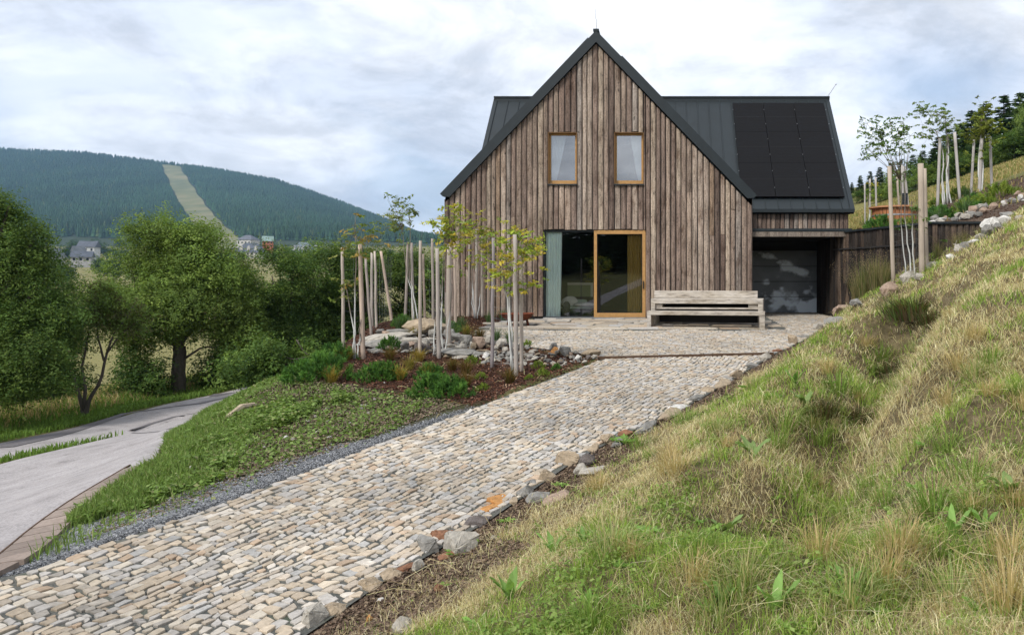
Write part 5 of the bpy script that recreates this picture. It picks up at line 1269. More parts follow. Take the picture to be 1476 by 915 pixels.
# ---- broad-leaved weeds in the bank
def weed_mesh(seed, n, L, col, upright=.6):
    g = np.random.default_rng(seed); mb = MB()
    for k in range(n):
        a = g.uniform(0, 2 * PI); d = np.array([math.cos(a), math.sin(a), 0]); s = np.array([-d[1], d[0], 0]); ln = L * g.uniform(.6, 1.1); ws = ln * g.uniform(.09, .15); m = 6; V = []
        for i in range(m + 1):
            f = i / m; w = ws * math.sin(PI * min(1, f * .92 + .06)) ** .7 * (1 - .25 * f) if i < m else .002
            c = d * ln * (f ** 1.2) * (1 - upright * .6) + np.array([0, 0, 1]) * ln * upright * (f - .45 * f * f * (1.3 - upright)) ; wob = .012 * math.sin(f * 9 + k)
            V += [c - s * w + np.array([0, 0, wob + w * .35]), c, c + s * w + np.array([0, 0, -wob + w * .35])]
        Fq = [(i * 3 + j, i * 3 + j + 1, i * 3 + j + 4, i * 3 + j + 3) for i in range(m) for j in (0, 1)]
        mb.add(V, Fq, np.array(col) * g.uniform(.75, 1.25))
    return mb.mesh('dock_weed', M['leaf'])
WD = [weed_mesh(1, 7, .30, (.22, .36, .10), .85), weed_mesh(2, 14, .20, (.20, .35, .08), .45), weed_mesh(3, 12, .14, (.24, .38, .09), .3), weed_mesh(4, 6, .34, (.24, .34, .12), .7)]
GW = 'broad-leaved weeds growing in the grass bank'
for k, (u, v, t_, s, lb) in enumerate([(797, 800, 0, .8, 'upright broad-leaved weed above the straw, nearest the pinkish flat stone'), (735, 868, 0, .95, 'tall upright broad-leaved weed beside the bare soil'), (690, 905, 1, .8, 'spreading broad-leaved weed low in the grass near the bare soil'), (832, 770, 1, .7, 'leafy weed just behind the upright one by the straw'),
     (1045, 770, 3, .8, 'large-leaved weed beside the pale dry patch'), (1080, 790, 1, .6, 'small leafy weed below the large-leaved one'), (1085, 660, 3, 1., 'long single-leaved weed lying flat across the bank'), (1115, 575, 1, 1.1, 'leafy dock on the hump near the long kerb stones'), (1080, 560, 2, 1.4, 'low leafy weed beside the kerb stones'), (1145, 555, 0, 1., 'upright dock on the hump'), (1160, 585, 3, .9, 'drooping broad-leaved weed above the ditch'),
     (1195, 555, 1, 1., 'leafy weed in the ditch shade'), (1285, 560, 2, 1.5, 'bright leafy weed in the ditch'), (1318, 445, 1, 1.5, 'weed with bluish leaves on top of the bank'), (1455, 715, 3, .7, 'broad-leaved weed near the edge of the bank'), (1300, 815, 2, .8, 'low weed in the lower bank'), (890, 850, 2, .7, 'small clover-like weed among green grass'), (930, 880, 1, .5, 'small leafy weed among green grass'), (1425, 880, 2, .6, 'tiny leafy weed by the lower bank corner'),
     (1020, 890, 0, .5, 'upright little weed in the lower bank'), (1210, 860, 1, .55, 'small leafy weed below the dry ditch straw'), (1375, 740, 2, .8, 'low bright weed on the sunlit slope'), (900, 640, 1, 1.5, 'leafy weed with red stems growing over the long low grey stone'), (730, 752, 2, .9, 'leafy green weed under the bright orange stone'), (810, 700, 2, 1.0, 'leafy weed between lichen-grey and pinkish stones'), (655, 800, 1, .7, 'small leafy tuft below the jagged grey stone'), (640, 845, 2, .7, 'green weed tuft on the bare soil')]):
    p = hit(u, v); o = link('broadleaf_weed', WD[t_], p, (0, 0, k * 1.7), s * .85); tag(o, lb, 'weed', GW)

for k in range(44):
    u = rng.uniform(640, 1470); v = rng.uniform(600, 905)
    if v < 600 + (1000 - u) * .55 + 60: continue
    p = hit(u, v)
    if inside(p[0], p[1], -.4): continue
    t_ = (1, 2, 2, 0)[k % 4]; o = link('broadleaf_weed', WD[t_], p, (0, 0, k * 2.1), rng.uniform(.35, .8)); tag(o, ('small spreading leafy weed', 'tiny low leafy weed', 'tiny low leafy weed', 'small upright leafy weed')[k % 4] + ' scattered among the grass of the bank', 'weed', ('spreading', 'tiny low', 'tiny low', 'upright')[k % 4] + ' weeds scattered in the bank')
# ================================================================== GRASS
def blades(P, Z, L, w, cols, lean=.5, bias=None):
    n = len(P); a = rng.uniform(0, 2 * PI, n); d = np.stack([np.cos(a), np.sin(a)], 1) * rng.uniform(.15, 1, (n, 1)) * np.asarray(lean).reshape(-1, 1)
    if bias is not None: d = d + bias
    s = np.stack([-np.sin(a), np.cos(a)], 1); a2 = rng.uniform(0, PI, n); s = np.stack([np.cos(a2), np.sin(a2)], 1)
    L = np.asarray(L).reshape(-1, 1); w = np.asarray(w).reshape(-1, 1)
    b = np.concatenate([P, (Z - .01)[:, None]], 1); dl = np.linalg.norm(d, axis=1, keepdims=True)
    p1 = b + np.concatenate([d * L * .4, L * .55 * np.ones((n, 1))], 1); p2 = b + np.concatenate([d * L * 1.1, L * np.clip(1 - .55 * dl, .08, 1)], 1)
    sw = np.concatenate([s * w, np.zeros((n, 1))], 1)
    V = np.stack([b - sw, b + sw, p1 + sw * .8, p1 - sw * .8, p2], 1).reshape(-1, 3); i = np.arange(n)[:, None] * 5
    return V, [i + np.array([[0, 1, 2, 3]]), i + np.array([[3, 2, 4]])], np.repeat(cols, 5, axis=0)
def sample_view(n, u0, u1, v0, v1, ymax=45, g=rng):
    """random ground points seen between these picture limits, even in the picture"""
    u = g.uniform(u0, u1, n * 2); v = g.uniform(v0, v1, n * 2)
    return u, v
def scatter_xy(n, x0, x1, y0, y1, keep, power=1.6, ref=3.):
    out = []; tot = 0
    while tot < n:
        x = rng.uniform(x0, x1, n * 3); y = rng.uniform(y0, y1, n * 3); r = np.hypot(x, y); pr = np.minimum(1, (ref / np.maximum(r, .5)) ** power)
        k = (rng.random(n * 3) < pr); x, y = x[k], y[k]; k = keep(x, y); out.append(np.stack([x[k], y[k]], 1)); tot += k.sum()
        if len(out) > 30: break
    P = np.concatenate(out)[:n]; return P
# bank
def on_bank(x, y):
    sd = poly_sd(x, y, PAVE); u = x / y * F + VU
    ok = (sd > .22) & (u > 380) & (u < 2500) & (x > -2.6 - .0 * y) & ((hinge(x, y) < 8) | (x > 3)) & (upper_side(x, y) < .5)
    c = (HR - drive_right[-1]); side = (x - drive_right[-1][0]) * c[1] - (y - drive_right[-1][1]) * c[0]
    ok &= (side > 0) | (y > 14.75)
    ok &= (y < 18.2) | (x > 7.7); ok &= ~((y > 14.5) & (x < np.interp(y, [14.5, 22], [2.3, 5.2]))); ok &= ~((x > 4.7) & (y > 18.6) & (x < 7.7))
    bare = (sd < .22 + .75 * sstep(7.0, 4.0, y) + .45 * vnoise(x * 2.2, y * 2.2, 14)) ; ok &= ~(bare & (rng.random(len(x)) < .86)); return ok
P = scatter_xy(350000, -2.6, 15, .9, 22, on_bank, 1.75, 3.2)
Zb = H(P[:, 0], P[:, 1]); r = np.hypot(P[:, 0], P[:, 1])
dd_ = near_path(P[:, 0], P[:, 1], DITCH)
straw = fbm(P[:, 0] * .8 + 7, P[:, 1] * .8, 11, 4); straw2 = fbm(P[:, 0] * 4.2, P[:, 1] * 4.2, 12, 3)
sf = np.clip((straw - .48) * 4.2 + (straw2 - .5) * 3.4 + .37 + .08 * sstep(4, 9, P[:, 1]), 0, 1)
sf = np.clip(sf + .38 * np.exp(-((dd_ - .45) / .35) ** 2) - .3 * np.exp(-(dd_ / .2) ** 2), .06, .96)
side_ = (P[:, 0] - (.55 * (P[:, 1] - 4) * .55 + .95)) ; sf = np.clip(sf + .12 * (side_ > 0), .05, .97)
nearsoil = poly_sd(P[:, 0], P[:, 1], PAVE); sf = np.clip(sf + .22 * np.exp(-((nearsoil - .6) / .35) ** 2), 0, .97)
isS = rng.random(len(P)) < sf
hole = fbm(P[:, 0] * 3.1 + 31, P[:, 1] * 3.1, 61, 3); kp = (hole > .45) | (rng.random(len(P)) < .42 + .1 * sstep(5, 9, r)); P, Zb, r, dd_, sf, isS = P[kp], Zb[kp], r[kp], dd_[kp], sf[kp], isS[kp]
G = np.array([(.17, .26, .045), (.23, .33, .06), (.29, .37, .085), (.12, .20, .035), (.34, .36, .12)]); SC = np.array([(.52, .44, .25), (.60, .53, .32), (.38, .30, .17), (.66, .61, .40), (.24, .17, .10)])
cols = 1.22 * np.where(isS[:, None], SC[rng.integers(0, 5, len(P))], G[rng.choice(5, len(P), p=[.28, .27, .2, .15, .1])]) * rng.uniform(.75, 1.25, (len(P), 1))
L = np.where(isS, rng.uniform(.05, .13, len(P)), rng.uniform(.04, .12, len(P))) * .86 * (1 + .02 * r) * rng.uniform(.6, 1.5, len(P)) * (.45 + 1.2 * fbm(P[:, 0] * 1.4, P[:, 1] * 1.4, 15, 3)) * np.where(dd_ < .35, 1.6, 1.)
w = np.maximum(.0015, .00040 * r) * rng.uniform(.6, 1.3, len(P)) * np.where(isS, .8, 1.15)
mb = MB(); mb.add(*blades(P, Zb, L, w, cols, np.where(isS, rng.uniform(.8, 2.0, len(P)), rng.uniform(.6, 1.3, len(P)))))
# clover, plantain and other small leaves between the blades
lf = fbm(P[:, 0] * 1.9 + 3, P[:, 1] * 1.9 + 8, 71, 3); kl = (~isS) & (lf > .53) & (rng.random(len(P)) < .6); Pl = P[kl]; nl = len(Pl)
leaves(mb, np.concatenate([Pl + rng.normal(0, .02, Pl.shape), (Zb[kl] + rng.uniform(.01, .07, nl))[:, None]], 1), .026, np.array([(.20, .30, .07), (.15, .235, .05), (.28, .36, .11)])[rng.integers(0, 3, nl)] * rng.uniform(.75, 1.25, (nl, 1)), up=1.3, aspect=.6)
# flattened dead straw
k = isS & (rng.random(len(P)) < .6); Pd = P[k] + rng.normal(0, .03, (k.sum(), 2)); mb.add(*blades(Pd, Zb[k] + rng.uniform(0, .035, k.sum()), rng.uniform(.06, .2, k.sum()) * .6, w[k] * .8, cols[k] * .95, 1.7))
o = mb.build('bank_grass', M['grass']); tag(o, 'mixed green and straw-coloured grass covering the bank', 'grass', kind='stuff')
# fine-leaved tussocks standing out of the bank
TB = [tuft_mesh(60 + k, 120, .23, .0024, c, 1.25, .13).mesh('tussock', M['grass']) for k, c in enumerate((((.24, .32, .09), (.30, .36, .14), (.46, .40, .2)), ((.54, .42, .22), (.42, .33, .15)), ((.16, .26, .05), (.24, .31, .08))))]
TT = []
for k in range(70):
    u = rng.uniform(830, 1476); v = rng.uniform(430, 910)
    p = hit(u, v)
    if not on_bank(np.array([p[0]]), np.array([p[1]]))[0]: continue
    t_ = rng.integers(3); o = link('tussock', TB[t_], p, (0, 0, rng.uniform(0, 6)), rng.uniform(.5, 1.05) * (1 + .03 * p[1])); tag(o, ('pale green fine-leaved', 'straw-coloured dry', 'fresh green')[t_] + ' grass tussock standing out of the bank', 'grass tussock', ('pale green', 'straw-coloured', 'fresh green')[t_] + ' tussocks on the bank')
for k, (u, v, s) in enumerate([(1035, 900, .8), (1225, 880, 1.0), (1255, 850, .8), (1180, 640, 1.5), (1130, 620, 1.6), (1210, 570, 1.8), (1300, 455, 2.2), (1325, 462, 2.0), (1270, 520, 1.8), (1115, 650, 1.4), (1160, 700, 1.2)]):
    p = hit(u, v); o = link('tussock', TB[0 if k < 3 else 2], p, (0, 0, k), s); tag(o, ['arching blue-green tussock', 'big arching tussock', 'arching pale tussock'][k] + ' in the lower bank' if k < 3 else 'large dark green tussock in the ditch of the bank', 'grass tussock', 'large tussocks of the bank')
HE = tuft_mesh(91, 420, .34, .004, ((.10, .07, .04), (.07, .09, .03), (.14, .10, .05), (.09, .13, .04)), .75, .2).mesh('heather', M['grass'])
for k, (u, v, s, lb) in enumerate([(1322, 462, 1.9, 'dark brown-green heather clump on top of the bank'), (1345, 470, 1.2, 'smaller dark heather clump touching the one on top of the bank'), (1285, 545, 1.3, 'dark low clump at the upper end of the ditch'), (1235, 610, .9, 'dark low clump hanging into the ditch'), (1185, 600, .9, 'dark clump on the hump side of the ditch')]):
    p = hit(u, v); o = link('heather', HE, p, (0, 0, k), (s * 1.5, s * .9, s * .75)); tag(o, lb, 'heather', 'dark clumps along the ditch in the bank')
# scattered twigs and dry stalks
mb = MB()
for k in range(420):
    u = rng.uniform(560, 1476); v = rng.uniform(520, 912); p = hit(u, v)
    if inside(p[0], p[1], -.1): continue
    a = rng.uniform(0, 2 * PI); L_ = rng.uniform(.12, .38); q = p + np.array([math.cos(a) * L_, math.sin(a) * L_, 0]); q[2] = hz(q[0], q[1]) + rng.uniform(.02, .12)
    mid = (p + q) / 2 + np.array([0, 0, rng.uniform(.02, .06)]); mb.tube([p + np.array([0, 0, .01]), mid, q], max(.0012, .0003 * p[1]), 3, col=SC[rng.integers(5)] * rng.uniform(.8, 1.25), cap=False)
o = mb.build('dry_stalks', M['grass']); tag(o, 'fallen dry stalks lying over the grass', 'dry stalks', kind='stuff')
# mound: weeds and grass
def on_mound(x, y):
    u = x / y * F + VU; gq = poly_sd(x, y, PAVE); ok = (gq > .14 + .85 * sstep(10.4, 6.2, y) * (.6 + .9 * vnoise(x * 3, y * 3, 5)) * (rng.random(len(x)) < .93)) & (poly_sd(x, y, AP) > .03) & (poly_sd(x, y, BED) > .1) & (x < -3.2) & (x > -10.5) & (y < 24)
    crest = sstep(-.2, 1.6, -(poly_sd(x, y, AP) - 1.2)); dens = fbm(x * 1.3, y * 1.3, 41, 4); gdist = poly_sd(x, y, PAVE)
    return ok & ((dens > .60 - .36 * crest + .22 * np.exp(-(gdist / 1.3) ** 2)) | (rng.random(len(x)) < .06 + .5 * crest))
P = scatter_xy(110000, -10.5, -2.8, 4.5, 24, on_mound, 1.0, 8); Zb = H(P[:, 0], P[:, 1]); r = np.hypot(*P.T)
G2 = np.array([(.14, .215, .05), (.18, .27, .07), (.235, .32, .10), (.11, .165, .04), (.30, .31, .14)])
cr = sstep(-.2, 1.4, -(poly_sd(P[:, 0], P[:, 1], AP) - 1.2))
isg = rng.random(len(P)) < .35 + .6 * cr
cols = G2[rng.choice(5, len(P), p=[.3, .28, .2, .14, .08])] * rng.uniform(.7, 1.3, (len(P), 1)); 
mb = MB(); Pg = P[isg]; mb.add(*blades(Pg, Zb[isg], rng.uniform(.05, .16, len(Pg)) * (.8 + .5 * cr[isg]), .0006 * r[isg] * rng.uniform(.5, 1.2, len(Pg)), cols[isg], .6))
Pw = np.concatenate([P[~isg], (Zb[~isg] + rng.uniform(0, .10, (~isg).sum()) * (.3 + 1.2 * vnoise(P[~isg][:, 0] * 4, P[~isg][:, 1] * 4, 3)))[:, None]], 1)
leaves(mb, Pw, .046, cols[~isg], up=1.4, aspect=.75)
Pc = scatter_xy(42000, -9.5, -2.6, 4.5, 17, lambda x, y: (poly_sd(x, y, PAVE) > .3) & (poly_sd(x, y, AP) > .3) & (poly_sd(x, y, BED) > -.05), .8, 7); mc = MB()
leaves(mc, np.concatenate([Pc, (H(Pc[:, 0], Pc[:, 1]) + .008)[:, None]], 1), .034, np.array([(.14, .10, .07), (.20, .145, .10), (.10, .07, .05), (.28, .22, .16), (.10, .14, .04)])[rng.integers(0, 5, len(Pc))] * rng.uniform(.8, 1.2, (len(Pc), 1)), up=1.5, aspect=.8); o = mc.build('soil', M['gravel']); tag(o, 'crumbly brown soil between the weeds', 'soil', kind='stuff')
o = mb.build('verge_weeds', M['leaf']); tag(o, 'low green weeds and grass on the slope between driveway and road', 'weeds', kind='stuff')
# lane verges and wedge, rough grass at the tree feet
def on_verge(x, y):
    a = poly_sd(x, y, LP); b = poly_sd(x, y, AP); u = x / y * F + VU
    return (a > .12) & (b > .12) & (u > -60) & (x < -7.6) & (x > -26) & ((a < 1.3) | (x < -14) & (rng.random(len(x)) < .6) | (x > -12.5))
P = scatter_xy(70000, -24, -7.6, 5, 38, on_verge, .7, 14); Zb = H(P[:, 0], P[:, 1]); r = np.hypot(*P.T); a = poly_sd(P[:, 0], P[:, 1], LP)
far_ = sstep(1.0, 2.4, a) * (P[:, 0] < -14); st_ = rng.random(len(P)) < far_ * .6
cols = np.where(st_[:, None], np.array([(.42, .33, .17)]), np.array([(.15, .24, .05)])) * rng.uniform(.65, 1.35, (len(P), 1))
mb = MB(); mb.add(*blades(P, Zb, rng.uniform(.08, .2, len(P)) * (1 + 2.2 * far_), .0007 * r * rng.uniform(.5, 1.2, len(P)), cols, .5)); o = mb.build('verge_grass', M['grass']); tag(o, 'bright mown verge and rough grass along the lane', 'grass', kind='stuff')
# meadow blades in the upper garden
def on_mead(x, y): return (upper_side(x, y) > .5) & (x > 4) & (x / y * F + VU < 1560) & (x / y * F + VU > 1180) & (y > 20)
P = scatter_xy(30000, 4, 34, 20, 60, on_mead, .4, 25); 
bed_ = (P[:, 1] < 31 + .3 * (P[:, 0] - 8)); P = P[~bed_ | (rng.random(len(P)) < .12)]; Zb = H(P[:, 0], P[:, 1]); r = np.hypot(*P.T)
cols = np.array([(.34, .27, .12), (.20, .22, .07), (.38, .31, .15)])[rng.integers(0, 3, len(P))] * rng.uniform(.75, 1.25, (len(P), 1)); mb = MB(); mb.add(*blades(P, Zb, rng.uniform(.08, .25, len(P)), .0008 * r, cols, .5)); o = mb.build('meadow_grass', M['grass']); tag(o, 'straw-coloured meadow above the garden', 'grass', kind='stuff')
# bark chips
def on_bed(x, y): return poly_sd(x, y, BED) < -.02
P = scatter_xy(26000, BED[:, 0].min(), BED[:, 0].max(), BED[:, 1].min(), 22, on_bed, .6, 10); P2_ = scatter_xy(14000, 5, 14, 19, 31, lambda x, y: (upper_side(x, y) > .5), .3, 20); P = np.concatenate([P, P2_]); 
Zb = H(P[:, 0], P[:, 1]) + .012; r = np.hypot(*P.T)
cols = np.array([(.085, .032, .018), (.13, .055, .032), (.045, .022, .015), (.20, .11, .07), (.30, .20, .13)])[rng.choice(5, len(P), p=[.3, .27, .25, .13, .05])] * rng.uniform(.7, 1.3, (len(P), 1)); mb = MB(); leaves(mb, np.concatenate([P, Zb[:, None]], 1), .05, cols, up=1.2, aspect=.45); o = mb.build('bark_mulch', M['bark']); tag(o, 'reddish-brown bark chips spread over the planting bed', 'bark mulch', kind='stuff')
# soil crumbs by the drive edge and crushed gravel strip
def on_grav(x, y): return (near_path(x, y, [on_drv(690, 588)] + drive_left) < (.95 * sstep(10.4, 6.2, y) + .07) * (.6 + .9 * vnoise(x * 3, y * 3, 5)) + rng.exponential(.04, len(x))) & (poly_sd(x, y, PAVE) > .0)
P = scatter_xy(95000, -7.2, -2, 4.5, 12, on_grav, .8, 6); mb = MB(); Zb = H(P[:, 0], P[:, 1]) + .008
cols = np.array([(.22, .23, .245), (.30, .31, .325), (.15, .155, .165), (.38, .38, .38)])[rng.integers(0, 4, len(P))] * rng.uniform(.8, 1.2, (len(P), 1)); leaves(mb, np.concatenate([P, Zb[:, None]], 1), .017, cols, up=4, aspect=.9, fold=.3); o = mb.build('gravel', M['gravel']); tag(o, 'blue-grey crushed stone strip along the driveway', 'gravel', kind='stuff')
def on_soil(x, y): return (near_path(x, y, drive_right + [HR]) < 1.1) & (poly_sd(x, y, PAVE) > .0) & (x > -2.9)
P = scatter_xy(14000, -3, 3, 3.5, 15, on_soil, 1.2, 5) if False else scatter_xy(32000, -3, 4, 3.5, 16, on_soil, 1.2, 5); mb = MB(); Zb = H(P[:, 0], P[:, 1]) + .006
cols = np.array([(.12, .08, .055), (.17, .12, .085), (.08, .055, .04), (.24, .18, .12)])[rng.integers(0, 4, len(P))] * rng.uniform(.8, 1.2, (len(P), 1)); leaves(mb, np.concatenate([P, Zb[:, None]], 1), .028, cols, up=1.5, aspect=.9, fold=.4); o = mb.build('soil_crumbs', M['gravel']); tag(o, 'loose brown soil at the foot of the bank', 'soil', kind='stuff')
# a bleached broken branch and turf scar on the mound
p = hit(325, 606); q = hit(368, 586); mb = MB(); mb.tube([p + [0, 0, .03], (p + q) / 2 + [0, 0, .09], q + [0, 0, .03]], [.03, .045, .035], 7, col=(.42, .34, .24)); o = mb.build('branch', M['bark'], loc=p); tag(o, 'short bleached branch lying on the weedy mound above the lane', 'branch')
# ================================================================== TREES
def crown_mesh(name, blobs, n, size, cols, seed, clump=.22, per=34, mat='leaf', flat=.8, twig=.55, aspect=.42):
    """foliage as leafy twigs pointing out of many overlapping boughs"""
    global rng
    keep_ = rng; rng = np.random.default_rng(seed); B = np.array(blobs, float); vol = B[:, 3] * B[:, 4] + B[:, 4] * B[:, 5]
    sb = []                                        # every big bough carries smaller, uneven ones
    for b_, v_ in zip(B, vol):
        for k in range(int(7 + 9 * v_ / vol.max())):
            d = rng.normal(0, 1, 3); d /= np.linalg.norm(d); r = rng.uniform(.25, .92); q = rng.uniform(.28, .55); sb.append([*(b_[:3] + d * b_[3:6] * r), *(b_[3:6] * q)])
    sb = np.array(sb); vs = sb[:, 3] * sb[:, 5]; nc = n // per; bi = rng.choice(len(sb), nc, p=vs / vs.sum()); bt = rng.uniform(.72, 1.3, len(sb))
    d = rng.normal(0, 1, (nc, 3)); d[:, 2] += .25; d /= np.linalg.norm(d, axis=1)[:, None]; C = sb[bi, :3] + d * sb[bi, 3:6] * rng.uniform(.35, 1.08, (nc, 1)) ** .6
    k = (fbm(C[:, 0] * 1.1 + C[:, 1] * .7, C[:, 2] * 1.1 + seed, 3, 3) > .36); C, d, bi = C[k], d[k], bi[k]; nc = len(C)
    td = d + rng.normal(0, .45, (nc, 3)); td[:, 2] -= .1; td /= np.linalg.norm(td, axis=1)[:, None]; L = twig * (size / .09) * rng.uniform(.5, 1.3, (nc, 1))
    f = rng.uniform(-.2, 1, (nc, per, 1)); P = C[:, None] + td[:, None] * L[:, None] * f + rng.normal(0, 1, (nc, per, 3)) * clump * .42 * (1.15 - f * .7) - np.array([0, 0, 1.]) * (.10 * f ** 2 * L[:, None])
    P = P.reshape(-1, 3); cc = np.array(cols)[rng.choice(len(cols), nc)] * rng.uniform(.75, 1.25, (nc, 1)) * bt[bi][:, None]
    cl = np.repeat(cc, per, axis=0) * rng.uniform(.85, 1.15, (nc * per, 1)); mb = MB(); leaves(mb, P, size, cl, up=.6, aspect=aspect, bias=np.repeat(d, per, axis=0) * 1.1); me = mb.mesh(name, M[mat]); rng = keep_; return me
def trunk_mesh(base_r, paths, col=(.10, .085, .07)):
    mb = MB()
    for P, r0, r1 in paths:
        P = np.array(P, float); n = 10; dd = np.linspace(0, 1, len(P)); t = np.linspace(0, 1, n); Q = np.stack([np.interp(t, dd, P[:, k]) for k in range(3)], 1); Q[1:-1] += rng.normal(0, .12 * r0, (n - 2, 3)) * np.array([1, 1, .3])
        mb.tube(Q, r0 + (r1 - r0) * t ** .8, 8, col=np.array(col))
    return mb.mesh('trunk', M['bark'], True)
DG = [(.07, .125, .03), (.095, .16, .038), (.125, .19, .048), (.05, .095, .025)]
LG = [(.17, .245, .055), (.215, .285, .07), (.13, .19, .042), (.26, .32, .09)]
def tree(label, base, blobs_px, y, n, size, cols, seed, trunkpath=None, group='trees along the lane', tr=.16, depth=1.0, clump=.26, name='broadleaf_tree'):
    """blobs given in picture pixels (u, v, ru, rv) at distance y, grown into rounded volumes there"""
    bl = []; g = np.random.default_rng(seed)
    for (u, v, ru, rv) in blobs_px:
        c = px(u, v, y); rx = ru / F * y; rz = rv / F * y; ry = max(rx, rz) * depth; dy = g.uniform(-.5, .5) * rx * .8
        bl.append((c[0] - base[0], dy, c[2] - base[2], rx, ry, rz))
    t = empty(name, base); tag(t, label, 'tree', group)
    paths = []
    cx = np.mean([b[0] for b in bl]); top = max(b[2] + b[5] for b in bl); fork = np.array([cx * .15, 0, top * .28]) if trunkpath is None else None
    if trunkpath is None:
        paths.append(([(0, 0, -.3), tuple(fork * .5), tuple(fork)], tr, tr * .75))
        for b in bl: paths.append(([tuple(fork), ((fork[0] + b[0]) / 2, b[1] / 2, (fork[2] + b[2]) / 2 - .1), (b[0], b[1], b[2] + b[5] * .3)], tr * .55, .02))
    else: paths = trunkpath
    me = trunk_mesh(tr, paths); link('trunk', me, parent=t); link('crown', crown_mesh('crown', bl, n, size, cols, seed, clump), parent=t); return t
def G3(x, y): return np.array([x, y, hz(x, y)])
# main round willow with visible trunk
yb = 26.; b = px(257, 570, yb); b[2] = hz(b[0], b[1])
def L3(u, v, y=yb, bb_=None): q = px(u, v, y) - (b if bb_ is None else bb_); return (q[0], q[1], q[2])
tp = [([(0, 0, -.3), L3(258, 540), L3(258, 500)], .24, .19), ([L3(258, 505), L3(240, 480), L3(205, 462), L3(180, 450)], .12, .03), ([L3(258, 500), L3(262, 450), L3(255, 400), L3(250, 345)], .15, .03), ([L3(259, 495), L3(285, 455), L3(315, 425)], .12, .03),
      ([L3(250, 495), L3(222, 470), L3(200, 430), L3(190, 390)], .10, .02), ([L3(260, 480), L3(300, 470), L3(340, 460)], .09, .02), ([L3(257, 470), L3(230, 420), L3(215, 370)], .1, .02), ([L3(260, 520), L3(292, 500), L3(330, 500)], .05, .015)]
tree('round green willow with a dark trunk, standing alone beside the lane', b, [(255, 375, 62, 55), (205, 400, 52, 50), (300, 405, 60, 55), (335, 450, 42, 45), (250, 435, 80, 45), (185, 450, 40, 28), (215, 345, 38, 32), (262, 342, 42, 30), (300, 350, 30, 22), (350, 490, 28, 30), (225, 475, 60, 20), (165, 430, 26, 26), (315, 485, 50, 26),(190, 495, 34, 18),  (358, 420, 18, 25)], yb, 165000, .086, LG[:3] + DG[2:3], 5, tp, depth=1.0, tr=.2)
b2 = px(195, 590, 25); b2[2] = hz(b2[0], b2[1])
tree('low dark bush under the round willow beside the lane', b2, [(200, 550, 38, 28), (178, 560, 22, 16), (222, 540, 24, 24), (190, 530, 22, 20)], 25, 9000, .10, DG, 6, tr=.05, name='bush', group='bushes under the lane trees')
b3 = G3(-15.6, 27.5); tree('dark bush between the willow trunk and the dense thicket', b3, [(330, 525, 36, 34), (300, 545, 26, 22), (355, 515, 30, 34)], 27.5, 16000, .10, DG, 16, tr=.05, name='bush', group='bushes under the lane trees')
# small leaning multi-stem tree
y3 = 21.; b = px(122, 603, y3); b[2] = hz(b[0], b[1]); f3 = lambda u, v: L3(u, v, y3, b)
tp = [([(0, 0, -.2), f3(120, 590), f3(113, 565), f3(105, 540)], .075, .03), ([(0, 0, -.1), f3(128, 575), f3(145, 550), f3(153, 510), f3(165, 480)], .065, .02), ([f3(121, 590), f3(123, 560), f3(118, 530), f3(128, 480)], .055, .02), ([f3(153, 510), f3(175, 480), f3(200, 462)], .03, .01), ([f3(150, 520), f3(140, 480), f3(145, 440)], .03, .01), ([f3(165, 480), f3(185, 455), f3(192, 440)], .02, .008)]
tree('small thin multi-stemmed tree leaning over the lane verge with sparse crown', b, [(150, 450, 32, 28), (175, 470, 30, 18), (125, 470, 22, 26), (150, 425, 26, 18), (190, 450, 20, 18)], y3, 9000, .075, [LG[2], DG[2], (.10, .10, .04)], 8, tp, tr=.08, depth=.8, clump=.2)
# big trees on the near side
b = G3(-17.2, 19.0); tree('largest tall broad tree at the near end of the lane', b, [(-10, 330, 45, 45), (-60, 350, 60, 60), (25, 375, 40, 38), (62, 410, 32, 30), (10, 430, 65, 55), (62, 455, 38, 38), (-60, 450, 80, 70), (20, 500, 70, 50), (75, 515, 38, 40), (0, 560, 70, 40), (50, 352, 20, 24), (-20, 300, 35, 22), (18, 305, 16, 22)], 19, 170000, .072, LG[2:3] + DG[:3], 9, tr=.26)
b = G3(-18.6, 24.5); tree('medium dark tree tucked behind the largest one near the lane', b, [(80, 440, 32, 35), (95, 480, 28, 36), (55, 470, 45, 60), (92, 545, 32, 36), (50, 560, 50, 40), (72, 385, 22, 26)], 24.5, 60000, .085, DG, 10, tr=.16)
b = G3(-15.2, 17.3); 
# dense thicket behind the mound
yb4 = 29.; b = G3(-13.6, yb4); tree('dense dark rounded tree behind the weedy mound, nearest the willow', b, [(400, 410, 55, 42), (365, 430, 32, 50), (420, 460, 55, 50), (380, 490, 45, 40), (440, 500, 50, 40), (395, 388, 42, 26), (430, 392, 40, 28), (400, 520, 50, 25)], yb4, 120000, .092, DG + [LG[2]], 11, tr=.16)
b = G3(-11.0, 31.); tree('dense dark tree behind the outer stakes', b, [(475, 404, 48, 40), (500, 440, 50, 45), (455, 440, 42, 45), (480, 480, 55, 35), (520, 398, 36, 30), (450, 380, 32, 18), (500, 380, 26, 16)], 31, 115000, .092, DG + [LG[2], LG[0]], 12, tr=.16)
b = G3(-8.6, 33.); tree('green tree filling the gap between the stakes and the house corner', b, [(565, 400, 50, 38), (600, 420, 48, 42), (545, 430, 45, 45), (620, 396, 40, 30), (575, 460, 60, 35), (640, 420, 30, 40), (590, 376, 28, 14), (545, 378, 26, 14)], 33, 115000, .092, DG + LG[:2], 13, tr=.16)
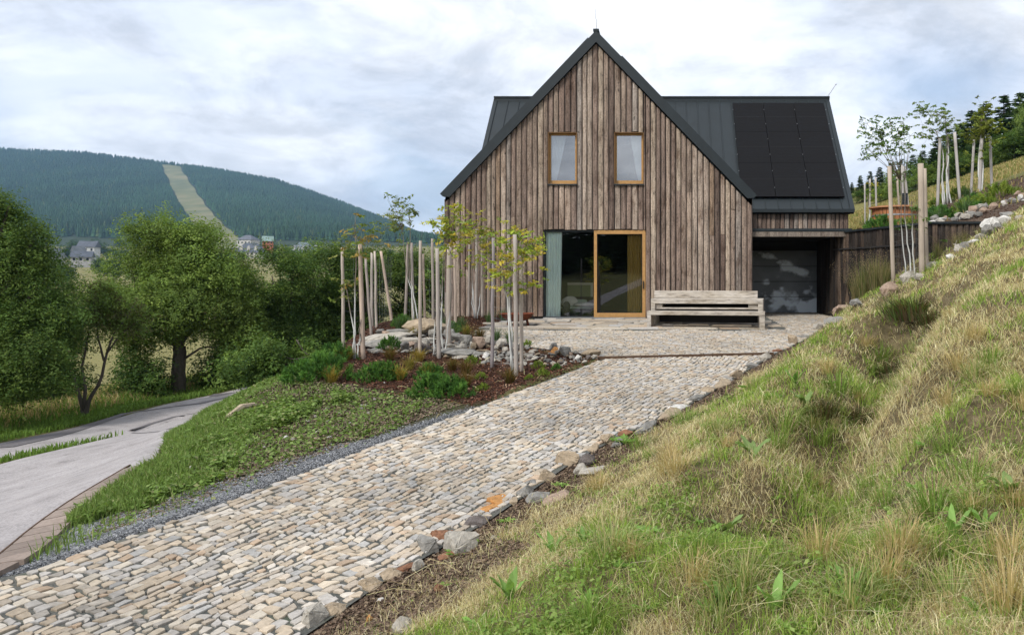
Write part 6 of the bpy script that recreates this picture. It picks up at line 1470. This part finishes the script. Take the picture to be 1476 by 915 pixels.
# low shrubs at the edge of the mound crest
b = G3(-8.7, 20.5); tree('low leafy bushes where the lane disappears behind the mound', b, [(400, 520, 30, 22), (430, 505, 30, 25), (372, 528, 20, 14), (460, 490, 25, 20)], 22, 12000, .09, DG + LG[2:3], 14, tr=.03, name='bush', group='bushes under the lane trees')
# spruce sprig at the picture edge
def spruce_mesh(seed, h=6., r=1.5, n_l=30, cols=((.03, .06, .022), (.045, .085, .03), (.06, .10, .035)), dens=1.):
    g = np.random.default_rng(seed); mb = MB(); cols = np.array(cols); mb.tube([(0, 0, -.2), (0, 0, h * .6), (0, 0, h)], [.02 * h, .012 * h, .004 * h], 6, col=(.10, .075, .055))
    Ps = []; Ds = []; Cs = []
    for i in range(n_l):
        f = (i + .5) / n_l; z = h * (.06 + .93 * f); rr = r * (1 - f) ** .85 * g.uniform(.8, 1.1) + .06; nb = int(5 + 6 * (1 - f))
        for k in range(nb):
            a = g.uniform(0, 2 * PI); L = rr * g.uniform(.75, 1.15); d = np.array([math.cos(a), math.sin(a), .25 + .5 * f]); m = max(4, int(L * 16 * dens))
            t = np.linspace(.15, 1, m); P = np.array([0, 0, z]) + np.stack([d[0] * L * t, d[1] * L * t, d[2] * L * t * .4 - .35 * L * t ** 2 * (1 - f)], 1); c = cols[g.integers(3)] * g.uniform(.75, 1.3)
            for s_ in (-1, 1, 0):
                dd2 = np.stack([-s_ * d[1] * np.ones(m) + d[0] * .8, s_ * d[0] * np.ones(m) + d[1] * .8, g.uniform(-.45, .15, m)], 1); Ps.append(P); Ds.append(dd2); Cs.append(np.tile(c, (m, 1)))
    P = np.concatenate(Ps); D = np.concatenate(Ds); C = np.concatenate(Cs); D /= np.linalg.norm(D, axis=1)[:, None]; n = len(P); ln = h * .032 * g.uniform(.6, 1.3, (n, 1)); s = np.cross(D, g.normal(0, 1, (n, 3))); s /= np.linalg.norm(s, axis=1)[:, None]
    V = np.stack([P - s * ln * .22, P + s * ln * .22, P + D * ln * 1.6 + s * ln * .08, P + D * ln * 1.6 - s * ln * .08], 1).reshape(-1, 3); j = np.arange(n)[:, None] * 4; mb.add(V, j + np.array([[0, 1, 2, 3]]), np.repeat(C, 4, axis=0)); return mb
SP = [spruce_mesh(k).mesh('spruce', M['needle']) for k in (1, 2, 3)]
b = G3(-14.9, 16.2); o = link('spruce_tree', SP[0], b, (0, 0, 1), .50); tag(o, 'young spruce reaching over the lane verge at the picture edge', 'tree', 'young spruces')
o['label'] = 'young spruce with drooping boughs on the near lane verge'
# ridge trees on the hillside above the garden
RID = [(1470, 132, 255, 60), (1447, 136, 262, 58), (1418, 148, 262, 56), (1400, 158, 270, 58), (1385, 176, 280, 60), (1368, 184, 282, 62), (1352, 196, 290, 64), (1476, 175, 250, 50), (1330, 216, 296, 66), (1316, 222, 300, 66), (1300, 228, 304, 68), (1284, 234, 306, 70), (1268, 240, 308, 70), (1254, 246, 312, 72), (1240, 252, 314, 74), (1228, 262, 318, 76), (1500, 130, 250, 58), (1520, 120, 250, 60), (1345, 214, 288, 58), (1378, 200, 284, 57)]
for k, (u, vt, vb, y) in enumerate(RID):
    p = px(u, vb, y); g = hz(p[0], p[1]); h = px(u, vt, y)[2] - g; o = link('spruce_tree', SP[k % 3], (p[0], p[1], g - .05), (0, 0, k * 1.1), (h / 6 * 1.15, h / 6 * 1.15, h / 6)); tag(o, None, 'tree', 'spruces on the hillside ridge')
    o['label'] = ['tall dark spruce on the ridge at the far side of the yellow-green maple', 'tall dark spruce next to the yellow-green maple'][k] if k < 2 else 'dark young spruce in the row along the hillside ridge above the meadow'
BU = [(1462, 215, 40, 30, 50), (1430, 235, 30, 25, 52), (1385, 245, 34, 28, 54), (1345, 262, 32, 24, 57), (1310, 275, 30, 22, 60), (1275, 285, 26, 20, 64), (1243, 298, 20, 16, 68), (1476, 180, 25, 35, 56), (1405, 215, 26, 26, 58), (1365, 235, 24, 24, 60), (1328, 250, 24, 22, 62), (1292, 262, 24, 20, 66), (1505, 225, 40, 40, 50)]
BM = [crown_mesh('crown', [(0, 0, 1.2, 1.5, 1.5, 1.2), (.9, .3, 1.0, 1., 1., .9), (-.9, -.2, 1.1, 1., 1., 1.), (.2, .2, 2.0, 1., 1., .8)], 14000, .13, c, 70 + k, .2) for k, c in enumerate((DG + LG[:1], LG[:2] + DG[2:3]))]
TRM = trunk_mesh(.08, [([(0, 0, -.4), (0, 0, 1.2)], .08, .03), ([(0, 0, .2), (.7, .2, 1.3)], .05, .02), ([(0, 0, .2), (-.7, -.1, 1.4)], .05, .02)])
bt = None
for k, (u, v, ru, rv, y) in enumerate(BU):
    p = px(u, v, y); g = hz(p[0], p[1]); s = ru / F * y / 2.0; t = empty('bush', (p[0], p[1], g)); t.scale = (s, s, max(.4, (p[2] + rv / F * y - g) / 2.9)); tag(t, 'rounded deciduous bush in the thicket between hillside meadow and spruces', 'bush', 'bushes of the hillside thicket')
    link('crown', BM[k % 2], rot=(0, 0, k), parent=t); link('trunk', TRM, parent=t)
# more young spruce low by the wing roof edge
# ---- trees behind the camera that the glass mirrors
for k in range(34):
    x = -30 + k * 1.45 + rng.uniform(-.5, .5); y = -rng.uniform(27, 36); o = link('spruce_tree', SP[k % 3], (x, y, hz(x, y) - .1), (0, 0, k), (1.7, 1.7, rng.uniform(.72, .98))); tag(o, 'dark spruce in the row mirrored in the glass of the sliding door', 'tree', 'spruces across the valley mirrored in the glazing')

# ================================================================== VALLEY AND MOUNTAIN
def far_hit(u, v): return hit(u, v, 60)
# valley trees
VT = crown_mesh('crown', [(0, 0, 5, 3.4, 3.4, 4), (1.5, 0, 3.5, 3, 3, 2.6), (-1.6, 0, 4, 3, 3, 3)], 6000, .6, [(.05, .09, .028), (.065, .11, .035), (.04, .075, .025)], 90, .7, 20, twig=.25)
VTR = trunk_mesh(.3, [([(0, 0, -.5), (0, 0, 4)], .3, .15)])
vt = 0
def valley_tree(x, y, s, conifer=False):
    z = hz(x, y)
    if conifer: o = link('spruce_tree', SP[int(abs(x)) % 3], (x, y, z), (0, 0, x), s * .33 * 6 / 6); tag(o, 'conifer standing among the houses at the foot of the mountain', 'tree', 'conifers in the valley'); return
    t = empty('broadleaf_tree', (x, y, z), x); t.scale = (s / 8, s / 8, s / 8); tag(t, 'round distant tree in the fields and village at the foot of the mountain', 'tree', 'distant trees of the valley'); link('crown', VT, parent=t); link('trunk', VTR, parent=t)
for (u, y, h) in [(62, 420, 16), (75, 400, 14), (90, 520, 14), (104, 640, 18), (132, 700, 18), (150, 690, 15), (165, 640, 12), (60, 260, 12), (84, 240, 11), (96, 300, 9), (150, 330, 12), (168, 300, 13), (40, 480, 16), (20, 500, 16), (0, 520, 16), (180, 500, 14), (395, 780, 16), (372, 760, 16), (415, 720, 16), (462, 560, 20), (476, 520, 18), (490, 540, 18), (505, 520, 18), (340, 620, 12), (350, 560, 12), (330, 600, 12), (520, 500, 16), (540, 500, 14), (560, 480, 14), (365, 640, 12), (395, 600, 10), (430, 620, 12), (120, 560, 10), (110, 820, 14), (140, 850, 14), (175, 850, 16), (195, 800, 15), (30, 850, 16), (10, 820, 16), (50, 800, 17), (218, 830, 15)]:
    valley_tree((u - VU) / F * y, y, h * (.5 if 300 < u < 520 else .7))
for (u, y, s) in [(105, 600, 7), (372, 800, 8), (110, 590, 7), (440, 700, 7), (360, 760, 7), (485, 650, 8)]: valley_tree((u - VU) / F * y, y, s * .5, True)
def vhouse(u, v, y, w, d, hw, hr, wallc, roofc, label, rz=0., wins=6, storey=2, hip=False, dormer=0):
    x = (u - VU) / F * y; z = px(u, v, y)[2]; g = hz(x, y); t = empty('village_house', (x, y, min(z, g) - 1 if z < g else g), rz); zb = z - t.location.z
    tag(t, label, 'house', 'houses of the village below the mountain')
    mb = MB(); mb.box(-w / 2, w / 2, -d / 2, d / 2, -6, zb + hw, wallc); link('wall', mb.mesh('wall', M['tree_far']), parent=t)
    mb = MB(); o_ = .6; top = zb + hw; r_ = d / 2 if not hip else w * .3
    if hip:
        V = [(-w / 2 - o_, -d / 2 - o_, top), (w / 2 + o_, -d / 2 - o_, top), (w / 2 + o_, d / 2 + o_, top), (-w / 2 - o_, d / 2 + o_, top), (-w / 2 + r_, 0, top + hr), (w / 2 - r_, 0, top + hr)]
        mb.add(V, [(0, 1, 5, 4), (2, 3, 4, 5), (1, 2, 5), (3, 0, 4), (3, 2, 1, 0)], roofc)
    else: mb.prism([(-d / 2 - o_, top - .1), (d / 2 + o_, top - .1), (0, top + hr)], 0, -w / 2 - o_, w / 2 + o_, roofc)
    rf = link('roof', mb.mesh('roof', M['tree_far']), parent=t)
    for k in range(dormer):
        xx = -w / 2 + w * (k + 1) / (dormer + 1); mb = MB(); mb.prism([(xx - 1.1, top + hr * .2), (xx + 1.1, top + hr * .2), (xx + 1.1, top + hr * .45), (xx, top + hr * .7), (xx - 1.1, top + hr * .45)], 1, -d / 2 * .8 - .4, 0, wallc); link('dormer', mb.mesh('dormer', M['tree_far']), parent=rf)
    for s_ in range(storey):
        for k in range(wins):
            xx = -w / 2 + w * (k + .5) / wins; zz = zb + hw * (s_ + .5) / storey; mb = MB(); mb.box(xx - .55, xx + .55, -d / 2 - .06, -d / 2 + .02, zz - .7, zz + .7, (.04, .045, .05)); link('window', mb.mesh('window', M['pv']), parent=t)
vhouse(362, 377, 620, 21, 14, 7, 7.5, (.50, .47, .42), (.10, .11, .13), 'wide pale hotel-like house with grey hipped roof and dormers below the ski run', .15, 7, 3, True, 3)
vhouse(358, 362, 650, 12, 12, 9, 4, (.5, .48, .45), (.13, .14, .16), 'squarer pale house with grey roof rising behind the wide hotel-like one', -.1, 4, 2, True)
vhouse(386, 357, 760, 9, 9, 6, 5, (.42, .12, .07), (.22, .30, .27), 'red-walled house with pale green roof between the trees', .5, 3, 2)
vhouse(438, 373, 600, 17, 11, 4.5, 8.0, (.42, .42, .42), (.13, .16, .18), 'house with a broad steep grey-green roof and white-framed windows', -.1, 6, 2, True, 4)
vhouse(457, 366, 640, 7, 8, 4.5, 2.5, (.62, .62, .60), (.25, .25, .25), 'small white building beside the broad steep-roofed house', 0, 2, 1)
vhouse(119, 377, 430, 9, 7, 2.4, 3.2, (.35, .34, .33), (.09, .10, .12), 'low grey-roofed farmhouse between the lane trees', .4, 3, 1)
vhouse(128, 364, 520, 10, 8, 3.5, 4, (.5, .5, .5), (.10, .11, .13), 'grey-roofed farmhouse just behind the low one', .2, 3, 1)
vhouse(72, 382, 330, 7, 7, 3.5, 3.5, (.60, .60, .6), (.10, .11, .13), 'small house with a white gable peeping through the nearest tree', 1.2, 2, 1)
vhouse(326, 378, 560, 8, 7, 3, 3, (.45, .42, .38), (.08, .20, .17), 'small house with a teal roof half hidden behind the willow', 0, 2, 1)
vhouse(113, 372, 460, 5, 6, 4, 3, (.6, .6, .58), (.1, .11, .12), 'narrow white-gabled house near the grey farmhouse', .9, 1, 1)
# grass ski run
def quadgrid(c4, n, m):
    c = [np.array(q, float) for q in c4]; s = np.linspace(0, 1, n)[:, None, None]; t_ = np.linspace(0, 1, m)[None, :, None]
    return c[0] * (1 - s) * (1 - t_) + c[1] * (1 - s) * t_ + c[3] * s * (1 - t_) + c[2] * s * t_
lft = np.array([(233, 238), (244, 262), (256, 290), (266, 306), (280, 330), (292, 350), (300, 362)]); rgt = np.array([(257, 238), (270, 258), (286, 282), (303, 305), (322, 325), (345, 345), (356, 358)])
tt2 = np.linspace(0, 1, 60); V = []; RUNP = []
for k, t_ in enumerate(tt2):
    a = np.array([np.interp(t_ * 6, np.arange(7), lft[:, j]) for j in (0, 1)]); c_ = np.array([np.interp(t_ * 6, np.arange(7), rgt[:, j]) for j in (0, 1)])
    for s_ in np.linspace(0, 1, 9):
        q = a + (c_ - a) * s_; p = far_hit(q[0] + (3 * math.sin(k * .9) if s_ in (0, 1) else 0) * .4, max(q[1], 237 + 8 * 0)); V.append((p[0], p[1], p[2] + 1.2))
    RUNP.append((V[-9][:2], V[-1][:2]))
q = (np.arange(59)[:, None] * 9 + np.arange(8)[None]).ravel(); mb = MB(); mb.add(V, np.stack([q, q + 9, q + 10, q + 1], 1), (.25, .24, .11))
t = NT('piste'); a = t.noise(.02, detail=6, sc=(1, .35, 1)); c = t.ramp(a, [(.3, (.085, .10, .04)), (.5, (.155, .155, .065)), (.62, (.21, .185, .095))]); M['piste'] = t.fin(c, 1.)
o = mb.build('ski_run', M['piste']); tag(o, kind='structure')
RP2 = np.array([r_[0] for r_ in RUNP] + [r_[1] for r_ in RUNP[::-1]])
# forest
N = 85000; a = rng.uniform(-1.12, -.18, N); y = np.sqrt(rng.uniform(990 ** 2, 2560 ** 2, N)); x = a * y
k = poly_sd(x, y, RP2) > 5 ; 
low_ = (y < 1040 + 80 * fbm(x * .01, y * 0, 3)); k &= ~(low_); x, y = x[k], y[k]; z = H(x, y, False); n = len(x)
# dashed gap of an old track across the slope
h = rng.uniform(9, 18, n) * (1 - .25 * sstep(1900, 2400, y)); r_ = h * rng.uniform(.18, .28, n); K = 5; ang = np.arange(K) * 2 * PI / K; V = np.zeros((n, 2 * K + 2, 3)); ph = rng.uniform(0, 6, n)
for j in range(K):
    V[:, j] = np.stack([x + r_ * np.cos(ang[j] + ph), y + r_ * np.sin(ang[j] + ph), z + h * .05], 1); V[:, K + j] = np.stack([x + r_ * .62 * np.cos(ang[j] + ph + .6), y + r_ * .62 * np.sin(ang[j] + ph + .6), z + h * .42], 1)
V[:, 2 * K] = np.stack([x, y, z + h * .60], 1); V[:, 2 * K + 1] = np.stack([x, y, z + h], 1)
idx = np.arange(n)[:, None] * (2 * K + 2); Fs = []
for j in range(K): Fs.append(idx + np.array([[j, (j + 1) % K, 2 * K]])); Fs.append(idx + np.array([[K + j, K + (j + 1) % K, 2 * K + 1]]))
pat = fbm(x * .012, y * .006, 51, 4); tone = np.array([(.032, .072, .030)]) * (.55 + .9 * pat[:, None]) * rng.uniform(.75, 1.3, (n, 1)); lg = rng.random(n) < .05; tone[lg] = np.array([.07, .10, .035]) * rng.uniform(.7, 1.2, (lg.sum(), 1))
mb = MB(); mb.add(V.reshape(-1, 3), Fs, np.repeat(tone, 2 * K + 2, axis=0)); o = mb.build('mountain_forest', M['tree_far']); tag(o, 'unbroken conifer forest covering the mountain', 'forest', kind='stuff')

# ================================================================== HAZE, SKY, LIGHT, CAMERA
t = NT('haze_air'); v_ = t.n('VolumePrincipled', i_Color=(.40, .66, 1.0), i_Density=HAZE, i_Anisotropy=.2); t.t.links.new(v_.outputs[0], t.out.inputs['Volume'])
mb = MB(); mb.box(-3400, 3400, -400, 5400, -600, 520); o = mb.build('haze', t.m); tag(o, kind='stuff')
w = bpy.data.worlds.new('World'); bpy.context.scene.world = w; w.use_nodes = True; nt = w.node_tree; nt.nodes.clear()
N_ = nt.nodes.new; out = N_('ShaderNodeOutputWorld'); bg = N_('ShaderNodeBackground'); sky = N_('ShaderNodeTexSky'); sky.sky_type = 'NISHITA'; sky.sun_disc = False; SE, SA = R(46), R(SUN_AZ)
sky.sun_elevation = SE; sky.sun_rotation = SA; sky.air_density = 1.; sky.dust_density = 1.5; sky.altitude = 900
tc = N_('ShaderNodeTexCoord'); sep = N_('ShaderNodeSeparateXYZ'); nt.links.new(tc.outputs['Generated'], sep.inputs[0])
def mth(op, a, b=0., c=None):
    m = N_('ShaderNodeMath'); m.operation = op
    for i, q in enumerate((a, b)):
        if isinstance(q, bpy.types.NodeSocket): nt.links.new(q, m.inputs[i])
        else: m.inputs[i].default_value = q
    return m.outputs[0]
zc = mth('ADD', mth('MAXIMUM', sep.outputs[2], 0.), .30); cmb = N_('ShaderNodeCombineXYZ')
nt.links.new(mth('DIVIDE', sep.outputs[0], zc), cmb.inputs[0]); nt.links.new(mth('DIVIDE', sep.outputs[1], zc), cmb.inputs[1])
def nz_(scale, detail, off, rough=.55, dist=.0):
    m = N_('ShaderNodeMapping'); m.inputs['Location'].default_value = off; nt.links.new(cmb.outputs[0], m.inputs[0]); n = N_('ShaderNodeTexNoise'); n.inputs['Scale'].default_value = scale; n.inputs['Detail'].default_value = detail; n.inputs['Roughness'].default_value = rough; n.inputs['Distortion'].default_value = dist; nt.links.new(m.outputs[0], n.inputs['Vector']); return n.outputs[0]
def rmp(f, st):
    r = N_('ShaderNodeValToRGB'); nt.links.new(f, r.inputs[0]); e = r.color_ramp.elements
    r.color_ramp.interpolation = 'EASE'
    while len(e) < len(st): e.new(.5)
    for k, (p, c) in enumerate(st): e[k].position = p; e[k].color = (*c, 1) if hasattr(c, '__len__') else (c, c, c, 1)
    return r.outputs[0]
SX = SKY_OFF
cl_ = rmp(nz_(1.15, 7, (SX[0], SX[1], 0), .56, .35), [(.32, (5.0, 5.5, 6.5)), (.43, (6.2, 6.6, 7.4)), (.52, (7.6, 7.85, 8.4)), (.62, (9.0, 9.15, 9.5))])
cl2 = rmp(nz_(3.4, 7, (3, 8, 1), .64, .35), [(.32, .78), (.66, 1.16)])
mx = N_('ShaderNodeMix'); mx.data_type = 'RGBA'; mx.blend_type = 'MULTIPLY'; mx.inputs[0].default_value = 1; nt.links.new(cl_, mx.inputs[6]); nt.links.new(cl2, mx.inputs[7])
cov = rmp(nz_(.9, 6, (SX[0] + 7.3, 2.2, 4), .5, .2), [(.33, 0.), (.47, 1.)])
# near the horizon the layer closes
hor = rmp(sep.outputs[2], [(.02, 1.), (.22, 0.)]); cov = mth('MAXIMUM', cov, mth('MULTIPLY', hor, .85)); cov = mth('ADD', mth('MULTIPLY', cov, .62), .38)
mm = N_('ShaderNodeMix'); mm.data_type = 'RGBA'; nt.links.new(cov, mm.inputs[0]); nt.links.new(sky.outputs[0], mm.inputs[6]); nt.links.new(mx.outputs[2], mm.inputs[7])
nt.links.new(mm.outputs[2], bg.inputs[0]); bg.inputs[1].default_value = SKY_STR; nt.links.new(bg.outputs[0], out.inputs[0])
sun = bpy.data.lights.new('sun', 'SUN'); sun.energy = SUN; sun.angle = R(14); sun.color = (1, .96, .9); so = bpy.data.objects.new('sun', sun); COL.objects.link(so)
# direction the light comes from (Nishita: rotation measured from +Y towards +X)
D = Vector((math.sin(SA) * math.cos(SE), math.cos(SA) * math.cos(SE), math.sin(SE))); so.rotation_euler = D.to_track_quat('Z', 'Y').to_euler()
cam = bpy.data.cameras.new('camera'); co = bpy.data.objects.new('camera', cam); COL.objects.link(co); bpy.context.scene.camera = co
co.location = (0, 0, CZ); co.rotation_euler = (PI / 2, 0, 0); cam.sensor_width = 36; cam.sensor_fit = 'HORIZONTAL'; cam.lens = F / 1476 * 36
cam.shift_x = -(VU - 738) / 1476; cam.shift_y = -(457.5 - VV) / 1476; cam.clip_start = .1; cam.clip_end = 12000
sc = bpy.context.scene; sc.view_settings.view_transform = 'Standard'; sc.view_settings.look = 'None'; sc.view_settings.exposure = EXPO; sc.view_settings.gamma = 1
sc.render.engine = 'CYCLES'; sc.cycles.max_bounces = 6; sc.cycles.transparent_max_bounces = 8; sc.cycles.volume_bounces = 0; sc.cycles.use_denoising = True; sc.cycles.caustics_reflective = False; sc.cycles.caustics_refractive = False
